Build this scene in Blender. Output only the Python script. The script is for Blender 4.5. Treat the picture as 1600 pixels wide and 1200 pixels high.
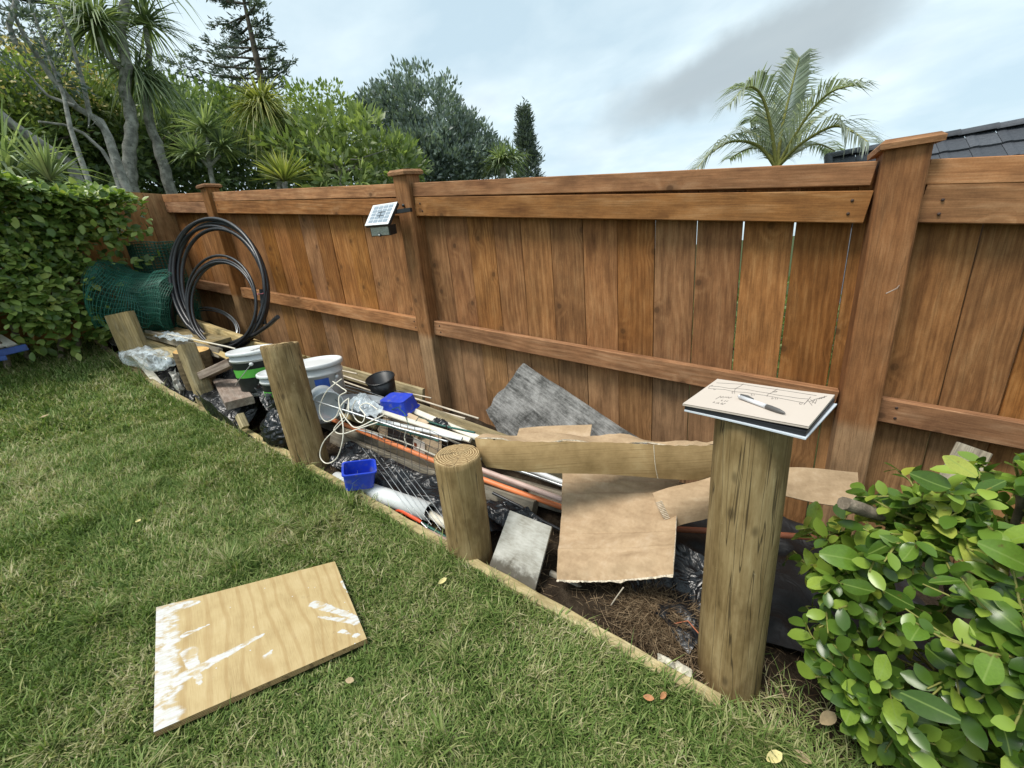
import bpy, math, random
import numpy as np
from mathutils import Vector, Matrix, noise as mnoise

for o in list(bpy.data.objects):
    bpy.data.objects.remove(o)
SC = bpy.context.scene
COL = SC.collection
random.seed(11)
RNG = np.random.default_rng(5)

# ------------------------------------------------------------------ camera
EYE = Vector((0.0, 0.0, 1.3))
RC = Matrix(((0.8500743979509504, 0.08208921628697649, -0.5202257957057869),
             (0.5188851459850375, -0.2996707472318082, 0.8005970575324493),
             (-0.09017606791391697, -0.9505044996331788, -0.29733730501345595)))
FPX = 610.0
cd = bpy.data.cameras.new('camera')
cam = bpy.data.objects.new('camera', cd)
COL.objects.link(cam)
cd.sensor_width = 36.0
cd.lens = 36.0 * FPX / 1600.0
cd.clip_start = 0.02
cd.clip_end = 3000
right = RC @ Vector((1, 0, 0))
up = RC @ Vector((0, -1, 0))
back = RC @ Vector((0, 0, -1))
M = Matrix((right, up, back)).transposed().to_4x4()
M.translation = EYE
cam.matrix_world = M
SC.camera = cam

# ------------------------------------------------------------------ sky and sun
SUN_EL = math.radians(64)
SUN_AZ = math.radians(205)          # compass-like angle from +Y towards +X
w = bpy.data.worlds.new('World')
SC.world = w
w.use_nodes = True
nt = w.node_tree
nt.nodes.clear()


def _n(t, typ, **kw):
    n = t.nodes.new(typ)
    for k, v in kw.items():
        setattr(n, k, v)
    return n


def sky_world():
    t = nt
    L = t.links.new
    out = _n(t, 'ShaderNodeOutputWorld')
    bg = _n(t, 'ShaderNodeBackground')
    bg.inputs['Strength'].default_value = 0.1
    sky = _n(t, 'ShaderNodeTexSky', sky_type='NISHITA')
    sky.sun_disc = False
    sky.sun_elevation = SUN_EL
    sky.sun_rotation = SUN_AZ
    sky.air_density = 1.0
    sky.dust_density = 1.5
    sky.ozone_density = 1.5
    tc = _n(t, 'ShaderNodeTexCoord')
    sep = _n(t, 'ShaderNodeSeparateXYZ')
    L(tc.outputs['Generated'], sep.inputs[0])
    zz = _n(t, 'ShaderNodeMath', operation='ADD')
    L(sep.outputs['Z'], zz.inputs[0]); zz.inputs[1].default_value = 0.22
    zm = _n(t, 'ShaderNodeMath', operation='MAXIMUM')
    L(zz.outputs[0], zm.inputs[0]); zm.inputs[1].default_value = 0.08
    comb = _n(t, 'ShaderNodeCombineXYZ')
    L(zm.outputs[0], comb.inputs[0]); L(zm.outputs[0], comb.inputs[1]); comb.inputs[2].default_value = 1
    dv = _n(t, 'ShaderNodeVectorMath', operation='DIVIDE')
    L(tc.outputs['Generated'], dv.inputs[0]); L(comb.outputs[0], dv.inputs[1])
    mp = _n(t, 'ShaderNodeMapping')
    L(dv.outputs[0], mp.inputs[0])
    mp.inputs['Rotation'].default_value = (0, 0, 0.5)
    mp.inputs['Scale'].default_value = (1.0, 1.25, 1.0)
    n1 = _n(t, 'ShaderNodeTexNoise'); L(mp.outputs[0], n1.inputs['Vector'])
    n1.inputs['Scale'].default_value = 1.5; n1.inputs['Detail'].default_value = 7
    n1.inputs['Roughness'].default_value = 0.52; n1.inputs['Distortion'].default_value = 0.25
    r1 = _n(t, 'ShaderNodeValToRGB'); L(n1.outputs['Fac'], r1.inputs[0])
    r1.color_ramp.elements[0].position = 0.36; r1.color_ramp.elements[1].position = 0.66
    n2 = _n(t, 'ShaderNodeTexNoise'); L(mp.outputs[0], n2.inputs['Vector'])
    n2.inputs['Scale'].default_value = 2.6; n2.inputs['Detail'].default_value = 6
    n2.inputs['Roughness'].default_value = 0.5
    # cloud brightness: white tops to soft grey bases
    r2 = _n(t, 'ShaderNodeValToRGB'); L(n2.outputs['Fac'], r2.inputs[0])
    e = r2.color_ramp.elements
    e[0].position = 0.30; e[0].color = (0.54, 0.63, 0.685, 1)
    e[1].position = 0.62; e[1].color = (0.66, 0.765, 0.80, 1)
    cs = _n(t, 'ShaderNodeVectorMath', operation='SCALE')
    L(r2.outputs[0], cs.inputs[0]); cs.inputs['Scale'].default_value = 7.6
    # blue gaps: thin high veil over the clear sky
    veil = _n(t, 'ShaderNodeMix', data_type='RGBA')
    veil.inputs['Factor'].default_value = 0.80
    L(sky.outputs[0], veil.inputs['A'])
    veil.inputs['B'].default_value = (3.5, 4.45, 4.85, 1)
    mx = _n(t, 'ShaderNodeMix', data_type='RGBA')
    cl = _n(t, 'ShaderNodeMath', operation='MULTIPLY')
    L(r1.outputs[0], cl.inputs[0]); cl.inputs[1].default_value = 0.94
    L(cl.outputs[0], mx.inputs['Factor'])
    L(veil.outputs['Result'], mx.inputs['A']); L(cs.outputs[0], mx.inputs['B'])
    # one long rain-grey cloud bank
    dn = RC @ Vector((1175 - 800, 85 - 600, FPX)); dn.normalize()
    da = RC @ Vector((1330 - 800, 10 - 600, FPX)); da.normalize()
    db = RC @ Vector((1050 - 800, 150 - 600, FPX)); db.normalize()
    ax = (da - db).normalized()
    ay = dn.cross(ax).normalized()
    nw = _n(t, 'ShaderNodeTexNoise'); L(tc.outputs['Generated'], nw.inputs['Vector'])
    nw.inputs['Scale'].default_value = 5.0; nw.inputs['Detail'].default_value = 6
    nwc = _n(t, 'ShaderNodeVectorMath', operation='SUBTRACT'); L(nw.outputs['Color'], nwc.inputs[0])
    nwc.inputs[1].default_value = (.5, .5, .5)
    nws = _n(t, 'ShaderNodeVectorMath', operation='SCALE'); L(nwc.outputs[0], nws.inputs[0]); nws.inputs['Scale'].default_value = 0.16
    gd = _n(t, 'ShaderNodeVectorMath', operation='ADD'); L(tc.outputs['Generated'], gd.inputs[0]); L(nws.outputs[0], gd.inputs[1])
    sb = _n(t, 'ShaderNodeVectorMath', operation='SUBTRACT'); L(gd.outputs[0], sb.inputs[0]); sb.inputs[1].default_value = dn
    d1 = _n(t, 'ShaderNodeVectorMath', operation='DOT_PRODUCT'); L(sb.outputs[0], d1.inputs[0]); d1.inputs[1].default_value = ax / 0.27
    d2 = _n(t, 'ShaderNodeVectorMath', operation='DOT_PRODUCT'); L(sb.outputs[0], d2.inputs[0]); d2.inputs[1].default_value = ay / 0.058
    d3 = _n(t, 'ShaderNodeVectorMath', operation='DOT_PRODUCT'); L(sb.outputs[0], d3.inputs[0]); d3.inputs[1].default_value = dn / 0.25
    cb = _n(t, 'ShaderNodeCombineXYZ'); L(d1.outputs['Value'], cb.inputs[0]); L(d2.outputs['Value'], cb.inputs[1]); L(d3.outputs['Value'], cb.inputs[2])
    ln = _n(t, 'ShaderNodeVectorMath', operation='LENGTH'); L(cb.outputs[0], ln.inputs[0])
    mr = _n(t, 'ShaderNodeMapRange', interpolation_type='SMOOTHSTEP'); L(ln.outputs['Value'], mr.inputs['Value'])
    mr.inputs['From Min'].default_value = 1.3; mr.inputs['From Max'].default_value = 0.45
    mr.inputs['To Min'].default_value = 0; mr.inputs['To Max'].default_value = 0.78
    mg = _n(t, 'ShaderNodeMix', data_type='RGBA'); L(mr.outputs['Result'], mg.inputs['Factor'])
    L(mx.outputs['Result'], mg.inputs['A']); mg.inputs['B'].default_value = (2.3, 2.65, 2.85, 1)
    L(mg.outputs['Result'], bg.inputs['Color'])
    L(bg.outputs[0], out.inputs[0])


sky_world()
sd = bpy.data.lights.new('sun', 'SUN')
sd.energy = 2.1
sd.angle = math.radians(22)
sd.color = (1.0, 0.95, 0.87)
sun = bpy.data.objects.new('sun', sd)
COL.objects.link(sun)
sdir = Vector((math.sin(SUN_AZ) * math.cos(SUN_EL), math.cos(SUN_AZ) * math.cos(SUN_EL), math.sin(SUN_EL)))
sun.rotation_euler = sdir.to_track_quat('Z', 'Y').to_euler()
sun.location = sdir * 30

vs = SC.view_settings
vs.view_transform = 'Standard'
vs.look = 'None'
vs.exposure = 0.97
vs.gamma = 1.0
vs.use_curve_mapping = False
SC.render.engine = 'CYCLES'

# ------------------------------------------------------------------ places
SL = 0.14055488960869336            # the garden falls 8 degrees along the fence
DF = 2.0                            # fence face


def sstep(a, b, x):
    t = min(1.0, max(0.0, (x - a) / (b - a)))
    return t * t * (3 - 2 * t)


def lawn(x, y=0.5):
    xc = min(max(x, -8.0), 2.5)
    return -SL * xc + 0.049 * max(0.0, -max(x, -6.5) - 3.6) ** 2


def ray(px, py):
    return RC @ Vector((px - 800.0, py - 600.0, FPX))


def atY(px, py, Y):
    r = ray(px, py)
    return EYE + r * (Y / r.y)


def atX(px, py, X):
    r = ray(px, py)
    return EYE + r * (X / r.x)


def atZ(px, py, z):
    r = ray(px, py)
    return EYE + r * ((z - EYE.z) / r.z)


def atD(px, py, d):
    r = ray(px, py)
    return EYE + r * (d / math.hypot(r.x, r.y))


def atG(px, py, h=0.0):
    r = ray(px, py)
    lo, hi = 0.0, 20.0 / max(1e-6, math.hypot(r.x, r.y))
    for _ in range(50):
        m = (lo + hi) / 2
        p = EYE + r * m
        if p.z > lawn(p.x) + h:
            lo = m
        else:
            hi = m
    return EYE + r * lo


def gz(x, y, h=0.0):
    return Vector((x, y, lawn(x) + h))


# ------------------------------------------------------------------ objects
WM = {}


def link(o, parent=None, Mw=None):
    COL.objects.link(o)
    Mw = Mw if Mw is not None else Matrix.Identity(4)
    WM[o.name] = Mw.copy()
    if parent is not None:
        o.parent = parent
        o.matrix_basis = WM[parent.name].inverted() @ Mw
    else:
        o.matrix_basis = Mw
    return o


def tag(o, label=None, cat=None, group=None, kind=None):
    if label: o['label'] = label
    if cat: o['category'] = cat
    if group: o['group'] = group
    if kind: o['kind'] = kind
    return o


def thing(name, loc, label, cat, group=None):
    o = bpy.data.objects.new(name, None)
    o.empty_display_size = 0.1
    link(o, None, Matrix.Translation(Vector(loc)))
    return tag(o, label, cat, group)


class MB:
    def __init__(s):
        s.v = []; s.f = []; s.m = []; s.sm = []

    def add(s, verts, faces, mi=0, smooth=False):
        b = len(s.v)
        s.v.extend([tuple(p) for p in verts])
        for f in faces:
            s.f.append(tuple(b + i for i in f)); s.m.append(mi); s.sm.append(smooth)

    def hexa(s, c8, mi=0):
        # c8: bottom 4 then top 4, both counter-clockwise
        s.add(c8, [(3, 2, 1, 0), (4, 5, 6, 7), (0, 1, 5, 4), (1, 2, 6, 5), (2, 3, 7, 6), (3, 0, 4, 7)], mi)

    def box(s, lo, hi, mi=0):
        x0, y0, z0 = lo; x1, y1, z1 = hi
        s.hexa([(x0, y0, z0), (x1, y0, z0), (x1, y1, z0), (x0, y1, z0), (x0, y0, z1), (x1, y0, z1), (x1, y1, z1), (x0, y1, z1)], mi)

    def tube(s, pts, r, n=8, mi=0, cap=True, closed=False):
        pts = [Vector(p) for p in pts]
        rr = r if isinstance(r, (list, tuple)) else [r] * len(pts)
        N = len(pts)
        rings = []
        ref = None
        for i, p in enumerate(pts):
            if closed:
                t = pts[(i + 1) % N] - pts[i - 1]
            else:
                t = pts[min(i + 1, N - 1)] - pts[max(i - 1, 0)]
            if t.length < 1e-9: t = Vector((0, 0, 1))
            t.normalize()
            if ref is None:
                ref = Vector((0, 0, 1)) if abs(t.z) < 0.9 else Vector((1, 0, 0))
            a = (ref - t * ref.dot(t))
            if a.length < 1e-6:
                ref = Vector((1, 0, 0)) if abs(t.x) < 0.9 else Vector((0, 1, 0))
                a = (ref - t * ref.dot(t))
            a.normalize(); ref = a
            b = t.cross(a)
            rings.append([p + (a * math.cos(2 * math.pi * k / n) + b * math.sin(2 * math.pi * k / n)) * rr[i] for k in range(n)])
        vv = [q for rg in rings for q in rg]
        ff = []
        for i in range(N if closed else N - 1):
            j = (i + 1) % N
            for k in range(n):
                ff.append((i * n + k, i * n + (k + 1) % n, j * n + (k + 1) % n, j * n + k))
        s.add(vv, ff, mi, True)
        if cap and not closed:
            s.add(rings[0], [tuple(reversed(range(n)))], mi)
            s.add(rings[-1], [tuple(range(n))], mi)

    def lathe(s, prof, n=24, mi=0, axis=Matrix.Identity(4), smooth=True, wob=None):
        # prof: (radius, z) list, radius 0 closes
        rows = []
        vv = []; ff = []
        for (r, z) in prof:
            if r < 1e-7:
                rows.append([len(vv)]); vv.append(axis @ Vector((0, 0, z)))
            else:
                row = []
                for k in range(n):
                    a = 2 * math.pi * k / n
                    rr = r * (wob(a, z) if wob else 1.0)
                    row.append(len(vv)); vv.append(axis @ Vector((rr * math.cos(a), rr * math.sin(a), z)))
                rows.append(row)
        for i in range(len(rows) - 1):
            A, B = rows[i], rows[i + 1]
            for k in range(n):
                k2 = (k + 1) % n
                if len(A) == 1 and len(B) == 1: continue
                if len(A) == 1: ff.append((A[0], B[k2], B[k]))
                elif len(B) == 1: ff.append((A[k], A[k2], B[0]))
                else: ff.append((A[k], A[k2], B[k2], B[k]))
        s.add(vv, ff, mi, smooth)

    def grid(s, fn, nu, nv, mi=0, smooth=True):
        vv = [fn(u / nu, v / nv) for u in range(nu + 1) for v in range(nv + 1)]
        ff = []
        for u in range(nu):
            for v in range(nv):
                a = u * (nv + 1) + v
                ff.append((a, a + nv + 1, a + nv + 2, a + 1))
        s.add(vv, ff, mi, smooth)

    def sheet(s, fn, nu, nv, th, mi=0, me=None, smooth=True):
        """closed slab around a surface: fn(u, v) -> point"""
        me = mi if me is None else me
        P = [[Vector(fn(u / nu, v / nv)) for v in range(nv + 1)] for u in range(nu + 1)]
        Nn = [[None] * (nv + 1) for _ in range(nu + 1)]
        for u in range(nu + 1):
            for v in range(nv + 1):
                du = P[min(u + 1, nu)][v] - P[max(u - 1, 0)][v]
                dvv = P[u][min(v + 1, nv)] - P[u][max(v - 1, 0)]
                nn = du.cross(dvv)
                Nn[u][v] = nn.normalized() if nn.length > 1e-12 else Vector((0, 0, 1))
        W = nv + 1
        top = [P[u][v] + Nn[u][v] * th / 2 for u in range(nu + 1) for v in range(W)]
        bot = [P[u][v] - Nn[u][v] * th / 2 for u in range(nu + 1) for v in range(W)]
        fq = [(u * W + v, (u + 1) * W + v, (u + 1) * W + v + 1, u * W + v + 1) for u in range(nu) for v in range(nv)]
        s.add(top, fq, mi, smooth)
        s.add(bot, [tuple(reversed(f)) for f in fq], mi, smooth)
        rim = [u * W for u in range(nu + 1)] + [nu * W + v for v in range(1, W)] + [u * W + nv for u in range(nu - 1, -1, -1)] + [v for v in range(nv - 1, 0, -1)]
        n = len(rim)
        s.add([top[i] for i in rim] + [bot[i] for i in rim], [(i, n + i, n + (i + 1) % n, (i + 1) % n) for i in range(n)], me, False)

    def mesh(s, name):
        me = bpy.data.meshes.new(name)
        me.from_pydata(s.v, [], s.f)
        me.polygons.foreach_set('material_index', s.m)
        me.polygons.foreach_set('use_smooth', s.sm)
        me.update()
        return me

    def build(s, name, mats, parent=None, origin=None):
        """verts are in world space; the object's origin is moved to `origin`"""
        if origin is None:
            a = np.array(s.v)
            c = (a.min(0) + a.max(0)) / 2
            origin = Vector((c[0], c[1], a[:, 2].min()))
        origin = Vector(origin)
        s.v = [(p[0] - origin.x, p[1] - origin.y, p[2] - origin.z) for p in s.v]
        me = s.mesh(name)
        if not isinstance(mats, (list, tuple)): mats = [mats]
        for m in mats: me.materials.append(m)
        o = bpy.data.objects.new(name, me)
        return link(o, parent, Matrix.Translation(origin))


def frame(p0, p1, side):
    """matrix: X along p0->p1, Y close to side, origin midway"""
    p0 = Vector(p0); p1 = Vector(p1)
    x = (p1 - p0).normalized()
    y = Vector(side); y = (y - x * y.dot(x)).normalized()
    z = x.cross(y)
    Mx = Matrix((x, y, z)).transposed().to_4x4()
    Mx.translation = (p0 + p1) / 2
    return Mx


def plank_mesh(name, L, W, T, bev=0.004, seed=0, warp=0.0, nseg=1, rough=0.0):
    """board of length L (X), width W (Y), thickness T (Z) with chamfered long edges"""
    rnd = random.Random(seed)
    b = min(bev, W * .3, T * .3)
    prof = [(-W / 2 + b, -T / 2), (W / 2 - b, -T / 2), (W / 2, -T / 2 + b), (W / 2, T / 2 - b),
            (W / 2 - b, T / 2), (-W / 2 + b, T / 2), (-W / 2, T / 2 - b), (-W / 2, -T / 2 + b)]
    vv = []; ff = []
    n = len(prof)
    c1, c2 = rnd.uniform(-1, 1), rnd.uniform(-1, 1)
    for i in range(nseg + 1):
        t = i / nseg
        x = -L / 2 + L * t
        dz = warp * (c1 * math.sin(t * 3.1) + .4 * c2 * math.sin(t * 7))
        for (y, z) in prof:
            jr = (rnd.uniform(-rough, rough) if rough else 0)
            xe = rnd.uniform(-rough, rough) if rough and i in (0, nseg) else 0
            vv.append((x + xe, y + jr, z + dz + jr * .5))
    for i in range(nseg):
        for k in range(n):
            ff.append((i * n + k, (i + 1) * n + k, (i + 1) * n + (k + 1) % n, i * n + (k + 1) % n))
    ff.append(tuple(range(n)))
    ff.append(tuple(reversed(range(nseg * n, nseg * n + n))))
    me = bpy.data.meshes.new(name)
    me.from_pydata(vv, [], [tuple(reversed(f)) for f in ff])
    me.update()
    return me


def plank(name, p0, p1, W, T, side, mat, parent=None, bev=0.004, seed=None, warp=0.0, nseg=1, rough=0.0):
    L = (Vector(p1) - Vector(p0)).length
    me = plank_mesh(name, L, W, T, bev, random.random() if seed is None else seed, warp, nseg, rough)
    me.materials.append(mat)
    o = bpy.data.objects.new(name, me)
    return link(o, parent, frame(p0, p1, side))


def npmesh(name, V, F, mats, origin=(0, 0, 0), parent=None, smooth=False, mi=None):
    """V (n,3) world, F (m,3 or 4) from numpy"""
    me = bpy.data.meshes.new(name)
    V = np.asarray(V, dtype=np.float32) - np.asarray(origin, dtype=np.float32)
    F = np.asarray(F, dtype=np.int32)
    k = F.shape[1]
    me.vertices.add(len(V)); me.vertices.foreach_set('co', V.ravel())
    me.loops.add(F.size); me.loops.foreach_set('vertex_index', F.ravel())
    me.polygons.add(len(F))
    me.polygons.foreach_set('loop_start', np.arange(len(F), dtype=np.int32) * k)
    if smooth: me.polygons.foreach_set('use_smooth', np.ones(len(F), dtype=bool))
    if mi is not None: me.polygons.foreach_set('material_index', np.asarray(mi, dtype=np.int32))
    me.update(calc_edges=True)
    if not isinstance(mats, (list, tuple)): mats = [mats]
    for m in mats: me.materials.append(m)
    o = bpy.data.objects.new(name, me)
    return link(o, parent, Matrix.Translation(Vector(origin)))


# ------------------------------------------------------------------ materials
class NT:
    def __init__(s, name):
        s.m = bpy.data.materials.new(name); s.m.use_nodes = True
        s.t = s.m.node_tree
        s.p = s.t.nodes['Principled BSDF']
        s.out = s.t.nodes['Material Output']
        s._c = None

    def n(s, typ, **kw): return _n(s.t, typ, **kw)

    def l(s, a, b): s.t.links.new(a, b)

    def set(s, sock, v):
        if hasattr(v, 'is_output') or isinstance(v, bpy.types.NodeSocket): s.l(v, sock)
        else: sock.default_value = v

    def obj(s):
        if s._c is None: s._c = s.n('ShaderNodeTexCoord')
        return s._c.outputs['Object']

    def pos(s): return s.n('ShaderNodeNewGeometry').outputs['Position']

    def island(s): return s.n('ShaderNodeNewGeometry').outputs['Random Per Island']

    def rnd(s): return s.n('ShaderNodeObjectInfo').outputs['Random']

    def math(s, op, a, b=0.0, c=None):
        n = s.n('ShaderNodeMath', operation=op)
        s.set(n.inputs[0], a); s.set(n.inputs[1], b)
        if c is not None: s.set(n.inputs[2], c)
        return n.outputs[0]

    def vm(s, op, a, b=(0, 0, 0), sc=None):
        n = s.n('ShaderNodeVectorMath', operation=op)
        s.set(n.inputs[0], a); s.set(n.inputs[1], b)
        if sc is not None: s.set(n.inputs['Scale'], sc)
        return n.outputs['Value'] if op in ('LENGTH', 'DOT_PRODUCT', 'DISTANCE') else n.outputs[0]

    def sep(s, v):
        n = s.n('ShaderNodeSeparateXYZ'); s.set(n.inputs[0], v); return n.outputs

    def comb(s, x, y, z):
        n = s.n('ShaderNodeCombineXYZ'); s.set(n.inputs[0], x); s.set(n.inputs[1], y); s.set(n.inputs[2], z); return n.outputs[0]

    def noise(s, vec, scale=5, detail=4, rough=.5, dist=0.0, out='Fac'):
        n = s.n('ShaderNodeTexNoise'); s.set(n.inputs['Vector'], vec)
        n.inputs['Scale'].default_value = scale; n.inputs['Detail'].default_value = detail
        n.inputs['Roughness'].default_value = rough; n.inputs['Distortion'].default_value = dist
        return n.outputs[out]

    def voro(s, vec, scale=5, feature='F1', out='Distance', rnd=1.0, dims='3D'):
        n = s.n('ShaderNodeTexVoronoi', feature=feature, voronoi_dimensions=dims); s.set(n.inputs['Vector'], vec)
        n.inputs['Scale'].default_value = scale; n.inputs['Randomness'].default_value = rnd
        return n.outputs[out]

    def ramp(s, fac, stops, interp='LINEAR'):
        n = s.n('ShaderNodeValToRGB'); s.set(n.inputs[0], fac)
        cr = n.color_ramp; cr.interpolation = interp
        while len(cr.elements) < len(stops): cr.elements.new(0.5)
        for e, (p, c) in zip(cr.elements, stops):
            e.position = p
            e.color = (c, c, c, 1) if isinstance(c, (int, float)) else (c[0], c[1], c[2], 1)
        return n.outputs[0]

    def mix(s, fac, a, b, blend='MIX'):
        n = s.n('ShaderNodeMix', data_type='RGBA', blend_type=blend)
        s.set(n.inputs['Factor'], fac)
        for k, v in (('A', a), ('B', b)):
            if isinstance(v, (tuple, list)): v = (v[0], v[1], v[2], 1)
            s.set(n.inputs[k], v)
        return n.outputs['Result']

    def smooth(s, x, a, b, lo=0.0, hi=1.0):
        n = s.n('ShaderNodeMapRange', interpolation_type='SMOOTHSTEP')
        s.set(n.inputs['Value'], x)
        n.inputs['From Min'].default_value = a; n.inputs['From Max'].default_value = b
        n.inputs['To Min'].default_value = lo; n.inputs['To Max'].default_value = hi
        return n.outputs['Result']

    def bump(s, h, strength=.3, dist=.01):
        n = s.n('ShaderNodeBump'); s.set(n.inputs['Height'], h)
        n.inputs['Strength'].default_value = strength; n.inputs['Distance'].default_value = dist
        s.l(n.outputs[0], s.p.inputs['Normal'])
        return n.outputs[0]

    def done(s, col=None, rough=.7, spec=None, metal=None, trans=None, alpha=None, sss=None):
        p = s.p
        if col is not None:
            if isinstance(col, (tuple, list)): col = (col[0], col[1], col[2], 1)
            s.set(p.inputs['Base Color'], col)
        s.set(p.inputs['Roughness'], rough)
        if spec is not None: s.set(p.inputs['Specular IOR Level'], spec)
        if metal is not None: s.set(p.inputs['Metallic'], metal)
        if trans is not None: s.set(p.inputs['Transmission Weight'], trans)
        if alpha is not None: s.set(p.inputs['Alpha'], alpha)
        return s.m


def hue_jit(n, col, fac, amount=.25):
    """brightness jitter by a 0..1 factor"""
    k = n.math('MULTIPLY_ADD', fac, amount * 2, 1 - amount)
    return n.vm('SCALE', col, sc=k)


def wood(name, dark, mid, light, ring=420, knots=.5, weather=None, rough=.78, wet=None, saw=0.0, fade=None, grain=1.0):
    """grain runs along the object's X"""
    n = NT(name)
    r = n.rnd()
    off = n.vm('SCALE', n.comb(n.math('MULTIPLY', r, 7.3), n.math('MULTIPLY', r, 0.13), n.math('MULTIPLY', r, 0.31)), sc=1.0)
    v = n.vm('ADD', n.obj(), off)
    warpn = n.noise(n.vm('MULTIPLY', v, (1.6, 6, 6)), 1.0, 3, .5, out='Color')
    wv = n.vm('SCALE', n.vm('SUBTRACT', warpn, (.5, .5, .5)), sc=.045)
    v2 = n.vm('ADD', n.vm('MULTIPLY', v, (.045, 1, 1)), wv)
    kv = n.vm('MULTIPLY', v, (5.5, 6.5, .4))
    kd = n.voro(kv, 1.0, dims='2D')
    ksel = n.math('GREATER_THAN', n.sep(n.voro(kv, 1.0, out='Color', dims='2D'))[0], .74)
    kd = n.math('ADD', kd, n.math('SUBTRACT', 1.0, ksel))
    kn = n.smooth(kd, .45, .02)                  # knot influence
    y = n.sep(v2)
    oy = n.math('SUBTRACT', n.math('MULTIPLY', n.math('FRACT', n.math('MULTIPLY', r, 17.7)), .16), .08)
    yy = n.math('ADD', y[1], oy)
    rad = n.math('SQRT', n.math('ADD', n.math('MULTIPLY', yy, yy), n.math('POWER', n.math('ADD', y[2], .05), 2)))
    rad = n.math('ADD', rad, n.math('MULTIPLY', y[0], .35))
    rad = n.math('ADD', rad, n.math('MULTIPLY', kn, .012 * knots * 2))
    sn = n.math('SINE', n.math('MULTIPLY', rad, ring))
    sn = n.smooth(sn, -.9, 1.0)
    fine = n.noise(n.vm('MULTIPLY', v, (9, 150, 150)), 1.0, 3, .6)
    blot = n.noise(n.vm('MULTIPLY', v, (3.6, 15, 15)), 1.0, 6, .65)
    f = n.math('ADD', n.math('MULTIPLY', sn, .10 * grain), n.math('MULTIPLY', fine, .46))
    f = n.math('ADD', f, n.math('MULTIPLY', blot, .74))
    col = n.ramp(n.math('SUBTRACT', f, .16), [(.24, dark), (.50, mid), (.82, light)])
    core = n.smooth(kd, .11, .055)
    halo = n.smooth(kd, .26, .10)
    col = n.mix(n.math('MULTIPLY', core, knots), col, tuple(c * .2 for c in mid))
    col = n.mix(n.math('MULTIPLY', halo, .55 * knots), col, tuple(c * .62 for c in mid))
    # pale scuffs where the stain has worn
    scf = n.noise(n.vm('MULTIPLY', v, (4.5, 30, 30)), 1.0, 6, .7)
    col = n.mix(n.smooth(scf, .60, .74, 0, .38), col, tuple(min(.8, c * 1.35) for c in light))
    if weather:
        wn = n.noise(n.vm('MULTIPLY', v, (3.0, 12, 12)), 1.0, 5, .65)
        col = n.mix(n.smooth(wn, .42, .68, 0, weather[1]), col, weather[0])
    if fade:
        # bare, unstained timber low down near the ground (a stain line that follows the slope)
        q = n.sep(n.pos())
        hh = n.math('ADD', q[2], n.math('MULTIPLY', q[0], SL))
        nn = n.noise(n.pos(), 3.0, 3)
        hh = n.math('ADD', hh, n.math('MULTIPLY', n.math('SUBTRACT', nn, .5), fade[3]))
        pale = n.ramp(n.math('SUBTRACT', f, .16), [(.24, tuple(c * .5 for c in fade[0])), (.50, fade[0]), (.82, tuple(min(.9, c * 1.35) for c in fade[0]))])
        col = n.mix(n.smooth(hh, fade[2], fade[1], 0, fade[4]), col, pale)
    # thin dark latewood lines
    ln = n.noise(n.vm('MULTIPLY', n.vm('ADD', v, n.vm('SCALE', wv, sc=.35)), (1.5, 62, 62)), 1.0, 2, .5, dist=.25)
    lnm = n.smooth(n.math('ABSOLUTE', n.math('SUBTRACT', n.math('ADD', ln, n.math('MULTIPLY', kn, .12)), .5)), .028, .004)
    col = n.mix(n.math('MULTIPLY', lnm, .38 * grain), col, tuple(c * .42 for c in mid))
    # uneven stain: cloudy patches and isotropic speckle
    cl_ = n.noise(n.vm('ADD', n.vm('MULTIPLY', v, (1, 1.6, 1.6)), (3.3, 0, 0)), 7.0, 5, .62)
    col = hue_jit(n, col, n.smooth(cl_, .28, .72), .18)
    spk = n.noise(v, 210, 3, .6)
    col = hue_jit(n, col, spk, .22)
    # per-board tone
    col = hue_jit(n, col, n.math('FRACT', n.math('MULTIPLY', r, 5.31)), .20)
    hs = n.n('ShaderNodeHueSaturation'); n.l(col, hs.inputs['Color'])
    n.l(n.math('MULTIPLY_ADD', n.math('FRACT', n.math('MULTIPLY', r, 23.7)), .004, .498), hs.inputs['Hue'])
    n.l(n.math('MULTIPLY_ADD', n.math('FRACT', n.math('MULTIPLY', r, 41.3)), .16, .96), hs.inputs['Saturation'])
    col = hs.outputs[0]
    h = n.math('ADD', n.math('MULTIPLY', fine, .6), n.math('MULTIPLY', sn, .4))
    if saw:
        x = n.sep(v)
        sw = n.math('SINE', n.math('MULTIPLY', n.math('ADD', x[0], n.math('MULTIPLY', blot, .02)), 900))
        h = n.math('ADD', h, n.math('MULTIPLY', sw, saw))
    n.bump(h, .3, .002)
    return n.done(col, rough, spec=.25)


def plain(name, col, rough=.5, spec=.5, metal=0.0, var=.08, scale=20, alpha=None, dirt=None, bump=0.0):
    n = NT(name)
    f = n.noise(n.obj(), scale, 5, .6)
    c = n.mix(n.smooth(f, .3, .7), tuple(x * (1 - var) for x in col), tuple(min(1, x * (1 + var)) for x in col))
    if dirt:
        g = n.noise(n.obj(), dirt[2], 6, .7)
        c = n.mix(n.smooth(g, dirt[3], dirt[3] + .16, 0, dirt[1]), c, dirt[0])
    if bump: n.bump(n.noise(n.obj(), scale * 4, 5, .6), bump, .004)
    return n.done(c, rough, spec=spec, metal=metal, alpha=alpha)


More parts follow.
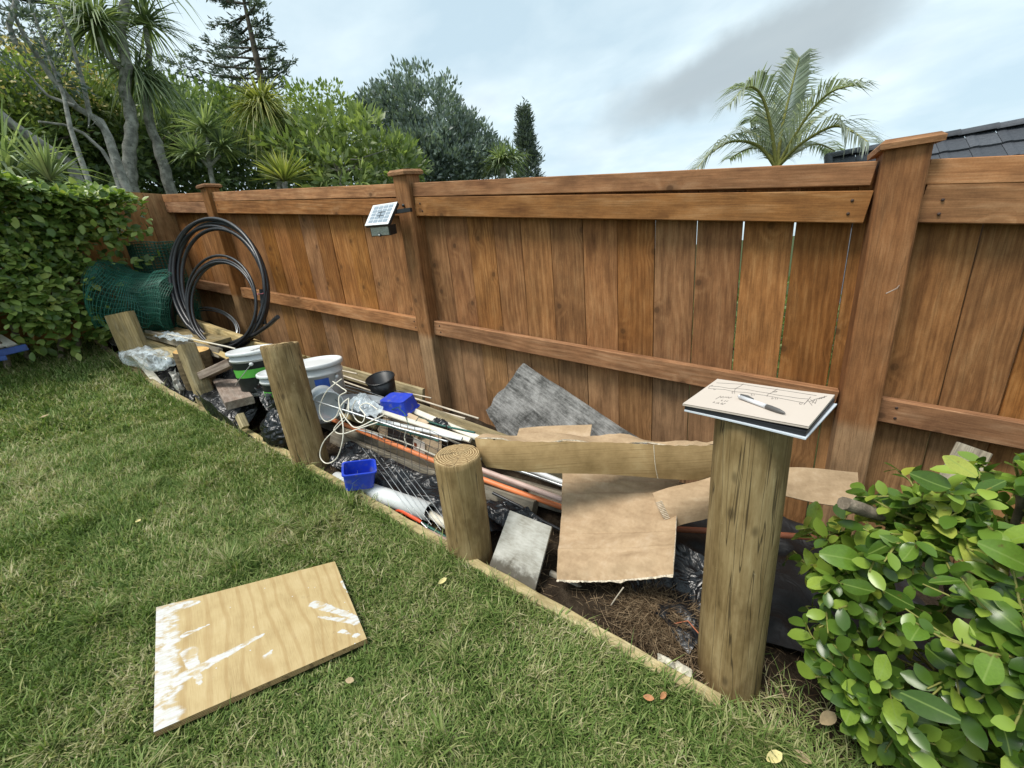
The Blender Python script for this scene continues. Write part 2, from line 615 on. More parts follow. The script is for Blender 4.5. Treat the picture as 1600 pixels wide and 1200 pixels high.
def leafmat(name, dark, mid, light, rough=.35, trans=.25, spec=.5, yellow=None, posn=0.0):
    n = NT(name)
    r = n.math('FRACT', n.math('ADD', n.rnd(), n.math('MULTIPLY', n.island(), .999)))
    if posn:
        pn = n.noise(n.pos(), posn, 2)
        r2 = n.math('ADD', n.math('MULTIPLY', r, .6), n.math('MULTIPLY', n.math('SUBTRACT', pn, .28), .9))
    else:
        r2 = r
    stops = [(.05, dark), (.5, mid), (.93, light)]
    if yellow: stops.append((.985, yellow))
    col = n.ramp(r2, stops)
    # paler blotches along the blade
    b = n.noise(n.obj(), 14, 3)
    col = hue_jit(n, col, b, .22)
    p = n.p
    n.set(p.inputs['Base Color'], col)
    p.inputs['Roughness'].default_value = rough
    p.inputs['Specular IOR Level'].default_value = spec
    if trans:
        tr = n.n('ShaderNodeBsdfTranslucent'); n.l(n.vm('MULTIPLY', col, (1.15, 1.25, .6)), tr.inputs[0])
        ms = n.n('ShaderNodeMixShader'); ms.inputs[0].default_value = trans
        n.l(p.outputs[0], ms.inputs[1]); n.l(tr.outputs[0], ms.inputs[2]); n.l(ms.outputs[0], n.out.inputs['Surface'])
    return n.m


MT = {}
MT['fence'] = wood('fence_stain', (.130, .052, .018), (.270, .122, .046), (.43, .23, .10), ring=430, knots=.8,
                   fade=((.33, .20, .105), .42, .80, .5, .55))
MT['rail'] = wood('rail_stain', (.155, .067, .029), (.31, .150, .067), (.47, .275, .148), ring=360, knots=.9)
MT['post'] = wood('post_stain', (.125, .050, .018), (.250, .112, .042), (.38, .20, .09), ring=330, knots=.7,
                  fade=((.34, .22, .12), .56, .62, .08, .75))
MT['cap'] = wood('cap_timber', (.15, .075, .036), (.29, .155, .08), (.43, .27, .16), ring=380, knots=.4)
MT['panel'] = wood('return_panel', (.24, .11, .045), (.40, .215, .092), (.52, .32, .155), ring=200, knots=.25)
MT['pile'] = wood('treated_pole', (.115, .082, .038), (.225, .165, .085), (.36, .28, .16), ring=500, knots=.5,
                  weather=((.12, .085, .042), .55))
MT['edging'] = wood('edging_timber', (.22, .17, .08), (.42, .34, .19), (.60, .52, .33), ring=420, knots=.4,
                    weather=((.22, .19, .10), .35))
MT['fresh'] = wood('fresh_pine', (.32, .22, .09), (.52, .40, .20), (.66, .54, .32), ring=420, knots=.4)
MT['offcut'] = wood('aged_offcut', (.13, .10, .05), (.27, .21, .11), (.42, .35, .22), ring=420, knots=.4,
                    weather=((.20, .18, .13), .5))
MT['grey'] = wood('weathered_grey', (.10, .085, .065), (.24, .21, .16), (.40, .37, .31), ring=420, knots=.4,
                  weather=((.13, .12, .10), .6))
MT['block'] = wood('mottled_block', (.16, .12, .10), (.36, .29, .24), (.58, .50, .44), ring=200, knots=.1,
                   weather=((.15, .09, .06), .5))
# ------------------------------------------------------------------ ground
def yb(x):
    """lawn edge (y of the timber edging) along the garden"""
    return .94 + .032 * min(max(-x, 0.0), 2.8) + .004 * math.sin(x * 2.3) + .012 * max(0, -x - 4.2)


def m_lawn():
    n = NT('lawn_thatch')
    f = n.noise(n.pos(), 9, 6, .65)
    g = n.noise(n.pos(), 90, 4, .7)
    c = n.ramp(f, [(.3, (.030, .042, .014)), (.55, (.055, .072, .022)), (.75, (.10, .095, .045))])
    c = hue_jit(n, c, g, .45)
    n.bump(g, .6, .02)
    return n.done(c, .9, spec=.1)


def m_soil():
    n = NT('bed_soil')
    f = n.noise(n.pos(), 14, 7, .7)
    g = n.noise(n.pos(), 70, 5, .7)
    c = n.ramp(f, [(.3, (.018, .013, .009)), (.55, (.045, .033, .022)), (.78, (.10, .078, .055))])
    c = hue_jit(n, c, g, .4)
    n.bump(n.math('ADD', n.math('MULTIPLY', f, .6), n.math('MULTIPLY', g, .5)), .9, .03)
    return n.done(c, .95, spec=.1)


MT['lawn'] = m_lawn()
MT['soil'] = m_soil()


def ground_sheet():
    xs = sorted(set([-1500, -600, -250, -120, -60, -35, -22, -15, -11] + [round(-9 + .25 * i, 3) for i in range(57)] + [6, 8, 12, 20, 35, 60, 120, 250, 600, 1500]))
    ys = sorted(set([-1500, -600, -250, -120, -60, -30, -15, -8, -5] + [round(-3 + .2 * i, 3) for i in range(19)] + [.8, .9, 1.25, 1.5, 1.75, 2.0, 2.3, 3, 4, 6, 9, 14, 22, 35, 60, 120, 250, 600, 1500]))
    b = MB()
    vv = []
    for x in xs:
        e = yb(x)
        for y in ys:
            yy = y
            drop = 0.0
            if abs(y - .8) < 1e-6: yy = e + .005
            if abs(y - .9) < 1e-6: yy = e + .03; drop = .16
            if y > 1.0 and y <= 3: drop = .16
            elif y > 3: drop = .16 + .25 * min(1, (y - 3) / 6)
            vv.append((x, yy, lawn(x) - drop))
    n = len(ys)
    # keep rows in order: base rows below the edge
    ff = []
    for i in range(len(xs) - 1):
        for j in range(n - 1):
            a = i * n + j
            ff.append((a, a + n, a + n + 1, a + 1))
    b.add(vv, ff, 0, True)
    o = b.build('lawn', MT['lawn'], origin=(0, 0, 0))
    tag(o, 'sloping lawn with its mown turf', None, kind='structure')


def bed_sheet():
    b = MB()
    xs = np.arange(-5.6, 2.2, .045)
    ys = np.arange(0, 1.0001, .05)
    vv = []
    for x in xs:
        for t in ys:
            e = yb(x) + .035
            y = e + (2.12 - e) * t
            h = -.045 + .05 * t + .03 * mnoise.noise(Vector((x * 3, y * 3, 0))) + .014 * mnoise.noise(Vector((x * 13, y * 13, 4)))
            # heap of clippings close to the big pole
            h += .075 * math.exp(-(((x + .22) / .22) ** 2 + ((y - 1.18) / .13) ** 2))
            vv.append((x, y, lawn(x) + h))
    n = len(ys)
    ff = [(i * n + j, (i + 1) * n + j, (i + 1) * n + j + 1, i * n + j + 1) for i in range(len(xs) - 1) for j in range(n - 1)]
    b.add(vv, ff, 0, True)
    o = b.build('garden_bed', MT['soil'], origin=(0, 1.5, 0))
    tag(o, 'dark soil of the bed behind the edging', None, kind='structure')


ground_sheet()
bed_sheet()


def bedh(x, y):
    e = yb(x) + .035
    t = (y - e) / (2.12 - e)
    return lawn(x) - .045 + .05 * t + .075 * math.exp(-(((x + .22) / .22) ** 2 + ((y - 1.18) / .13) ** 2))


# ------------------------------------------------------------------ timber edging
def edging():
    t = thing('timber_edging', gz(-2.5, yb(-2.5)), 'long pale treated timber edging between lawn and garden bed', 'edging')
    cuts = [.0, -1.62, -3.30, -4.62, -5.6]
    for k in range(4):
        a, c = cuts[k], cuts[k + 1] + .006
        b = MB()
        N = 26
        rows = []
        rnd = random.Random(k + 3)
        for i in range(N + 1):
            x = a + (c - a) * i / N
            y = yb(x) + .002 * math.sin(i * 1.7 + k) + .001 * (k % 2)
            z = lawn(x) + .022 + .006 * mnoise.noise(Vector((x * 3, k, 0))) 
            th = .042 + .003 * mnoise.noise(Vector((x * 5, 9, k)))
            r = .006
            rows.append([(x, y, z - .15), (x, y + th, z - .15), (x, y + th, z - r), (x, y + th - r, z), (x, y + r, z + .001 * rnd.uniform(-1, 1)), (x, y, z - r)])
        vv = [p for r_ in rows for p in r_]
        ff = [(i * 6 + q, i * 6 + (q + 1) % 6, (i + 1) * 6 + (q + 1) % 6, (i + 1) * 6 + q) for i in range(N) for q in range(6)]
        ff += [tuple(reversed(range(6))), tuple(range(N * 6, N * 6 + 6))]
        b.add(vv, ff)
        b.build('board', MT['edging'], t)


edging()


# ------------------------------------------------------------------ plywood on the lawn
PLY = [atG(244, 949, .050), atG(523, 877, .045), atG(573, 998, .034), atG(240, 1144, .034)]


def capsule(n, uv, a, b_, w0):
    """0..1 mask of a brush stroke from a to b in the board's own plane"""
    ax, ay = a; bx, by = b_
    d = (bx - ax, by - ay)
    L2 = d[0] ** 2 + d[1] ** 2
    q = n.vm('SUBTRACT', uv, (ax, ay, 0))
    t = n.math('DIVIDE', n.vm('DOT_PRODUCT', q, (d[0], d[1], 0)), L2)
    cl = n.n('ShaderNodeClamp'); n.l(t, cl.inputs[0])
    pr = n.vm('SCALE', n.comb(d[0], d[1], 0), sc=cl.outputs[0])
    dist = n.vm('LENGTH', n.vm('SUBTRACT', q, pr))
    ww = n.math('MULTIPLY', n.math('MULTIPLY_ADD', cl.outputs[0], -.72, 1.0), w0)
    return n.smooth(n.math('DIVIDE', dist, ww), 1.15, .85)


def m_ply():
    n = NT('plywood_painted')
    uvn = n.n('ShaderNodeUVMap'); uv = uvn.outputs[0]
    s = n.sep(uv)
    # cathedral grain running across the short side
    wv = n.noise(n.vm('MULTIPLY', uv, (2.6, .9, 1)), 1.0, 2, .5)
    x = n.math('ADD', s[0], n.math('MULTIPLY', wv, .26))
    g = n.math('SINE', n.math('MULTIPLY', n.math('POWER', n.math('ADD', x, .12), 1.5), 62))
    gl = n.smooth(g, .35, 1.0)
    fine = n.noise(n.vm('MULTIPLY', uv, (230, 7, 1)), 1.0, 3, .6)
    blot = n.noise(n.vm('MULTIPLY', uv, (7, 4, 1)), 1.0, 4, .6)
    c = n.ramp(n.math('ADD', n.math('MULTIPLY', fine, .45), n.math('MULTIPLY', blot, .6)),
               [(.3, (.31, .215, .095)), (.52, (.43, .32, .155)), (.75, (.51, .40, .22))])
    c = n.mix(n.math('MULTIPLY', gl, .36), c, (.29, .175, .062))
    dirt = n.noise(n.vm('MULTIPLY', uv, (11, 9, 1)), 1.0, 7, .75)
    c = n.mix(n.smooth(dirt, .6, .78, 0, .55), c, (.13, .095, .05))
    # brushed-out white paint
    dn = n.noise(n.vm('MULTIPLY', uv, (16, 13, 1)), 1.0, 6, .7, out='Color')
    du = n.vm('ADD', uv, n.vm('SCALE', n.vm('SUBTRACT', dn, (.5, .5, .5)), sc=.05))
    edge = n.noise(n.vm('MULTIPLY', uv, (0, 5, 1)), 1.0, 5, .7)
    m = n.smooth(n.math('SUBTRACT', n.sep(du)[0], n.math('MULTIPLY', n.math('SUBTRACT', edge, .42), .22)), .095, .065)
    for a, b_, w0 in [((.04, .73), (.50, .60), .042), ((.15, .52), (.19, .80), .040), ((.13, .36), (.25, .33), .020),
                      ((.80, .46), (1.02, .80), .036), ((.99, .80), (.80, .62), .030), ((.95, .93), (.98, .93), .018),
                      ((.89, .84), (.93, .90), .018), ((.02, .05), (.20, .06), .07), ((.50, .79), (.53, .77), .02),
                      ((1.0, .3), (1.0, .45), .014)]:
        m = n.math('MAXIMUM', m, capsule(n, du, a, b_, w0))
    thin = n.noise(n.vm('MULTIPLY', uv, (10, 14, 1)), 1.0, 5, .6)
    m = n.math('MULTIPLY', m, n.smooth(thin, .38, .52, .12, 1.0))
    sp = n.voro(n.vm('MULTIPLY', uv, (30, 24, 1)), 1.0)
    sprnd = n.voro(n.vm('MULTIPLY', uv, (30, 24, 1)), 1.0, out='Color')
    spm = n.math('MULTIPLY', n.smooth(sp, .13, .08), n.math('GREATER_THAN', n.sep(sprnd)[0], .86))
    m = n.math('MAXIMUM', m, spm)
    c = n.mix(n.math('MULTIPLY', m, n.smooth(n.noise(n.vm('MULTIPLY', uv, (9, 60, 1)), 1.0, 5, .7), .30, .55, .45, .96)), c, (.55, .56, .56))
    n.bump(n.math('ADD', n.math('MULTIPLY', m, .6), n.math('MULTIPLY', fine, .25)), .35, .002)
    return n.done(c, .62, spec=.3)


def m_plyedge():
    n = NT('plywood_edge')
    z = n.sep(n.obj())
    lay = n.math('SINE', n.math('MULTIPLY', z[2], 1300))
    g = n.noise(n.obj(), 60, 4, .6)
    c = n.mix(n.smooth(lay, -.2, .3), (.20, .12, .05), (.42, .30, .15))
    c = n.mix(n.smooth(g, .5, .7, 0, .8), c, (.08, .055, .03))
    return n.done(c, .85, spec=.15)


MT['ply'] = m_ply(); MT['plyedge'] = m_plyedge()


def plywood():
    P = PLY
    t = thing('plywood_board', (sum((Vector(p) for p in P), Vector()) / 4), 'plywood offcut smeared with white paint lying on the lawn', 'plywood')
    NU, NV = 24, 18
    uvs = []

    def fn(u, v):
        p = (Vector(P[0]) * (1 - u) + Vector(P[1]) * u) * (1 - v) + (Vector(P[3]) * (1 - u) + Vector(P[2]) * u) * v
        return p + Vector((0, 0, .004 * math.sin(u * 3.1) * math.sin(v * 3.1)))
    b = MB()
    b.grid(lambda u, v: fn(u, 1 - v), NU, NV)
    o = b.build('face_veneer', MT['ply'], t)
    me = o.data
    ul = me.uv_layers.new(name='UVMap')
    W = NV + 1
    for pl in me.polygons:
        for li in pl.loop_indices:
            vi = me.loops[li].vertex_index
            ul.data[li].uv = (vi // W / NU, 1 - (vi % W) / NV)
    e = MB()
    dn = Vector((0, 0, -.0185))
    rim = [(i / NU, 0) for i in range(NU)] + [(1, j / NV) for j in range(NV)] + [(1 - i / NU, 1) for i in range(NU)] + [(0, 1 - j / NV) for j in range(NV)]
    top = [fn(u, v) - Vector((0, 0, .0004)) for u, v in rim]
    n_ = len(rim)
    e.add(top + [p + dn for p in top], [(i, (i + 1) % n_, n_ + (i + 1) % n_, n_ + i) for i in range(n_)])
    e.add([p + dn for p in top], [tuple(range(n_))])
    e.build('plywood_core', MT['plyedge'], t)


plywood()


# ------------------------------------------------------------------ grass
def m_grass():
    n = NT('grass_blades')
    r = n.island()
    p = n.noise(n.pos(), 2.6, 4, .6)
    p2 = n.noise(n.pos(), 9.0, 3, .6)
    k = n.math('ADD', n.math('MULTIPLY', r, .62), n.math('MULTIPLY', n.math('ADD', n.math('MULTIPLY', p, .55), n.math('MULTIPLY', p2, .45)), 1.5))
    k = n.math('SUBTRACT', k, .56)
    col = n.ramp(k, [(.06, (.066, .112, .026)), (.32, (.140, .218, .052)), (.52, (.225, .300, .090)), (.70, (.37, .375, .165)), (.90, (.56, .50, .32))])
    n.set(n.p.inputs['Base Color'], col)
    n.p.inputs['Roughness'].default_value = .5
    n.p.inputs['Specular IOR Level'].default_value = .2
    tr = n.n('ShaderNodeBsdfTranslucent'); n.l(n.vm('MULTIPLY', col, (1.1, 1.2, .7)), tr.inputs[0])
    ms = n.n('ShaderNodeMixShader'); ms.inputs[0].default_value = .3
    n.l(n.p.outputs[0], ms.inputs[1]); n.l(tr.outputs[0], ms.inputs[2]); n.l(ms.outputs[0], n.out.inputs['Surface'])
    return n.m


MT['grass'] = m_grass()


def lawn_np(x):
    xc = np.clip(x, -8, 2.5)
    return -SL * xc + .049 * np.maximum(0, -np.maximum(x, -6.5) - 3.6) ** 2


def yb_np(x):
    return .94 + .032 * np.clip(-x, 0, 2.8) + .004 * np.sin(x * 2.3) + .012 * np.maximum(0, -x - 4.2)


def inpoly(x, y, poly):
    ins = np.zeros(len(x), bool)
    j = len(poly) - 1
    for i in range(len(poly)):
        xi, yi = poly[i][0], poly[i][1]; xj, yj = poly[j][0], poly[j][1]
        c = ((yi > y) != (yj > y)) & (x < (xj - xi) * (y - yi) / (yj - yi + 1e-12) + xi)
        ins ^= c; j = i
    return ins


def blades(x, y, z, L, W, az, lean, curl, rng):
    """5-vertex bent blades: returns V, F(tri)"""
    N = len(x)
    dx, dy = np.cos(az), np.sin(az)
    px_, py_ = -dy, dx
    h1, r1 = L * .55 * np.cos(lean), L * .55 * np.sin(lean)
    l2 = np.minimum(lean + curl, 1.75)
    h2, r2 = h1 + L * .45 * np.cos(l2), r1 + L * .45 * np.sin(l2)
    V = np.empty((N, 5, 3), np.float32)
    for k, (hh, rr, ww) in enumerate([(0, 0, -1), (0, 0, 1), (h1, r1, -.8), (h1, r1, .8), (h2, r2, 0)]):
        V[:, k, 0] = x + dx * rr + px_ * ww * W / 2
        V[:, k, 1] = y + dy * rr + py_ * ww * W / 2
        V[:, k, 2] = z + hh
    b = (np.arange(N) * 5)[:, None]
    F = np.concatenate([b + np.array([[0, 1, 3]]), b + np.array([[0, 3, 2]]), b + np.array([[2, 3, 4]])], axis=0)
    return V.reshape(-1, 3), F


def fieldn(x, y, sc, seed, oct_=3):
    """cheap smooth value noise"""
    rng = np.random.default_rng(seed)
    T = rng.random((64, 64))
    out = np.zeros_like(x); amp = 1.0; tot = 0
    for o_ in range(oct_):
        u = x * sc * 2 ** o_ + 13.7 * o_; v = y * sc * 2 ** o_ + 5.1 * o_
        iu = np.floor(u).astype(int); iv = np.floor(v).astype(int)
        fu = u - iu; fv = v - iv
        fu = fu * fu * (3 - 2 * fu); fv = fv * fv * (3 - 2 * fv)
        g = lambda a, b: T[(iu + a) % 64, (iv + b) % 64]
        out += amp * ((g(0, 0) * (1 - fu) + g(1, 0) * fu) * (1 - fv) + (g(0, 1) * (1 - fu) + g(1, 1) * fu) * fv)
        tot += amp; amp *= .5
    return out / tot


def grass():
    rng = np.random.default_rng(21)

    def zone(n_, x0, x1, y0, y1, l0, l1, ws):
        x = rng.uniform(x0, x1, n_); y = rng.uniform(y0, y1, n_)
        keep = y < yb_np(x) - .004
        keep &= ~inpoly(x, y, [(p.x * .985 + PLYC.x * .015, p.y * .985 + PLYC.y * .015) for p in PLY])
        dens = fieldn(x, y, 5.0, 3)
        keep &= rng.random(n_) < .42 + .9 * dens
        # worn soil strip below the shrub
        keep &= ~((x > .12) & (rng.random(n_) < np.clip((x - .05) * 2.2, 0, .93)))
        x, y = x[keep], y[keep]
        N = len(x)
        tuft = fieldn(x, y, 7.0, 9)
        L = rng.uniform(l0, l1, N) * (.62 + .85 * tuft) * np.where(rng.random(N) < .05, 1.45, 1)
        tf = fieldn(x, y, 11.0, 77, 2)
        L = L * np.where(tf > .66, 1.0 + (tf - .66) * 4.5, 1.0)
        az = fieldn(x, y, 2.5, 31) * 9.0 + rng.normal(0, 1.7, N)
        lean = np.clip(rng.normal(.74, .38, N), .05, 1.45)
        nearply = np.zeros(N, bool)
        curl = rng.uniform(.15, .9, N)
        W = rng.uniform(.0022, .0052, N) * ws * np.where(rng.random(N) < .03, 1.8, 1)
        # trampled short next to the board so that blades do not run through it
        edge_ = (yb_np(x) - y) < .05
        L = np.where(edge_ & (rng.random(N) < .35), L * 1.7, L)
        d = np.min(np.stack([np.abs((x - (a.x + b_.x) / 2)) * 0 + seg_dist(x, y, a, b_) for a, b_ in zip(PLY, PLY[1:] + PLY[:1])]), axis=0)
        L = np.where(d < .022, L * .62, L)
        return blades(x, y, lawn_np(x) - .004, L, W, az, lean, curl, rng)

    Vs, Fs = [], []
    base = 0
    for args in [(240000, -1.9, .75, -.35, 1.08, .020, .050, 1.0), (150000, -3.6, -1.6, -.15, 1.08, .022, .052, 1.15),
                 (80000, -6.2, -3.4, -.1, 1.2, .026, .056, 1.7), (26000, -6.2, 1.2, -1.6, -.1, .04, .08, 1.8)]:
        V, F = zone(*args)
        Vs.append(V); Fs.append(F + base); base += len(V)
    # thin dry grass running out under the shrub
    n_ = 5200
    x = rng.uniform(.02, 1.0, n_); y = rng.uniform(.90, 1.20, n_)
    kp = rng.random(n_) < np.clip(1.25 - (y - .9) * 4.2, 0, 1); x, y = x[kp], y[kp]
    V, F = blades(x, y, lawn_np(x) - .03 + .04 * (y < .95), rng.uniform(.03, .08, len(x)), rng.uniform(.0018, .004, len(x)), rng.uniform(0, 6.28, len(x)), np.clip(rng.normal(1.0, .35, len(x)), .2, 1.5), rng.uniform(.1, .8, len(x)), rng)
    Vs.append(V); Fs.append(F + base); base += len(V)
    o = npmesh('grass', np.concatenate(Vs), np.concatenate(Fs), MT['grass'])
    tag(o, 'short mown grass with dry straw blades over the whole lawn', 'grass', kind='stuff')


PLYC = sum((Vector(p) for p in PLY), Vector()) / 4


def seg_dist(x, y, a, b_):
    dx, dy = b_.x - a.x, b_.y - a.y
    t = np.clip(((x - a.x) * dx + (y - a.y) * dy) / (dx * dx + dy * dy), 0, 1)
    return np.hypot(x - a.x - t * dx, y - a.y - t * dy)


grass()
# ------------------------------------------------------------------ paling fence
PALE_Y = DF + .062          # face of the palings, behind the rails
POST_W = .122


def ztop(X):
    """height of the fence's top edge along its length"""
    return EYE.z + .2 * 1.0 + (.0115 - SL * X) - .0


def build_fence():
    t = thing('paling_fence', gz(-2.0, DF), 'tall brown stained timber paling fence on square posts along the bed', 'fence')
    # post centres from where they stand along the run
    xm = (atY(622, 400, DF - .02).x + atY(652, 400, DF - .02).x) / 2
    px = {'right': (atY(1378, 250, DF - .02).x + atY(1451, 250, DF - .02).x) / 2,
          'mid': (atY(617, 287, DF - .02).x + atY(641, 287, DF - .02).x) / 2 - .0,
          'left': (atY(315, 295, DF - .02).x + atY(326, 295, DF - .02).x) / 2}
    # straight run: top edge is fitted at two places
    pa = atY(322, 300.8, DF); pb = atY(1377, 252.4, DF)
    slope = (pa.z - pb.z) / (pa.x - pb.x)

    def zt(X): return pb.z + (X - pb.x) * slope
    fa = atY(260, 332, DF); fb = atY(1364, 347, DF)
    sl2 = (fa.z - fb.z) / (fa.x - fb.x)

    def zf(X): return fb.z + (X - fb.x) * sl2       # bottom of the lower top board
    ma = atY(299, 436, DF); mb_ = atY(1308, 611, DF)
    sl3 = (ma.z - mb_.z) / (ma.x - mb_.x)

    def zm(X): return mb_.z + (X - mb_.x) * sl3      # top of the middle rail
    XR, XM, XL, XE = px['right'], px['mid'] + .0, px['left'], atY(252, 303, DF).x
    XO = XR + 2.35
    postx = [XO, XR, XM, XL]
    rnd = random.Random(4)
    W = POST_W
    for i, X in enumerate(postx):
        wp = W if i < 2 else W * (.98 if i == 2 else .95)
        y0 = DF - .040
        top = zt(X) + (.035 if i != 2 else .045)
        base = lawn(X) - .15
        o = plank('post', (X, y0 + wp / 2, base), (X, y0 + wp / 2, top), wp, wp * .98, (1, 0, 0), MT['post'], t, bev=.005, seed=i)
        # cap: slightly twisted sawn square with bevelled top
        b = MB()
        hw = wp / 2 + .018
        tw = [0, .05, -.12, .06][i]
        tilt = [(0, 0), (.04, .0), (-.05, .06), (.02, .02)][i]
        th = .030
        c8 = []
        for (zz, k) in ((0, 1.0), (th * .55, 1.02), (th, .86)):
            for sx, sy in ((-1, -1), (1, -1), (1, 1), (-1, 1)):
                x_ = sx * hw * k; y_ = sy * hw * k
                xr = x_ * math.cos(tw) - y_ * math.sin(tw); yr = x_ * math.sin(tw) + y_ * math.cos(tw)
                c8.append((X + xr, y0 + wp / 2 + yr, top + .001 + zz + tilt[0] * xr + tilt[1] * yr + .004 * (sx * sy)))
        ff = [(3, 2, 1, 0), (8, 9, 10, 11)]
        for lv in (0, 4):
            for k in range(4):
                ff.append((lv + k, lv + (k + 1) % 4, lv + 4 + (k + 1) % 4, lv + 4 + k))
        b.add(c8, ff)
        b.build('post_cap', MT['cap'], o)
    # rails and top boards between posts
    ends = [(XO - W / 2, XR + W / 2 + .004), (XR - W / 2 - .012, XM + W / 2 + .003), (XM - W / 2 - .003, XL + W / 2 + .003), (XL - W / 2 - .003, XE + .012)]
    for bi, (x1, x0) in enumerate(ends):
        gapr = .010 if bi == 1 else .003
        tb = .078
        yf = DF - .004 if bi != 1 else DF - .006
        # upper narrow board (its far end sags open on the middle bay)
        plank('top_board', (x0, yf + .0225, zt(x0) - tb / 2), (x1, yf + .0225, zt(x1) - tb / 2 + (.002 if bi == 1 else 0)), tb, .045, (0, 0, 1), MT['rail'], t, bev=.003, seed=bi, warp=.003, nseg=8)
        hb0 = zt(x0) - tb - .002 - zf(x0); hb1 = zt(x1) - tb - .004 - zf(x1)
        hb = (hb0 + hb1) / 2 - (.004 if bi == 1 else 0)
        plank('top_rail', (x0, yf + .021, zf(x0) + hb / 2), (x1, yf + .021, zf(x1) + hb / 2 - (.004 if bi == 1 else 0)), hb, .042, (0, 0, 1), MT['rail'], t, bev=.003, seed=bi + 9, warp=.004, nseg=8)
        mh = .098
        plank('middle_rail', (x0, DF + .024, zm(x0) - mh / 2), (x1, DF + .024, zm(x1) - mh / 2), mh, .046, (0, 0, 1), MT['rail'], t, bev=.004, seed=bi + 19, warp=.004, nseg=8)
    for bi, (x1, x0) in enumerate(ends):
        plank('sky_block_rail', (x0 - .06, PALE_Y + .045, zt(x0) - .062), (x1 + .06, PALE_Y + .045, zt(x1) - .062), .09, .042, (0, 0, 1), MT['rail'], t, bev=.003, seed=bi + 49)  # added plank behind the palings, blocks sky light in the top slit
    # palings: seams as they stand in each bay
    # (the lowest rail lies hidden behind the heap)
    seams_mid = [655, 693.6, 729, 769.6, 812, 858.7, 909.3, 964, 1023.7, 1089.5, 1162.4, 1243, 1333, 1372]
    gaps_mid = [1, 1, 2, 1, 2.5, 4, 2.5, 3.2, 3.0, 4.2, 6.5, 8.0, 6.0, 3]
    seams_left = [256, 273, 289, 304, 318, 331, 343, 356, 369, 382.7, 401, 421, 442, 465, 487.5, 510.7, 537, 565, 595.5, 624, 648]
    xs = [(atY(p, 345, PALE_Y).x, g) for p, g in zip(seams_mid, gaps_mid)]
    runs = []
    for k in range(len(xs) - 1):
        runs.append((xs[k][0] + xs[k][1] * .0004, xs[k + 1][0] - xs[k + 1][1] * .0004))
    xl = [atY(p, 338, PALE_Y).x for p in seams_left]
    xl[0] = XE - .03
    for k in range(len(xl) - 1):
        runs.append((xl[k] + .0012, xl[k + 1] - .0012))
    x = atY(1395, 350, PALE_Y).x
    rs = [x, atY(1537, 352, PALE_Y).x]
    while rs[-1] < XO - .1: rs.append(rs[-1] + .165 + rnd.uniform(-.006, .006))
    for k in range(len(rs) - 1):
        runs.append((rs[k] + .0022, rs[k + 1] - .0022))
    for i, (a, c) in enumerate(runs):
        X = (a + c) / 2
        wdt = c - a
        z1 = zt(X) - .012 + rnd.uniform(-.004, .004)
        z0 = lawn(X) - .04
        dy = rnd.uniform(0, .003) + (.0 if i % 2 else .0015)
        lean = rnd.uniform(-.0012, .0012)
        plank('paling', (X + lean, PALE_Y + .009 + dy, z0), (X - lean, PALE_Y + .009 + dy, z1), wdt, .018, (1, 0, 0), MT['fence'], t, bev=.0022, seed=100 + i, warp=.0015, nseg=3)
    # nail heads on the rails
    nb = MB()

    def nail(X, z, y):
        nb.lathe([(0, 0), (.0055, .0), (.0045, .002), (0, .0025)], 8, axis=Matrix.Translation((X, y, z)) @ Matrix.Rotation(math.pi / 2, 4, 'X'))
    for bi, (x1, x0) in enumerate(ends):
        for X in (x0 + .05, x1 - .05):
            for dz in (-.022, .022):
                nail(X + rnd.uniform(-.006, .006), zm(X) - .049 + dz, DF + .0006)
                nail(X + rnd.uniform(-.006, .006), zf(X) + .05 + dz, DF - .007)
    o = nb.build('nail_heads', plain('rusty_nail', (.05, .028, .02), .7, .4, var=.3), t)
    o['kind'] = 'stuff'
    # bent nail sticking out of the near post
    q = atY(1405, 446, DF - .041)
    b = MB()
    b.tube([q, q + Vector((-.012, -.035, -.006)), q + Vector((-.042, -.050, -.022))], .0022, 6)
    b.build('bent_nail', plain('nail_steel', (.42, .33, .27), .45, .5, metal=.6), t)

    # return panel at the far corner, running back towards the house
    p = thing('return_fence', gz(XE, DF - .5), 'plain smooth brown board fence closing the far corner behind the hedge', 'fence')
    z1 = atX(192, 299.5, XE).z
    z2 = atX(250, 302.5, XE).z
    yv = [DF + .061, atX(222, 300, XE).y, 1.52, 1.25, 1.0, .7, .4, .1, -.2]
    for k in range(len(yv) - 1):
        ya, yc = yv[k], yv[k + 1]
        Y = (ya + yc) / 2
        plank('panel_board', (XE - .012, Y, lawn(XE) - .08), (XE - .012, Y, (z1 + z2) / 2 - .001 * k), abs(ya - yc) - .003, .022, (0, -1, 0), MT['panel'], p, bev=.002, seed=300 + k)
    return dict(zt=zt, zm=zm, zf=zf, XR=XR, XM=XM, XL=XL, XE=XE)


FN = build_fence()
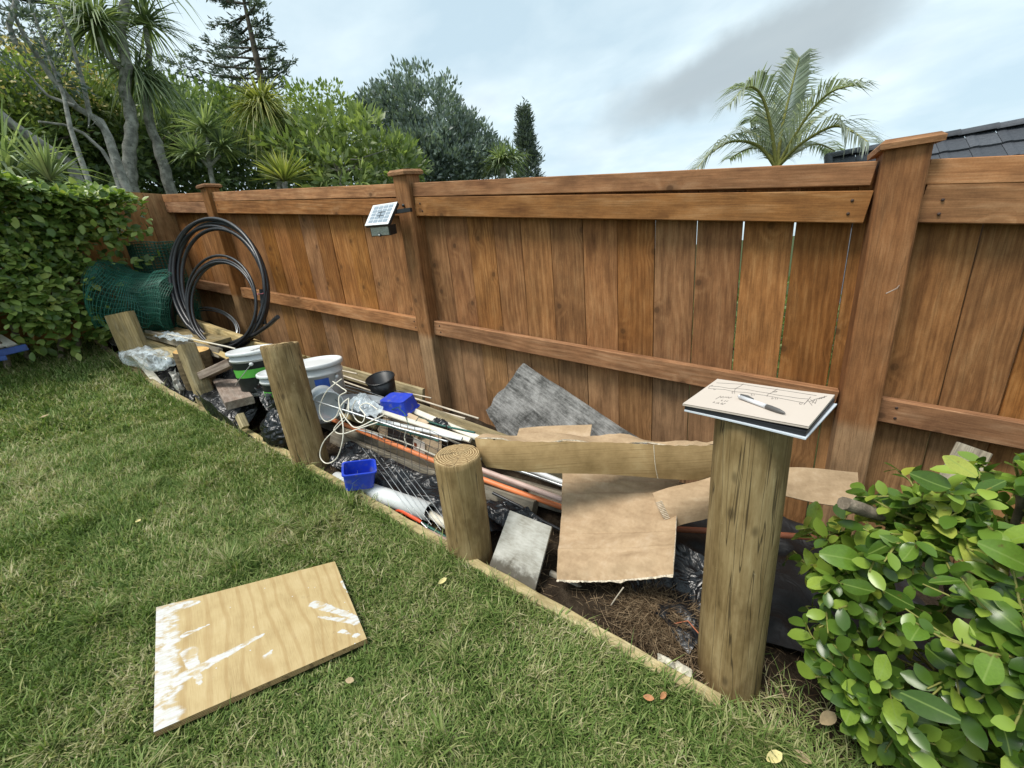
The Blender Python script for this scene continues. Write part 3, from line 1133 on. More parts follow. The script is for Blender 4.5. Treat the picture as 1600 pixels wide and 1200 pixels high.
# ------------------------------------------------------------------ retaining poles
def m_rings():
    n = NT('pole_end_grain')
    o = n.sep(n.obj())
    w_ = n.noise(n.obj(), 22, 3)
    r = n.math('SQRT', n.math('ADD', n.math('POWER', n.math('SUBTRACT', o[1], .016), 2), n.math('POWER', n.math('ADD', o[2], .011), 2)))
    r = n.math('ADD', r, n.math('MULTIPLY', w_, .022))
    ang = n.math('ARCTAN2', n.math('ADD', o[2], .011), n.math('SUBTRACT', o[1], .016))
    an = n.noise(n.comb(n.math('MULTIPLY', ang, .55), n.math('MULTIPLY', n.rnd(), 20.0), n.math('MULTIPLY', r, 3.0)), 2.2, 1)
    s = n.math('SINE', n.math('ADD', n.math('MULTIPLY', r, 640), n.math('MULTIPLY', n.noise(n.obj(), 60, 2), 2.4)))
    f = n.noise(n.obj(), 160, 4, .6)
    c = n.mix(n.smooth(s, -.6, .9), (.20, .125, .055), (.50, .37, .20))
    c = hue_jit(n, c, f, .35)
    g = n.noise(n.obj(), 26, 5, .6)
    c = n.mix(n.smooth(g, .50, .7, 0, .7), c, (.24, .18, .095))
    rc_ = n.math('MULTIPLY', n.smooth(n.math('ABSOLUTE', n.math('SUBTRACT', an, .5)), .010, .003), n.smooth(r, .02, .045))
    c = n.mix(n.math('MULTIPLY', rc_, .8), c, (.05, .032, .016))
    n.bump(s, .4, .003)
    return n.done(c, .85, spec=.15)


MT['endgrain'] = m_rings()


def m_pole():
    n = NT('pole_side')
    r = n.rnd()
    v = n.vm('ADD', n.obj(), n.comb(n.math('MULTIPLY', r, 9.0), 0.0, 0.0))
    streak = n.noise(n.vm('MULTIPLY', v, (5.5, 26, 26)), 1.0, 6, .65)
    fine = n.noise(n.vm('MULTIPLY', v, (8, 150, 150)), 1.0, 3, .6)
    blot = n.noise(n.vm('MULTIPLY', v, (4, 8, 8)), 1.0, 5, .6)
    f = n.math('ADD', n.math('MULTIPLY', streak, .55), n.math('ADD', n.math('MULTIPLY', fine, .25), n.math('MULTIPLY', blot, .3)))
    c = n.ramp(f, [(.36, (.095, .060, .022)), (.50, (.215, .145, .062)), (.62, (.315, .228, .110)), (.78, (.45, .35, .19))])
    # dark drying checks along the pole
    ck = n.noise(n.vm('MULTIPLY', v, (1.1, 34, 34)), 1.0, 2, .5, dist=.3)
    ckm = n.smooth(n.math('ABSOLUTE', n.math('SUBTRACT', ck, .47)), .012, .002)
    c = n.mix(n.math('MULTIPLY', ckm, .75), c, (.03, .02, .010))
    # damp brown stains
    st = n.noise(n.vm('MULTIPLY', v, (3.2, 7, 7)), 1.0, 6, .65)
    c = n.mix(n.smooth(st, .52, .68, 0, .7), c, (.12, .074, .028))
    kd = n.voro(n.vm('MULTIPLY', v, (5.5, 12, 12)), 1.0)
    c = n.mix(n.smooth(kd, .16, .05, 0, .7), c, (.055, .036, .016))
    # pale scrapes
    sc = n.noise(n.vm('MULTIPLY', v, (30, 60, 60)), 1.0, 3, .7)
    c = n.mix(n.smooth(sc, .70, .76, 0, .6), c, (.45, .38, .24))
    n.bump(n.math('SUBTRACT', n.math('ADD', n.math('MULTIPLY', streak, .5), n.math('MULTIPLY', fine, .5)), n.math('MULTIPLY', ckm, 1.5)), .5, .004)
    return n.done(c, .72, spec=.3)


MT['pole'] = m_pole()


def pole(base, top, r0, r1, label, seed=0, chunk=0.0, group='round timber retaining poles along the edging'):
    base = Vector(base); top = Vector(top)
    Mx = frame(base, top, (0, 1, 0))
    L = (top - base).length
    rnd = random.Random(seed)
    n = 40
    rows = 26
    vv = []; ff = []; mi = []; smf = []
    ph = [rnd.uniform(0, 6.28) for _ in range(6)]
    for i in range(rows + 1):
        t = i / rows
        r = r0 + (r1 - r0) * t
        for k in range(n):
            a = 2 * math.pi * k / n
            wb = 1 + .016 * math.sin(2 * a + ph[0] + t * .6) + .010 * math.sin(3 * a + ph[1] - t) + .012 * math.sin(5 * t + ph[2] + a)
            wb += .006 * mnoise.noise(Vector((math.cos(a) * 3, math.sin(a) * 3, t * 7 + seed)))
            # one drying check
            dchk = abs((a - ph[3] + .10 * math.sin(t * 5) + math.pi) % (2 * math.pi) - math.pi)
            if dchk < .09 and t > .25: wb -= .035
            x = -L / 2 + L * t
            if i == rows: x += .003 * mnoise.noise(Vector((math.cos(a) * 2, math.sin(a) * 2, seed)))
            vv.append((x, r * wb * math.cos(a), r * wb * math.sin(a)))
    for i in range(rows):
        for k in range(n):
            ff.append((i * n + k, i * n + (k + 1) % n, (i + 1) * n + (k + 1) % n, (i + 1) * n + k)); mi.append(0); smf.append(True)
    # sawn top with slightly eased rim and stepped saw marks
    prev = rows * n
    for j, (rr, dz) in enumerate(((.955, .004), (.62, .005), (.28, .0045))):
        b0 = len(vv)
        for k in range(n):
            a = 2 * math.pi * k / n
            p = vv[rows * n + k]
            st = chunk * (1 if math.sin(a * 1 + ph[4]) > .35 else 0)
            vv.append((L / 2 + dz + st * .6 + .004 * chunk * 30 * mnoise.noise(Vector((math.cos(a) * rr * 5, math.sin(a) * rr * 5, seed))), p[1] * rr, p[2] * rr))
        for k in range(n):
            ff.append((prev + k, prev + (k + 1) % n, b0 + (k + 1) % n, b0 + k)); mi.append(1 if j else 0); smf.append(False)
        prev = b0
    vv.append((L / 2 + .0045, 0, 0)); c = len(vv) - 1
    for k in range(n):
        ff.append((prev + k, prev + (k + 1) % n, c)); mi.append(1); smf.append(False)
    ff.append(tuple(reversed(range(n)))); mi.append(0); smf.append(False)
    t_ = thing('retaining_pole', base, label, 'pole', group)
    for nm, which in (('pole_shaft', 0), ('sawn_top', 1)):
        used = [f for f, m in zip(ff, mi) if m == which]
        sm_ = [s_ for s_, m in zip(smf, mi) if m == which]
        ids = sorted(set(i for f in used for i in f)); mp = {q: k for k, q in enumerate(ids)}
        me = bpy.data.meshes.new(nm)
        me.from_pydata([vv[i] for i in ids], [], [tuple(mp[i] for i in f) for f in used])
        me.polygons.foreach_set('use_smooth', sm_); me.update()
        me.materials.append(MT['pole'] if which == 0 else MT['endgrain'])
        link(bpy.data.objects.new(nm, me), t_, Mx)
    return t_


pole((.012, 1.10, -.20), (.012, 1.10, .872), .094, .089, 'tall thick brown pole carrying the notebook beside the glossy shrub', 1)
pole((-.985, 1.055, -.05), (-.975, 1.05, .585), .096, .094, 'short round pole with clear growth rings on its sawn top', 2)
pole((-2.15, 1.085, .20), (-2.185, 1.10, .985), .094, .092, 'round pole with a rough chewed top in front of the pails', 3, chunk=.014)
# smaller squared ones further along
t_ = thing('square_retaining_post', gz(-3.42, 1.1), 'narrow split square post beside the log stump at the edging', 'post')
plank('post_shaft', gz(-3.37, 1.10, -.12), gz(-3.50, 1.12, .45), .105, .10, (1, 0, 0), MT['offcut'], t_, bev=.012, seed=5, warp=.004, nseg=6, rough=.004)
t_ = thing('leaning_board_post', gz(-4.55, 1.12), 'broad flat olive board standing upright before the green mesh', 'post')
plank('board', gz(-4.54, 1.10, -.10), gz(-4.60, 1.10, .49), .27, .055, (.93, .36, 0), MT['offcut'], t_, bev=.006, seed=6, warp=.003, nseg=4)
# corrugated strip lying behind that board
b = MB()
def _cor(u, v):
    p = atG(146, 512, .03) * (1 - u) + atG(178, 545, .02) * u
    q = p + Vector((.02, .17, .0)) * v
    return q + Vector((0, 0, .03 + .010 * math.sin(v * 38)))
b.sheet(_cor, 10, 40, .003)
o = b.build('corrugated_strip', plain('dull_grey_plastic', (.20, .20, .18), .6, .4, var=.2))
tag(o, 'short grey corrugated strip lying left of the broad flat board', 'strip')

# ------------------------------------------------------------------ green mesh
MT['mesh'] = plain('green_pvc_wire', (.012, .095, .060), .45, .5, var=.3, scale=6)
MT['mesh2'] = plain('pale_green_wire', (.035, .17, .12), .45, .5, var=.3, scale=6)


def wire_sheet(fn, nu, nv, r, seg=1, mats=None, name='wire', parent=None, n=3, step=1):
    b = MB()
    for i in range(0, nu + 1, step):
        b.tube([fn(i / nu, j / (nv * seg)) for j in range(nv * seg + 1)], r, n, cap=False)
    for j in range(0, nv + 1, step):
        b.tube([fn(i / (nu * seg), j / nv) for i in range(nu * seg + 1)], r, n, cap=False)
    return b.build(name, mats or MT['mesh'], parent)


def mesh_rolls():
    # upright roll in the corner
    c = Vector((-5.18, 1.66, 0)); z0 = lawn(c.x) + .02
    t = thing('mesh_roll', (c.x, c.y, z0), 'upright dark green wire mesh roll in the fence corner', 'mesh roll', 'green wire mesh')

    def roll(u, v):
        a = u * 2 * math.pi * 3.0
        rr = .20 - .035 * u + .012 * math.sin(a * 2.3)
        return c + Vector((rr * math.cos(a), rr * math.sin(a), z0 + (v * .92) + .012 * math.sin(a * 1.5)))
    wire_sheet(roll, 120, 34, .0030, 2, MT['mesh'], 'rolled_mesh', t)
    # lying roll
    A = Vector((-5.18, 1.22, lawn(-5.18) + .44)); B = Vector((-4.72, 1.60, lawn(-4.72) + .42))
    ax = (B - A).normalized(); s1 = ax.cross(Vector((0, 0, 1))).normalized(); s2 = s1.cross(ax)
    t = thing('mesh_roll', (A + B) / 2, 'loosely rolled green wire mesh lying behind the broad flat board', 'mesh roll', 'green wire mesh')

    def lay(u, v):
        a = u * 2 * math.pi * 3.2 + .5
        rr = .30 - .06 * u + .03 * math.sin(a * 1.7 + v * 3) + .02 * math.sin(v * 8 + a)
        p = A + (B - A) * v
        return p + (s1 * math.cos(a) * 1.0 + s2 * math.sin(a) * 1.12) * rr * (1 - .15 * v)
    wire_sheet(lay, 130, 36, .0026, 2, MT['mesh'], 'rolled_mesh', t)
    # crumpled loose end flopped over the roll
    t = thing('mesh_sheet', A + Vector((0, 0, .3)), 'crumpled pale green end of wire mesh flopped over the rolls', 'mesh', 'green wire mesh')
    p00 = atY(150, 440, 1.12); p10 = atY(258, 468, 1.28); p01 = atY(158, 396, 1.34); p11 = atY(240, 420, 1.46)

    def loose(u, v):
        a = -.5 + v * 3.0
        rr = (.33 + .05 * math.sin(u * 7 + v * 2)) * (1 - .1 * u)
        p = A + (B - A) * (u * .92 + .02 * math.sin(v * 6))
        nz = mnoise.noise_vector(Vector((u * 4.2, v * 3.6, 3))) * .075
        return p + (s1 * math.cos(a) + s2 * math.sin(a) * 1.0) * rr + nz
    wire_sheet(loose, 36, 20, .0022, 2, MT['mesh2'], 'loose_mesh', t)


mesh_rolls()

# ------------------------------------------------------------------ pipe coils
MT['poly'] = plain('black_poly_pipe', (.020, .021, .024), .38, .5, var=.2, scale=14)
MT['galv'] = plain('galvanised_wire', (.42, .44, .45), .38, .5, metal=.75, var=.25, scale=8)


def coil(name, label, cat, L, R, T, Bo, turns, r, mat, jit, tails=(), group=None, seed=0, n=8):
    L, R, T, Bo = map(Vector, (L, R, T, Bo))
    c = (L + R + T + Bo) / 4
    a = (R - L) / 2; b_ = (T - Bo) / 2
    nrm = a.cross(b_).normalized()
    rnd = random.Random(seed)
    t = thing(name, Bo, label, cat, group)
    pts = []
    S = 56
    tot = int(turns * S)
    par = [(rnd.uniform(.86, 1.0), rnd.uniform(-1, 1), rnd.uniform(0, 6.28), rnd.uniform(-jit, jit), rnd.uniform(-jit, jit)) for _ in range(int(turns) + 3)]
    for i in range(tot + 1):
        th = 2 * math.pi * i / S + 4.0
        k = i / S
        k0 = int(k); f = k - k0
        f = f * f * (3 - 2 * f)
        P = [x0 * (1 - f) + x1 * f for x0, x1 in zip(par[k0], par[k0 + 1])]
        s = P[0]
        off = nrm * (P[1] * jit * 1.2) + a.normalized() * P[3] + b_.normalized() * P[4] * .8
        pts.append(c + a * s * math.cos(th) + b_ * s * math.sin(th) - b_ * (1 - s) * .9 + off)
    m = MB(); m.tube(pts, r, n)
    m.build('coil_turns', mat, t)
    for tl in tails:
        m = MB(); m.tube([Vector(q) for q in tl], r, n)
        m.build('loose_end', mat, t)
    return t, pts


co, pts = coil('pipe_coil', 'tall black poly pipe coil leaning on the fence, the larger one', 'pipe coil',
     atY(263, 440, 1.52), atY(412, 440, 1.74), atY(337, 339, 1.86), atY(362, 538, 1.56), 5.2, .0155, MT['poly'], .028,
     tails=[[atY(268, 455, 1.50), atY(268, 480, 1.49), atY(270, 514, 1.47)],
            [atY(408, 452, 1.72), atY(411, 480, 1.70), atY(414, 507, 1.68)],
            [atY(372, 533, 1.55), atY(400, 522, 1.54), atY(420, 508, 1.53), atY(434, 495, 1.52)]], group='black pipe coils', seed=2)
coil('pipe_coil', 'smaller thin black pipe coil standing inside the larger coil', 'pipe coil',
     atY(282, 470, 1.42), atY(399, 468, 1.60), atY(346, 390, 1.68), atY(352, 540, 1.45), 4.3, .0105, MT['poly'], .018, group='black pipe coils', seed=7)
# pink ties
for (a_, n_) in (((265, 461), 1.50), ((408, 459), 1.70)):
    p = atY(a_[0], a_[1], n_)
    b = MB()
    b.tube([p + Vector((.03 * math.cos(k / 12 * 6.28), .02 * math.sin(k / 12 * 6.28) - .005, .004 * math.sin(k * 2))) for k in range(12)], .003, 5, closed=True)
    b.tube([p + Vector((-.03, -.01, 0)), p + Vector((-.04, -.03, .012)), p + Vector((-.035, -.04, -.01))], .002, 5)
    b.build('pink_tie', plain('pink_twine', (.65, .22, .25), .7, var=.1), co)
coil('wire_coil', 'flat grey galvanised wire coil behind the black pipes', 'wire coil',
     atY(285, 512, 1.72), atY(372, 515, 1.86), atY(318, 474, 1.93), atY(332, 535, 1.72), 9, .0045, MT['galv'], .016, seed=5, n=5)

# ------------------------------------------------------------------ timber pile at the far end
def wthing(name, label, cat, p0, p1, W, T, side, mat, group=None, **kw):
    o = plank(name, p0, p1, W, T, side, mat, None, **kw)
    return tag(o, label, cat, group)


G1 = 'timber offcuts piled in the bed'
wthing('timber_plank', 'fresh yellow squared beam running through the pipe coils', 'timber', atY(283, 500, 1.62), atY(452, 560, 1.62), .10, .075, (0, .25, 1), MT['fresh'], G1, seed=1)
wthing('timber_plank', 'pale flat plank end jutting over the clear plastic bag', 'timber', atY(204, 531, 1.20) + Vector((0, .03, 0)), atY(285, 558, 1.24), .20, .030, (-.2, 1, 0), MT['edging'], G1, seed=2)
wthing('timber_plank', 'wide tan board lying flat below the green mesh', 'timber', atY(222, 512, 1.38), atY(340, 536, 1.42), .22, .035, (0, 1, .1), MT['offcut'], G1, seed=3)
wthing('timber_plank', 'grey plank on edge in front of the tan board', 'timber', atY(228, 521, 1.30), atY(345, 552, 1.32), .075, .03, (0, .2, 1), MT['grey'], G1, seed=4)
wthing('timber_plank', 'light board leaning on the fence behind the buckets', 'timber', atY(420, 548, 1.96), atY(662, 618, 1.96), .105, .028, (0, .12, 1), MT['edging'], G1, seed=5)
wthing('timber_plank', 'long tan plank lying between beam and fence', 'timber', atY(330, 528, 1.80), atY(470, 562, 1.84), .12, .03, (0, 1, .2), MT['fresh'], G1, seed=6)
wthing('timber_plank', 'small board end lying flat below the return fence', 'timber', atY(225, 505, 1.55), atY(300, 512, 1.75), .16, .03, (0, 1, 0), MT['edging'], G1, seed=16)

# log stump
b = MB()
sc_ = atY(299, 547, 1.20)
def _wob(a, z): return 1 + .03 * math.sin(2 * a + 1) + .02 * math.sin(3 * a)
t_ = thing('log_stump', sc_ - Vector((0, 0, .2)), 'cut log stump with orange sawn face behind the square post', 'log')
b.lathe([(.098, -.30), (.108, -.2), (.112, -.1), (.115, -.008), (.111, 0)], 28, axis=Matrix.Translation(sc_) @ Matrix.Rotation(.12, 4, 'Y'), wob=_wob)
b.build('bark', wood('stump_bark', (.05, .035, .018), (.12, .085, .045), (.22, .16, .09), ring=200, knots=.2), t_)
b = MB()
b.lathe([(.111, 0), (.06, .002), (0, .001)], 28, axis=Matrix.Translation(sc_) @ Matrix.Rotation(.12, 4, 'Y'), wob=_wob, smooth=False)
b.build('cut_face', wood('stump_face', (.30, .16, .055), (.52, .33, .14), (.62, .44, .22), ring=500, knots=.2), t_)

# blocks
MT['b2'] = MT['block']
wthing('timber_block', 'mottled timber block propped against the first pail', 'block', atY(311, 590, 1.13), atY(368, 564, 1.22), .10, .055, (.3, 1, .1), MT['block'], 'mottled timber blocks', seed=8, bev=.003)
wthing('timber_block', 'square mottled timber block lying tilted below the first pail', 'block', atZ(349.5, 591, .60), atZ(375.5, 629.5, .60), .155, .05, (1, .35, 0), MT['block'], 'mottled timber blocks', seed=9, bev=.003)
wthing('wood_chunk', 'small tan wood chunk left of the black rubbish bag', 'wood chunk', atY(374, 648, 1.04), atY(383, 668, 1.03), .05, .04, (1, 0, 0), MT['edging'], None, seed=10)

# thin white rod over the pipe coil
def rod(name, label, cat, pts, r, mat, group=None, n=8):
    b = MB(); b.tube(pts, r, n)
    return tag(b.build(name, mat), label, cat, group)


MT['ivory'] = plain('ivory_plastic', (.62, .58, .48), .45, .5, var=.12, scale=9, dirt=((.35, .28, .2), .5, 20, .55))
rod('thin_rod', 'thin ivory rod lying across the foot of the coils', 'rod', [atY(262, 522, 1.30), atY(305, 531, 1.30), atY(352, 541, 1.30), atY(368, 545, 1.30)], .006, MT['ivory'])


# ------------------------------------------------------------------ plastic sheets and bags
def m_film(name, col, alpha, rough):
    n = NT(name)
    f = n.noise(n.obj(), 16, 2, .5, dist=1.5)
    n.bump(f, .3, .015)
    a = n.smooth(f, .3, .7, alpha - .2, alpha + .3)
    return n.done(col, rough, spec=.6, alpha=a)


def m_black(name='black_plastic', col=(.007, .008, .010), rough=.24, wr=1.0):
    n = NT(name)
    f = n.noise(n.obj(), 9, 2, .5, dist=1.6)
    g = n.noise(n.vm('MULTIPLY', n.obj(), (1, 1, .45)), 34, 2, .5, dist=1.2)
    ridge = n.math('ABSOLUTE', n.math('SUBTRACT', f, .5))
    rg2 = n.math('ABSOLUTE', n.math('SUBTRACT', g, .5))
    n.bump(n.math('ADD', n.math('MULTIPLY', ridge, -2.2 * wr), n.math('MULTIPLY', rg2, -.22 * wr)), .45, .03)
    d = n.noise(n.obj(), 7, 5, .65)
    c = n.mix(n.smooth(d, .60, .85, 0, .22), col, (.10, .09, .075))
    return n.done(c, n.smooth(d, .35, .75, rough, rough + .3), spec=.5)


MT['film'] = m_film('clear_plastic_film', (.60, .67, .71), .42, .10)
MT['black'] = m_black()
MT['weedmat'] = m_black('weed_mat', (.008, .008, .009), .55, .5)


def crumple(fn, amp, freq, seed=0, hi=.35):
    def g(u, v):
        p = Vector(fn(u, v))
        q = Vector((p.x * freq, p.y * freq, p.z * freq + seed))
        n1 = mnoise.noise(q); n2 = mnoise.noise(q * 2.3 + Vector((5, 1, 2)))
        return p + Vector((mnoise.noise(q + Vector((9, 0, 0))) * .5, mnoise.noise(q + Vector((0, 9, 0))) * .5, (.6 - abs(n1) * 1.6) + (.3 - abs(n2)) * hi)) * amp
    return g


def bil(a, b_, c, d):
    a, b_, c, d = map(Vector, (a, b_, c, d))
    return lambda u, v: (a * (1 - u) + b_ * u) * (1 - v) + (d * (1 - u) + c * u) * v


b = MB()
def _bagfn(u, v):
    a = u * 6.28; ph = (v - .5) * 3.0
    c0 = (atY(197, 552, 1.10) + atY(268, 572, 1.10)) / 2
    ax = (atY(268, 572, 1.10) - atY(197, 552, 1.10)) / 2
    return c0 + ax * math.sin(ph) * 1.05 + Vector((0, .10 * math.cos(a), .075 * math.sin(a))) * max(.02, math.cos(ph)) * (1 + .2 * math.sin(3 * a + ph * 3))
b.grid(crumple(_bagfn, .05, 6.5, 1, .25), 60, 50)
tag(b.build('plastic_bag', MT['film']), 'crumpled clear plastic bag below the pale plank', 'plastic bag')
b = MB()
b.sheet(crumple(bil(atY(205, 556, 1.06), atY(250, 612, 1.05), atY(262, 606, 1.10), atY(214, 552, 1.11)), .01, 9, 2), 20, 5, .006)
tag(b.build('pale_batten', MT['ivory']), 'pale curved batten sticking out below the clear plastic bag', 'batten')
b = MB()
b.sheet(crumple(bil(atY(236, 590, 1.10), atY(300, 640, 1.06), atY(320, 590, 1.22), atY(262, 574, 1.22)), .05, 12, 3), 30, 24, .002)
tag(b.build('black_sheet', MT['black']), 'black plastic scrap tucked beneath the clear bag', 'plastic sheet', 'black plastic sheets')
b = MB()
b.sheet(crumple(bil(atY(300, 618, 1.04), atY(376, 676, 1.03), atY(404, 640, 1.15), atY(330, 600, 1.20)), .04, 6, 6), 36, 32, .002)
b.sheet(crumple(bil(atY(306, 612, 1.02), atY(372, 668, 1.015), gz(-2.55, 1.03, -.02), gz(-3.2, 1.03, -.02)), .02, 7, 6), 30, 10, .002)
tag(b.build('black_sheet', MT['black']), 'black plastic sheet draped under the square mottled block', 'plastic sheet', 'black plastic sheets')
b = MB()
b.sheet(crumple(bil(atY(318, 600, 1.26), atY(400, 655, 1.20), atY(455, 640, 1.3), atY(345, 562, 1.38)), .04, 6, 9), 30, 24, .002)
tag(b.build('black_sheet', MT['black']), 'black plastic sheet bunched behind the pails', 'plastic sheet', 'black plastic sheets')
# shredded pale rag by the square post
b = MB()
b.sheet(crumple(bil(atY(268, 585, 1.08), atY(284, 628, 1.06), atY(290, 620, 1.1), atY(276, 578, 1.12)), .06, 22, 4), 22, 14, .002)
tag(b.build('pale_rag', plain('dirty_rag', (.48, .46, .42), .9, .2, var=.3, scale=30)), 'shredded pale rag beside the square post', 'rag')

# tied rubbish bag
def rubbish_bag():
    c = gz(-2.46, 1.12, .085)
    b = MB()

    def fn(u, v):
        a = u * 2 * math.pi; ph = (v - .5) * math.pi
        d = Vector((math.cos(a) * math.cos(ph), math.sin(a) * math.cos(ph), math.sin(ph)))
        q = d * 2.1
        k = 1 - .24 * abs(mnoise.noise(q * 1.3 + Vector((3, 1, 7)))) - .11 * abs(mnoise.noise(Vector((q.x, q.y, q.z * .5)) * 3.4)) - .035 * abs(mnoise.noise(q * 8))
        neck = max(0, d.z - .75) * 1.3
        return c + Vector((d.x * .155 * k * (1 - neck * .5), d.y * .115 * k * (1 - neck * .5), d.z * .13 * k + neck * .08))
    b.grid(fn, 72, 48)
    t = thing('rubbish_bag', c - Vector((0, 0, .12)), 'shiny crumpled black rubbish bag left of the chewed-top pole', 'rubbish bag')
    b.build('bag_body', MT['black'], t)
    b = MB()
    tp = c + Vector((0, 0, .15))
    b.sheet(crumple(lambda u, v: tp + Vector((.09 * (u - .5) * (1 + v), .02 * math.sin(u * 9), .07 * v)), .03, 20, 3), 18, 8, .002)
    b.build('bag_neck', MT['black'], t)


rubbish_bag()

# big sheets over the bed floor
b = MB()
b.sheet(crumple(bil(gz(-2.02, 1.10, .01), gz(-1.02, 1.10, -.01), gz(-.85, 1.30, .03), gz(-2.02, 1.28, .06)), .05, 6.0, 12), 60, 26, .002)
tag(b.build('black_sheet', MT['black']), 'wide black plastic sheet behind the white pipe and blue tub', 'plastic sheet', 'black plastic sheets')
b = MB()
b.sheet(crumple(bil(gz(-.62, 1.30, .01), gz(.62, 1.22, .02), gz(.62, 1.98, .02), gz(-.62, 1.98, .02)), .04, 6.0, 15, .7), 60, 34, .002)
tag(b.build('black_sheet', MT['weedmat']), 'torn black weed mat on the bed floor around the tall pole', 'plastic sheet', 'black plastic sheets')
b = MB()
b.sheet(crumple(bil(gz(-.09, 1.05, -.01), gz(-.05, 1.40, .06), gz(-.40, 1.48, .14), gz(-.36, 1.20, .07)), .06, 7, 18), 26, 26, .002)
tag(b.build('black_sheet', MT['black']), 'black plastic flap folded over the clippings beside the tall pole', 'plastic sheet', 'black plastic sheets')

# ------------------------------------------------------------------ pails and buckets
MT['white'] = plain('white_plastic', (.64, .66, .66), .35, .5, var=.04, scale=5, dirt=((.5, .5, .48), .35, 9, .58))
MT['label_black'] = plain('black_label', (.012, .016, .014), .5, .25, var=.3, scale=30, dirt=((.35, .36, .34), .6, 45, .68))
MT['label_green'] = plain('green_label', (.10, .42, .06), .45, .5, var=.1, scale=12)
MT['steel'] = plain('steel_wire', (.5, .5, .5), .35, .5, metal=.8, var=.1)


def ring_band(b, Mx, r0, r1, z0, z1, n=40, a0=0.0, a1=2 * math.pi):
    m = max(6, int(n * (a1 - a0) / 6.283))
    vv = []
    for k in range(m + 1):
        a = a0 + (a1 - a0) * k / m
        vv.append(Mx @ Vector((r0 * math.cos(a), r0 * math.sin(a), z0)))
        vv.append(Mx @ Vector((r1 * math.cos(a), r1 * math.sin(a), z1)))
    b.add(vv, [(2 * k, 2 * k + 2, 2 * k + 3, 2 * k + 1) for k in range(m)], 0, True)


def smear_text(Mx, x0, x1, y, h, n, mat, parent, seed, name='lettering'):
    """worn block letters built as small bars"""
    rnd = random.Random(seed)
    b = MB()
    wch = (x1 - x0) / n
    for k in range(n):
        xx = x0 + k * wch
        for (ax, ay, bx, by) in rnd.choice([[(0, 0, 0, 1), (0, 1, .6, .5), (.6, .5, 0, 0)], [(0, 0, 0, 1), (.6, 0, .6, 1), (0, .5, .6, .5)], [(0, 0, .3, 1), (.3, 1, .6, 0)], [(0, 0, 0, 1), (0, 1, .6, 1), (0, .5, .5, .5), (0, 0, .6, 0)]]):
            p = Vector((xx + ax * wch, y + ay * h, 0)); q = Vector((xx + bx * wch, y + by * h, 0))
            d = (q - p).normalized() * 1.0; s_ = Vector((-d.y, d.x, 0)) * h * .11
            b.add([Mx @ (p - s_), Mx @ (q - s_), Mx @ (q + s_), Mx @ (p + s_)], [(0, 1, 2, 3)])
    return b.build(name, mat, parent)


def pail(name, label, centre, base_z, R, H, rot, kind, group=None, tilt=0.0):
    c = Vector((centre[0], centre[1], base_z))
    Mx = Matrix.Translation(c) @ Matrix.Rotation(tilt, 4, 'Y') @ Matrix.Rotation(rot, 4, 'Z')
    t = thing(name, c, label, 'pail', group)
    rb = R * .86
    b = MB()
    b.lathe([(0, .004), (rb - .006, 0), (rb, .006), (R * .955, H * .80), (R * 1.0, H * .80), (R * 1.0, H * .825), (R * .965, H * .83), (R * .97, H * .93), (R * .9, H * .93)], 48, axis=Mx)
    b.build('bucket_body', MT['white'], t)
    b = MB()
    b.lathe([(R * 1.03, H * .925), (R * 1.065, H * .93), (R * 1.07, H * .985), (R * 1.03, H), (R * .985, H), (R * .965, H * .978), (R * .6, H * .977), (0, H * .98)], 56, axis=Mx)
    lid = b.build('lid', MT['white'], t)
    for zz in (.955,):
        b = MB(); b.lathe([(R * 1.073, H * zz - .002), (R * 1.077, H * zz), (R * 1.073, H * zz + .002)], 56, axis=Mx)
        b.build('rim_ridge', MT['white'], lid)
    rr = lambda z: rb + (R * .955 - rb) * (z / (H * .80)) + .0012
    if kind == 'green':
        b = MB(); ring_band(b, Mx, rr(H * .09), rr(H * .765), H * .09, H * .765); b.build('black_label', MT['label_black'], t)
        b = MB(); ring_band(b, Mx, rr(H * .44) + .001, rr(H * .62) + .001, H * .44, H * .62); b.build('green_band', MT['label_green'], t)
        smear_text(Mx @ Matrix.Translation((0, 0, H * .981)) @ Matrix.Rotation(-.5, 4, 'Z'), -.05, .055, .02, .022, 6, MT['label_black'], lid, 5)
    else:
        red = plain('red_print', (.55, .03, .04), .4, .5, var=.05); blue = plain('blue_print', (.03, .10, .42), .4, .5, var=.2)
        ink = plain('grey_print', (.35, .35, .36), .5, .4, var=.1)
        b = MB(); ring_band(b, Mx, rr(H * .60), rr(H * .62), H * .60, H * .62, a0=-2.35, a1=-1.62); b.build('red_line', red, t)
        b = MB()
        for q, (z_, e) in enumerate(((.52, -1.70), (.48, -1.85), (.44, -1.75), (.66, -1.66))):
            ring_band(b, Mx, rr(H * z_), rr(H * (z_ + .008)), H * z_, H * (z_ + .008), a0=-2.25, a1=e)
        b.build('print_lines', ink, t)
        b = MB(); ring_band(b, Mx, rr(H * .48), rr(H * .76), H * .48, H * .76, a0=-.95, a1=-.35); b.build('blue_label', blue, t)
    # wire handle hanging down the front, ears at the sides
    hb = MB()
    for s_ in (-1, 1):
        hb.lathe([(0, 0), (.012, 0), (.012, .012), (0, .013)], 12, axis=Mx @ Matrix.Translation((s_ * R * .99, 0, H * .74)) @ Matrix.Rotation(s_ * math.pi / 2, 4, 'Y'))
    hb.build('handle_ears', MT['white'], t)
    b = MB()
    pts = []
    for k in range(25):
        a = math.pi * k / 24
        pts.append(Mx @ Vector((R * 1.03 * math.cos(a), -R * 1.08 * math.sin(a) * .98, H * .74 - H * .48 * math.sin(a))))
    b.tube(pts, .0028, 6); b.build('wire_handle', MT['steel'], t)
    return t


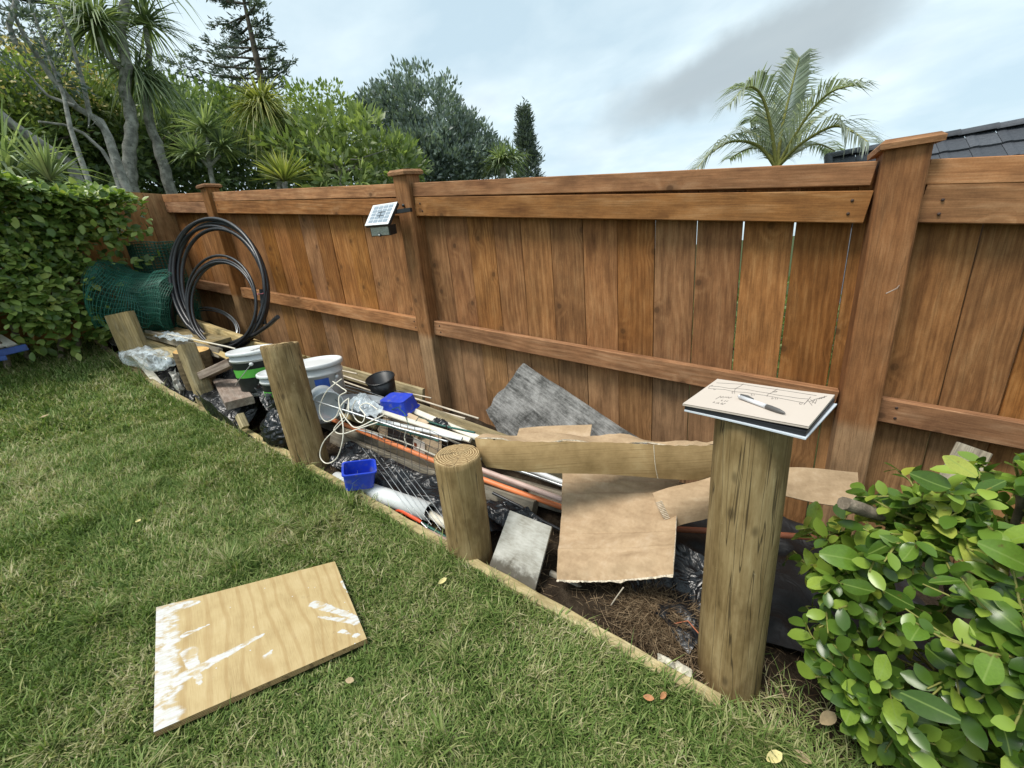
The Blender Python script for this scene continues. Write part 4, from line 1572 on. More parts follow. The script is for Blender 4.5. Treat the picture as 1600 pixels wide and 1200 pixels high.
pail('paint_pail', 'white-lidded pail with black and green label on the left', (-2.93, 1.29), lawn(-2.92) + .175, .145, .31, -.6, 'green', 'lidded paint pails')
pail('paint_pail', 'white-lidded pail with green band mostly hidden by the chewed-top pole', (-2.58, 1.27), lawn(-2.55) + .125, .135, .29, -.3, 'green', 'lidded paint pails')
pail('paint_pail', 'larger all-white pail with red line and blue label', (-2.455, 1.44), lawn(-2.46) + .05, .15, .40, .15, 'white', 'lidded paint pails')

# translucent open bucket lying on its side, and a grey tub
def open_tub(name, label, c, axis_dir, R, Rb, H, mat, cat='bucket', n=36, rim=True):
    z = Vector(axis_dir).normalized()
    x = z.cross(Vector((0, .2, 1))).normalized(); y = z.cross(x)
    Mx = Matrix((x, y, z)).transposed().to_4x4(); Mx.translation = Vector(c)
    t = thing(name, c, label, cat)
    b = MB()
    b.lathe([(0, 0), (Rb - .006, 0), (Rb, .006), (R, H), (R - .004, H), (Rb - .004, .012), (0, .010)], n, axis=Mx)
    b.build('tub_wall', mat, t)
    if rim:
        b = MB()
        b.tube([Mx @ Vector((R * 1.01 * math.cos(k / n * 6.2832), R * 1.01 * math.sin(k / n * 6.2832), H)) for k in range(n)], .0055, 8, closed=True)
        b.build('rolled_rim', mat, t)
    return t


MT['clearbucket'] = plain('cloudy_plastic', (.66, .70, .72), .3, .6, var=.08, scale=8, alpha=.72)
MT['greyplastic'] = plain('grey_tub_plastic', (.20, .22, .24), .4, .5, var=.15, scale=10)
MT['blackpot'] = plain('black_pot_plastic', (.013, .014, .016), .33, .5, var=.3, scale=16, dirt=((.10, .09, .08), .5, 14, .6))
open_tub('cloudy_bucket', 'cloudy open bucket tipped over at the foot of the all-white pail', atY(503, 618, 1.30), (.75, -.35, -.12), .088, .070, .17, MT['clearbucket'])
open_tub('grey_tub', 'shallow grey tub lying tilted beside the blue tub', atY(563, 642, 1.46), (.1, .25, 1), .15, .13, .075, MT['greyplastic'])
open_tub('plant_pot', 'black round plant pot leaning on the fence', atY(604, 621, 1.79), (.10, -.22, 1), .098, .078, .165, MT['blackpot'], 'plant pot')
b = MB()
b.grid(crumple(lambda u, v: atY(566, 636, 1.36) + Vector((.17 * (u - .5), .12 * (v - .5), .055 * math.sin(u * 3.14) * math.sin(v * 3.14))), .05, 13, 2), 26, 22)
tag(b.build('plastic_film_scrap', MT['film']), 'crumpled clear film scrap by the grey tub', 'plastic scrap')


# blue rectangular tubs
MT['blue'] = plain('blue_plastic', (.018, .055, .50), .36, .5, var=.12, scale=9, dirt=((.16, .17, .22), .6, 22, .52))


def rect_tub(name, label, Mx, a, b2, h, taper=.88, group=None):
    """open at +Z; outer half sizes a, b2 at the rim"""
    t = thing(name, Mx.translation, label, 'tub', group)

    def ring(ka, kb, z, rr, n=4):
        out = []
        for sx, sy, st in ((1, 1, 0), (-1, 1, 1), (-1, -1, 2), (1, -1, 3)):
            for k in range(n + 1):
                an = (st + k / n) * math.pi / 2
                out.append(Mx @ Vector((sx * (ka - rr) + rr * math.cos(an), sy * (kb - rr) + rr * math.sin(an), z)))
        return out
    th = .004
    rings = [ring(a * taper, b2 * taper, 0, .02), ring(a * taper * 1.01, b2 * taper * 1.01, .008, .022), ring(a, b2, h, .018), ring(a + .006, b2 + .006, h, .02), ring(a + .006, b2 + .006, h + .008, .02), ring(a - th, b2 - th, h + .008, .016),
             ring(a * taper - th, b2 * taper - th, th, .018)]
    b = MB()
    n = len(rings[0])
    vv = [p for r in rings for p in r]
    ff = []
    for i in range(len(rings) - 1):
        for k in range(n):
            ff.append((i * n + k, i * n + (k + 1) % n, (i + 1) * n + (k + 1) % n, (i + 1) * n + k))
    ff.append(tuple(reversed(range(n)))); ff.append(tuple(range((len(rings) - 1) * n, len(rings) * n)))
    b.add(vv, ff)
    b.build('tub_shell', MT['blue'], t)
    return t


c = atY(550, 766, 1.0) + Vector((0, .05, .01))
Mx = Matrix.Translation(c) @ Matrix.Rotation(.26, 4, 'Y') @ Matrix.Rotation(.92, 4, 'Z') @ Matrix.Rotation(-.10, 4, 'X')
rect_tub('blue_tub', 'open blue rectangular tub sitting at the edging', Mx, .076, .062, .09, group='blue tubs')
c = atY(622, 634, 1.52)
Mx = Matrix.Translation(c + Vector((0, 0, .055))) @ Matrix.Rotation(.15, 4, 'Z') @ Matrix.Rotation(math.pi + .12, 4, 'X')
rect_tub('blue_tub', 'blue tub lying upside down below the plant pot', Mx, .10, .072, .08, group='blue tubs')

# ------------------------------------------------------------------ pipes, conduits, stakes
MT['orange'] = plain('orange_conduit', (.75, .23, .085), .45, .4, var=.1, scale=6, dirt=((.45, .30, .22), .4, 24, .58))
MT['pinkpipe'] = plain('faded_pink_conduit', (.50, .36, .31), .5, .4, var=.12, scale=8, dirt=((.3, .24, .2), .5, 24, .56))
MT['terra'] = plain('terracotta_conduit', (.42, .14, .07), .55, .4, var=.15, scale=8)
MT['pvc'] = plain('white_pvc', (.60, .62, .62), .35, .5, var=.05, scale=6, dirt=((.42, .40, .36), .5, 13, .56))
MT['stake'] = plain('green_coated_stake', (.020, .095, .075), .4, .5, var=.3, scale=15)
MT['palerod'] = plain('weathered_rod', (.55, .48, .38), .6, .4, var=.2, scale=12)
MT['cord'] = plain('white_cord', (.72, .68, .58), .7, .3, var=.1, scale=40)
GP = 'pipes and rods lying in the bed'
rod('conduit', 'long faded orange conduit running from the tipped bucket to the cardboard', 'conduit',
    [atY(500, 648, 1.34), atY(600, 688, 1.345), atY(690, 725, 1.36), atY(790, 762, 1.40), atY(885, 795, 1.46), atY(930, 808, 1.50)], .0135, MT['orange'], GP, 12)
rod('conduit', 'reddish conduit passing low behind the tall pole', 'conduit',
    [atY(1000, 822, 1.52), atY(1060, 827, 1.56), atY(1160, 832, 1.66), atY(1290, 841, 1.78), atY(1350, 845, 1.84)], .0125, MT['terra'], GP, 12)
rod('conduit', 'dusty pink conduit above the orange one near the cardboard', 'conduit',
    [atY(700, 712, 1.41), atY(755, 735, 1.41), atY(890, 785, 1.42), atY(930, 797, 1.43)], .0135, MT['pinkpipe'], GP, 12)
rod('conduit', 'pale grey conduit partly under the carton strip', 'conduit',
    [atY(790, 722, 1.50), atY(840, 738, 1.50), atY(900, 762, 1.50), atY(930, 772, 1.5)], .013, MT['pvc'], GP, 12)
rod('thin_rod', 'upper of two long pale rods leaning toward the fence', 'rod', [atY(470, 560, 1.80), atY(520, 582, 1.80), atY(640, 620, 1.80), atY(748, 654, 1.80)], .0065, MT['palerod'], GP)
rod('thin_rod', 'lower of two long pale rods leaning toward the fence', 'rod', [atY(470, 572, 1.74), atY(520, 590, 1.74), atY(620, 625, 1.74), atY(727, 654, 1.74)], .0065, MT['palerod'], GP)
rod('thin_rod', 'short dark rod ending near the plant pot', 'rod', [atY(512, 574, 1.90), atY(558, 584, 1.90)], .006, MT['palerod'], GP)
rod('thin_rod', 'slim rod lying behind the upside-down blue tub', 'rod', [atY(610, 608, 1.9), atY(674, 622, 1.9)], .005, MT['palerod'], GP)
rod('thin_rod', 'grey rod leaning across the tipped cloudy bucket', 'rod', [atY(494, 627, 1.17), atY(545, 643, 1.20), atY(620, 668, 1.26), atY(700, 690, 1.33)], .0055, MT['galv'], GP)
for k, (lab, p_) in enumerate([('upper green garden stake crossing the white trim', [atY(634, 648, 1.50), atY(690, 665, 1.50), atY(742, 676, 1.50)]),
                               ('green garden stake lying just left of the ringed pole', [atY(575, 660, 1.32), atY(620, 668, 1.32), atY(676, 685, 1.33)]),
                               ('lower green garden stake under its twin', [atY(600, 664, 1.36), atY(640, 676, 1.36), atY(686, 689, 1.36)]),
                               ('green stake on the ground along the edging', [atY(552, 770, 1.065), atY(620, 804, 1.055), atY(690, 845, 1.04)]),
                               ('dark green tube on the ground beside the edging stake', [atY(560, 768, 1.085), atY(630, 800, 1.075), atY(702, 842, 1.06)])]):
    rod('garden_stake', lab, 'stake', p_, .006 if k < 3 else .007, MT['stake'], 'green garden stakes')
# grey stack of steel mesh rods behind the all-white pail
for k in range(4):
    rod('thin_rod', ['uppermost thin grey rod behind the white pail', 'second thin grey rod behind the white pail', 'third thin grey rod behind the white pail', 'lowest thin grey rod behind the white pail'][k], 'rod',
        [atY(505, 592 + 5 * k, 1.68 - .03 * k), atY(575, 612 + 5 * k, 1.68 - .03 * k), atY(600 + 12 * k, 621 + 8 * k, 1.68 - .03 * k)], .0032, MT['galv'], 'thin grey rods', 5)

# white drain pipe: real hollow tube
def hollow_pipe(name, label, p0, p1, R, th, mat, group=None):
    p0 = Vector(p0); p1 = Vector(p1)
    z = (p1 - p0).normalized(); x = z.cross(Vector((0, 0, 1))).normalized(); y = z.cross(x)
    Mx = Matrix((x, y, z)).transposed().to_4x4(); Mx.translation = p0
    L = (p1 - p0).length
    b = MB()
    b.lathe([(R - th, 0), (R, 0), (R, L * .5), (R, L), (R - th, L), (R - th, L * .5), (R - th, 0)], 32, axis=Mx)
    return tag(b.build(name, mat), label, 'pipe', group)


hollow_pipe('drain_pipe', 'white plastic drain pipe lying between blue tub and ringed pole', atY(520, 752, 1.05) + Vector((0, .02, 0)), atY(672, 800, 1.10), .043, .004, MT['pvc'], GP)
hollow_pipe('pipe_fitting', 'short pale pipe fitting at the foot of the ringed pole', atY(672, 803, 1.10), atY(700, 822, 1.07), .019, .003, MT['ivory'], GP)
hollow_pipe('pipe_fitting', 'dusty pink pipe stub lying against the ringed pole', atY(660, 828, 1.035), atY(704, 850, 1.03), .016, .003, MT['pinkpipe'], GP)

# orange-handled tool
def tool():
    p = [atY(620, 797, 1.06), atY(632, 799, 1.06), atY(646, 808, 1.06), atY(658, 816, 1.06)]
    t = thing('hand_tool', p[1], 'small hand tool with an orange curved handle near the edging', 'hand tool')
    b = MB(); b.tube([p[0] + Vector((0, 0, .0)), p[0] * .5 + p[1] * .5 + Vector((0, 0, .006)), p[1], p[2], p[3]], [.008, .013, .014, .012, .007], 10)
    b.build('handle', plain('orange_rubber', (.72, .10, .035), .5, .4, var=.1), t)
    b = MB(); b.tube([p[3], atY(664, 822, 1.055), atY(670, 828, 1.05)], [.005, .004, .002], 6)
    b.build('blade', MT['steel'], t)


tool()

# timber and boxes in the middle of the heap
G2 = 'timber lying in the middle of the heap'
wthing('timber_plank', 'long grey plank under the orange conduit', 'timber', atY(500, 668, 1.42), atY(720, 748, 1.42), .11, .04, (0, .5, 1), MT['grey'], G2, seed=31)
wthing('timber_plank', 'lower grey plank along the black sheet', 'timber', atY(520, 684, 1.33), atY(720, 762, 1.33), .075, .04, (0, .35, 1), MT['grey'], G2, seed=32)
wthing('timber_plank', 'grey timber block end below the dusty pink conduit', 'timber', atY(700, 748, 1.38), atY(836, 795, 1.40), .085, .07, (0, .4, 1), MT['grey'], G2, seed=33)
wthing('timber_plank', 'grey plank end beside the hanging cardboard', 'timber', atY(780, 756, 1.50), atY(935, 800, 1.50), .10, .05, (0, .4, 1), MT['grey'], G2, seed=34)
wthing('timber_plank', 'brown weathered plank running under the carton strip', 'timber', atY(640, 640, 1.66), atY(960, 760, 1.66), .12, .04, (0, .6, 1), MT['offcut'], G2, seed=35)
wthing('white_trim', 'white painted trim board below the blue upside-down tub', 'trim board', atY(590, 642, 1.44), atY(735, 688, 1.44), .028, .018, (0, .7, .6), MT['ivory'], 'white trim boards', seed=36)
wthing('white_trim', 'white painted trim board next to the fence-side plank', 'trim board', atY(642, 640, 1.56), atY(760, 690, 1.54), .035, .018, (0, .7, .6), MT['ivory'], 'white trim boards', seed=37)
wthing('white_trim', 'narrow white trim lying over the beige box', 'trim board', atY(585, 655, 1.40), atY(722, 686, 1.40), .02, .012, (0, .7, .6), MT['pvc'], 'white trim boards', seed=38)
MT['beige'] = plain('beige_board', (.50, .38, .25), .8, .2, var=.1, scale=20)


def beige_box():
    t = thing('beige_box', atY(650, 700, 1.43), 'beige cardboard box with a black side panel left of the ringed pole', 'box')
    fl = bil(atY(590, 672, 1.40), atY(690, 712, 1.40), atY(690, 682, 1.52), atY(600, 650, 1.52))
    b = MB(); b.sheet(lambda u, v: fl(u, v) + Vector((0, 0, .004 * math.sin(u * 6))), 12, 6, .006); b.build('top_flap', MT['beige'], t)
    fr = bil(atY(592, 698, 1.39), atY(700, 742, 1.39), atY(700, 705, 1.395), atY(592, 668, 1.395))
    b = MB(); b.sheet(fr, 6, 4, .006); b.build('front_panel', MT['beige'], t)
    pn = bil(atY(606, 694, 1.383), atY(645, 709, 1.383), atY(645, 682, 1.386), atY(606, 668, 1.386))
    b = MB(); b.sheet(pn, 4, 4, .004); b.build('black_panel', plain('black_card', (.02, .02, .022), .5, .4, var=.2), t)
    wl = bil(atY(646, 711, 1.382), atY(664, 719, 1.382), atY(664, 692, 1.384), atY(646, 683, 1.384))
    b = MB(); b.sheet(wl, 3, 3, .003); lab_ = b.build('white_label', plain('paper_label', (.68, .62, .54), .7, .3, var=.06), t)
    mk = bil(atY(647, 699, 1.3795), atY(651, 701, 1.3795), atY(651, 693, 1.3805), atY(647, 691, 1.3805))
    b = MB(); b.sheet(mk, 1, 1, .001); b.build('printed_mark', plain('brown_print', (.20, .05, .02), .6, .3, var=.1), lab_)
    sp = bil(atY(612, 668, 1.44), atY(640, 646, 1.50), atY(672, 660, 1.50), atY(650, 690, 1.42))
    b = MB(); b.sheet(lambda u, v: sp(u, v) + Vector((0, 0, .02 * math.sin(u * 3))), 8, 6, .005); b.build('open_flap', MT['beige'], t)


beige_box()

# leaning sheet of square wire mesh
def wire_panel():
    t = thing('wire_mesh_panel', gz(-1.4, 1.15), 'dark square wire mesh sheet slumped over the heap left of the ringed pole', 'wire mesh')
    A = atY(574, 640, 1.37); B = atY(712, 690, 1.31); C = atY(704, 752, 1.16); D = atY(570, 716, 1.19)
    f = bil(A, B, C, D)
    b = MB()
    for i in range(13):
        b.tube([f(i / 12 + .01 * math.sin(j), j / 8) + Vector((0, 0, .012 * math.sin(i * .9 + j * .5))) for j in range(9)], .0016, 4)
    for j in range(7):
        b.tube([f(i / 12, j / 6) + Vector((0, 0, .012 * math.sin(i * .9 + j * .67))) for i in range(13)], .0016, 4)
    b.build('upper_wires', plain('dark_wire', (.05, .045, .04), .5, .5, metal=.4, var=.3), t)
    b = MB()
    for k in range(6):
        x0 = 566 + k * 15; y0 = 700 + k * 8
        b.tube([atY(x0, y0, 1.20), atY(x0 + 26, y0 + 34, 1.13), atY(x0 + 58, y0 + 78, 1.06), atY(x0 + 78, y0 + 104, 1.035)], .0015, 4)
    for k in range(5):
        b.tube([atY(600 + 18 * k, 790 + 4 * k, 1.08), atY(594 + 18 * k, 812 + 5 * k, 1.04), atY(584 + 18 * k, 828 + 4 * k, 1.0), atY(578 + 18 * k, 838 + 5 * k, .985)], .0015, 4)
    b.build('lower_wires', MT['galv'], t)


wire_panel()


# tangled cord
def cords():
    def cat(pts, n=8):
        P = [Vector(p) for p in pts]
        out = []
        for i in range(len(P) - 1):
            p0 = P[max(i - 1, 0)]; p1 = P[i]; p2 = P[i + 1]; p3 = P[min(i + 2, len(P) - 1)]
            for k in range(n):
                t = k / n
                out.append(.5 * ((2 * p1) + (-p0 + p2) * t + (2 * p0 - 5 * p1 + 4 * p2 - p3) * t * t + (-p0 + 3 * p1 - 3 * p2 + p3) * t ** 3))
        out.append(P[-1])
        return out
    t = thing('cord_tangle', atY(530, 660, 1.2), 'tangled white cord looping over the buckets beside the chewed-top pole', 'cord')
    L = [[(534, 592, 1.24), (510, 612, 1.2), (499, 640, 1.16), (508, 658, 1.15), (524, 652, 1.17), (534, 632, 1.2), (545, 622, 1.24)],
         [(545, 622, 1.24), (543, 650, 1.19), (527, 668, 1.16), (506, 690, 1.12), (500, 712, 1.09), (510, 724, 1.08), (526, 716, 1.09), (535, 690, 1.11), (536, 665, 1.14), (531, 645, 1.17)],
         [(520, 596, 1.26), (534, 606, 1.24), (541, 612, 1.23), (530, 620, 1.21), (532, 640, 1.18), (545, 660, 1.17), (558, 668, 1.17), (586, 655, 1.22), (600, 648, 1.26)],
         [(545, 624, 1.24), (540, 648, 1.2), (528, 662, 1.18), (522, 672, 1.16), (534, 678, 1.15), (560, 670, 1.17), (590, 660, 1.2)],
         [(556, 625, 1.27), (550, 640, 1.24), (556, 655, 1.21), (566, 660, 1.2), (570, 648, 1.22), (562, 636, 1.25), (574, 630, 1.28), (590, 640, 1.26)],
         [(634, 675, 1.34), (632, 684, 1.335), (635, 694, 1.33), (634, 700, 1.33)]]
    for l in L:
        b = MB(); b.tube(cat([atY(*p) for p in l]), .0032, 6)
        b.build('cord_strand', MT['cord'], t)


cords()

# ------------------------------------------------------------------ boards and cardboard at the near end
def m_weath():
    n = NT('lichen_grey_board')
    v = n.obj()
    a = n.noise(n.vm('MULTIPLY', v, (9, 60, 60)), 1.0, 6, .75)
    b_ = n.noise(v, 6, 5, .65)
    d = n.noise(v, 70, 4, .7)
    f = n.math('ADD', n.math('MULTIPLY', a, .45), n.math('ADD', n.math('MULTIPLY', b_, .62), n.math('MULTIPLY', d, .2)))
    c = n.ramp(f, [(.48, (.035, .034, .032)), (.58, (.13, .127, .12)), (.68, (.28, .272, .26)), (.82, (.46, .45, .43))])
    n.bump(f, .9, .006)
    return n.done(c, .9, spec=.15)


MT['weath'] = m_weath()


def poly_plate(name, label, cat, pts, th, mat, parent=None, nrm=None, group=None, edge=None):
    """flat plate with an outline of 3-D points (roughly planar)"""
    P = [Vector(p) for p in pts]
    c = sum(P, Vector()) / len(P)
    if nrm is None:
        nrm = Vector()
        for i in range(len(P)):
            nrm += (P[i] - c).cross(P[(i + 1) % len(P)] - c)
        nrm.normalize()
    ex = (P[1] - P[0]); ex = (ex - nrm * ex.dot(nrm)).normalized(); ey = nrm.cross(ex)
    Mx = Matrix((ex, ey, nrm)).transposed().to_4x4(); Mx.translation = c
    inv = Mx.inverted()
    q = [inv @ p for p in P]
    n = len(q)
    me = bpy.data.meshes.new(name)
    vv = [(p.x, p.y, th / 2) for p in q] + [(p.x, p.y, -th / 2) for p in q]
    ff = [tuple(range(n)), tuple(reversed(range(n, 2 * n)))] + [(i, n + i, n + (i + 1) % n, (i + 1) % n) for i in range(n)]
    me.from_pydata(vv, [], ff); me.update()
    me.materials.append(mat)
    o = bpy.data.objects.new(name, me)
    link(o, parent, Mx)
    return tag(o, label, cat, group)


def ragged(a, b_, n, amp, seed):
    rnd = random.Random(seed)
    a = Vector(a); b_ = Vector(b_)
    d = (b_ - a); s = Vector((d.z, 0, -d.x)).normalized()
    return [a + d * (k / n) + s * rnd.uniform(-amp, amp) for k in range(n)]


YW = 1.90
A, B_, C, D = atY(816, 568, 1.975), atY(1022, 700, 1.93), atY(800, 712, 1.86), atY(762, 640, 1.93)
pl = [A] + ragged(A, B_, 9, .004, 1)[1:] + [B_] + [atY(960, 722, 1.88), C] + ragged(C, D, 6, .006, 3)[1:] + [D] + ragged(D, A, 8, .010, 2)[1:]
# grain along the long edge
poly_plate('weathered_board', 'large black and grey weathered board leaning on the fence', 'board', pl, .022, MT['weath'])


def m_card():
    n = NT('corrugated_cardboard')
    v = n.obj()
    f = n.noise(v, 10, 5, .6)
    fl = n.noise(n.vm('MULTIPLY', n.pos(), (4, 30, 60)), 1.0, 3, .5)
    g = n.noise(v, 80, 3, .6)
    c = n.ramp(n.math('ADD', n.math('MULTIPLY', f, .55), n.math('ADD', n.math('MULTIPLY', fl, .35), n.math('MULTIPLY', g, .15))),
               [(.36, (.29, .20, .118)), (.55, (.40, .285, .175)), (.72, (.49, .37, .25))])
    n.bump(n.math('ADD', fl, n.math('MULTIPLY', g, .3)), .3, .006)
    return n.done(c, .85, spec=.15)


def m_carddark():
    n = NT('damp_cardboard')
    v = n.pos()
    f = n.noise(v, 10, 5, .6)
    q = n.sep(n.obj())
    w_ = n.noise(v, 7, 3)
    st = n.math('SINE', n.math('ADD', n.math('MULTIPLY', q[2], 520), n.math('MULTIPLY', w_, 9)))
    c = n.ramp(f, [(.3, (.22, .145, .062)), (.55, (.33, .225, .105)), (.75, (.42, .31, .16))])
    st2 = n.noise(n.vm('MULTIPLY', n.obj(), (3, 3, 170)), 1.0, 3, .6)
    c = n.mix(n.smooth(st2, .52, .75, 0, .45), c, (.15, .095, .04))
    n.bump(st2, .3, .004)
    return n.done(c, .8, spec=.2)


MT['card'] = m_card(); MT['carddamp'] = m_carddark()
MT['cardedge'] = plain('torn_card_edge', (.56, .48, .37), .9, .1, var=.35, scale=120, bump=.6)


def cardboard():
    # long carton strip
    t = thing('carton_strip', atY(930, 735, 1.42), 'long damp carton strip spanning from ringed pole to tall pole', 'cardboard')
    a, b2, c2, d2 = atY(742, 684, 1.165), atY(1128, 694, 1.60), atY(1128, 748, 1.58), atY(760, 729, 1.15)

    def fn(u, v):
        p = bil(a, b2, c2, d2)(u, v)
        bend = .020 * math.sin(u * math.pi) + .010 * math.sin(u * 9)
        tear = .006 * mnoise.noise(Vector((u * 30, 0, 2))) + .004 * mnoise.noise(Vector((u * 90, 0, 2))) if v < .01 else 0
        return p + Vector((.3 * bend, -bend, tear + .006 * math.sin(v * 3.1) * math.sin(u * 14))) + Vector((0, -.012 * math.sin(v * math.pi), 0))
    b = MB(); b.sheet(fn, 70, 10, .006, 0, 1)
    b.build('front_panel', [MT['carddamp'], MT['cardedge']], t)

    def fn2(u, v):
        p = fn(u, 0) + Vector((.10, .16, -.012)) * v * (.5 + .3 * math.sin(u * 5))
        return p + Vector((0, .004, -.004 + .01 * math.sin(v * 4 + u * 20)))
    b = MB(); b.sheet(fn2, 40, 5, .005, 0, 1); b.build('top_flap', [MT['card'], MT['cardedge']], t)

    fl = bil(atY(806, 688, 1.45), atY(920, 694, 1.52), atY(925, 662, 1.60), atY(812, 672, 1.55))
    b = MB(); b.sheet(lambda u, v: fl(u, v) + Vector((0, 0, .008 * math.sin(u * 3 + v))), 16, 6, .006, 0, 1)
    b.build('raised_flap', [MT['card'], MT['cardedge']], t)
    # crease down the strip
    b = MB()
    b.tube([fn(.735, v / 8) + Vector((0, -.004, 0)) for v in range(9)], .0016, 4)
    b.build('crease', MT['cardedge'], t)

    # hanging sheet
    pa, pb, pc, pd = atY(880, 726, 1.55), atY(1062, 726, 1.62), atY(1053, 880, 1.13), atY(870, 892, 1.07)

    def hs(u, v):
        cr = sum(k_ * math.exp(-((v - c_ - .03 * (u - .5) ** 2) / .010) ** 2) for c_, k_ in ((.17, .006), (.27, .005), (.62, -.005), (.80, .004)))
        p = bil(pa, pb, pc, pd)(u, v)
        sag = -.045 * math.sin(v * math.pi) - .012 * math.sin(u * math.pi) * v
        rip = .0022 * math.sin(v * 34 + u * 3) * (1 if v > .3 else .4)
        e = .010 * mnoise.noise(Vector((u * 8, v * 8, 3))) + (.012 * mnoise.noise(Vector((u * 25, 1, 1))) if v > .98 else 0)
        fold = -.045 * (max(0, v - .84) / .16) ** 2
        return p + Vector((0, 0, sag + rip + e + cr + fold)) + Vector((0, -e, 0))
    b = MB(); b.sheet(hs, 40, 130, .0065, 0, 1)
    o = b.build('cardboard_sheet', [MT['card'], MT['cardedge']])
    tag(o, 'curved plain cardboard sheet hanging down below the carton strip', 'cardboard')
    # torn inner ply curling off the lower and right edges
    rr_ = random.Random(77)

    def rib(path, wdt, nm):
        n_ = 60
        sd_ = rr_.uniform(0, 50)
        jag = [max(.05, .45 + .8 * mnoise.noise(Vector((q_ * .16, sd_, 0))) + .25 * mnoise.noise(Vector((q_ * .7, sd_, 3)))) for q_ in range(n_ + 1)]
        b = MB()
        b.sheet(lambda u, v: path(u) + Vector((0, -.004, .0055)) + Vector((0, -.5 * wdt * v * jag[int(u * n_)], -wdt * v * jag[int(u * n_)] * .55)), n_, 2, .0015)
        b.build(nm, MT['cardedge'], o)
    rib(lambda u: hs(u, 1.0), .020, 'torn_edge')
    rib(lambda u: hs(1.0, .55 + .45 * u), .016, 'torn_edge')
    # folded piece with ribbed end
    qa, qb, qc, qd = atY(1020, 771, 1.43), atY(1130, 740, 1.56), atY(1130, 800, 1.50), atY(1048, 826, 1.36)

    def fp(u, v):
        p = bil(qa, qb, qc, qd)(u, v)
        return p + Vector((0, -.03 * math.sin(v * math.pi), .022 * math.sin(v * math.pi))) + Vector((0, 0, .004 * math.sin(u * 7)))
    t2 = thing('folded_cardboard', (qa + qc) / 2, 'folded cardboard tube end with ribbed edge left of the tall pole', 'cardboard')
    b = MB(); b.sheet(fp, 26, 16, .006, 0, 1); b.build('outer_face', [MT['card'], MT['cardedge']], t2)
    b = MB(); b.sheet(lambda u, v: fp(u, 1) * (1 - v) + (fp(u, .15) + Vector((0, .06, -.05))) * v, 20, 8, .006, 0, 1); b.build('under_face', [MT['card'], MT['cardedge']], t2)
    b = MB()
    for k in range(17):
        v = .30 + k / 16 * .66
        p0_ = fp(0, v); p1_ = fp(.085, v)
        b.tube([p0_ + Vector((-.002, -.004, .002)), p1_ + Vector((0, -.004, .003))], .0017, 4)
    o = b.build('ribbed_edge', MT['cardedge'], t2); o['kind'] = 'stuff'
    # piece visible behind the tall pole
    ra, rb, rc_, rd = atY(1180, 735, 1.58), atY(1340, 735, 1.72), atY(1345, 792, 1.62), atY(1180, 768, 1.5)

    def bp(u, v): return bil(ra, rb, rc_, rd)(u, v) + Vector((0, 0, .012 * math.sin(u * 4 + v * 2)))
    b = MB(); b.sheet(bp, 20, 10, .006, 0, 1)
    tag(b.build('cardboard_sheet', [MT['card'], MT['cardedge']]), 'flat cardboard piece behind the tall pole, next to the shrub', 'cardboard')


cardboard()
wthing('grey_shard', 'grey timber shard sticking up behind the shrub', 'timber', atY(1490, 760, 1.78), atY(1522, 700, 1.86), .09, .015, (1, .2, .3), MT['grey'], None, seed=50)

# grey square tile leaning on the edging
tp = [atY(798, 798, 1.19), atY(862, 823, 1.19), atY(834, 934, 1.00), atY(762, 892, 1.00)]


def m_tile():
    n = NT('mouldy_grey_tile')
    v = n.obj()
    f = n.noise(v, 9, 6, .65)
    g = n.noise(n.vm('MULTIPLY', v, (30, 140, 30)), 1.0, 4, .6)
    c = n.ramp(n.math('ADD', n.math('MULTIPLY', f, .7), n.math('MULTIPLY', g, .3)), [(.35, (.20, .185, .15)), (.52, (.36, .35, .31)), (.7, (.52, .51, .47))])
    w_ = n.noise(v, 14, 5, .7)
    y = n.sep(n.pos())
    hh = n.math('ADD', n.math('ADD', y[2], n.math('MULTIPLY', y[0], SL)), n.math('MULTIPLY', n.math('SUBTRACT', w_, .5), .10))
    c = n.mix(n.smooth(hh, .045, .012, 0, .85), c, (.05, .04, .026))      # damp soil line along the foot
    return n.done(c, .8, spec=.2)


poly_plate('grey_tile', 'grey mouldy square panel leaning between ringed pole and cardboard', 'panel', tp, .014, m_tile())

# grey stick, pipe and offcut in the hollow
wthing('timber_plank', 'pale buried timber end under the hanging cardboard', 'timber', atY(900, 900, 1.22), atY(950, 925, 1.22), .06, .04, (0, 1, .2), MT['grey'], G2, seed=41)
rod('pipe', 'old grey pipe half buried below the hanging cardboard', 'pipe', [atY(860, 895, 1.14), atY(940, 936, 1.14), atY(1022, 972, 1.14)], .013, MT['grey'], GP, 10)
wthing('timber_plank', 'dark plank half buried beside the clippings heap', 'timber', atY(960, 912, 1.24), atY(1040, 960, 1.2), .05, .04, (0, 1, .4), MT['grey'], G2, seed=42)
rod('twig', 'thin pale twig standing out of the clippings', 'twig', [atY(953, 948, 1.10), atY(963, 933, 1.10), atY(974, 918, 1.10)], .0025, MT['palerod'], None, 5)
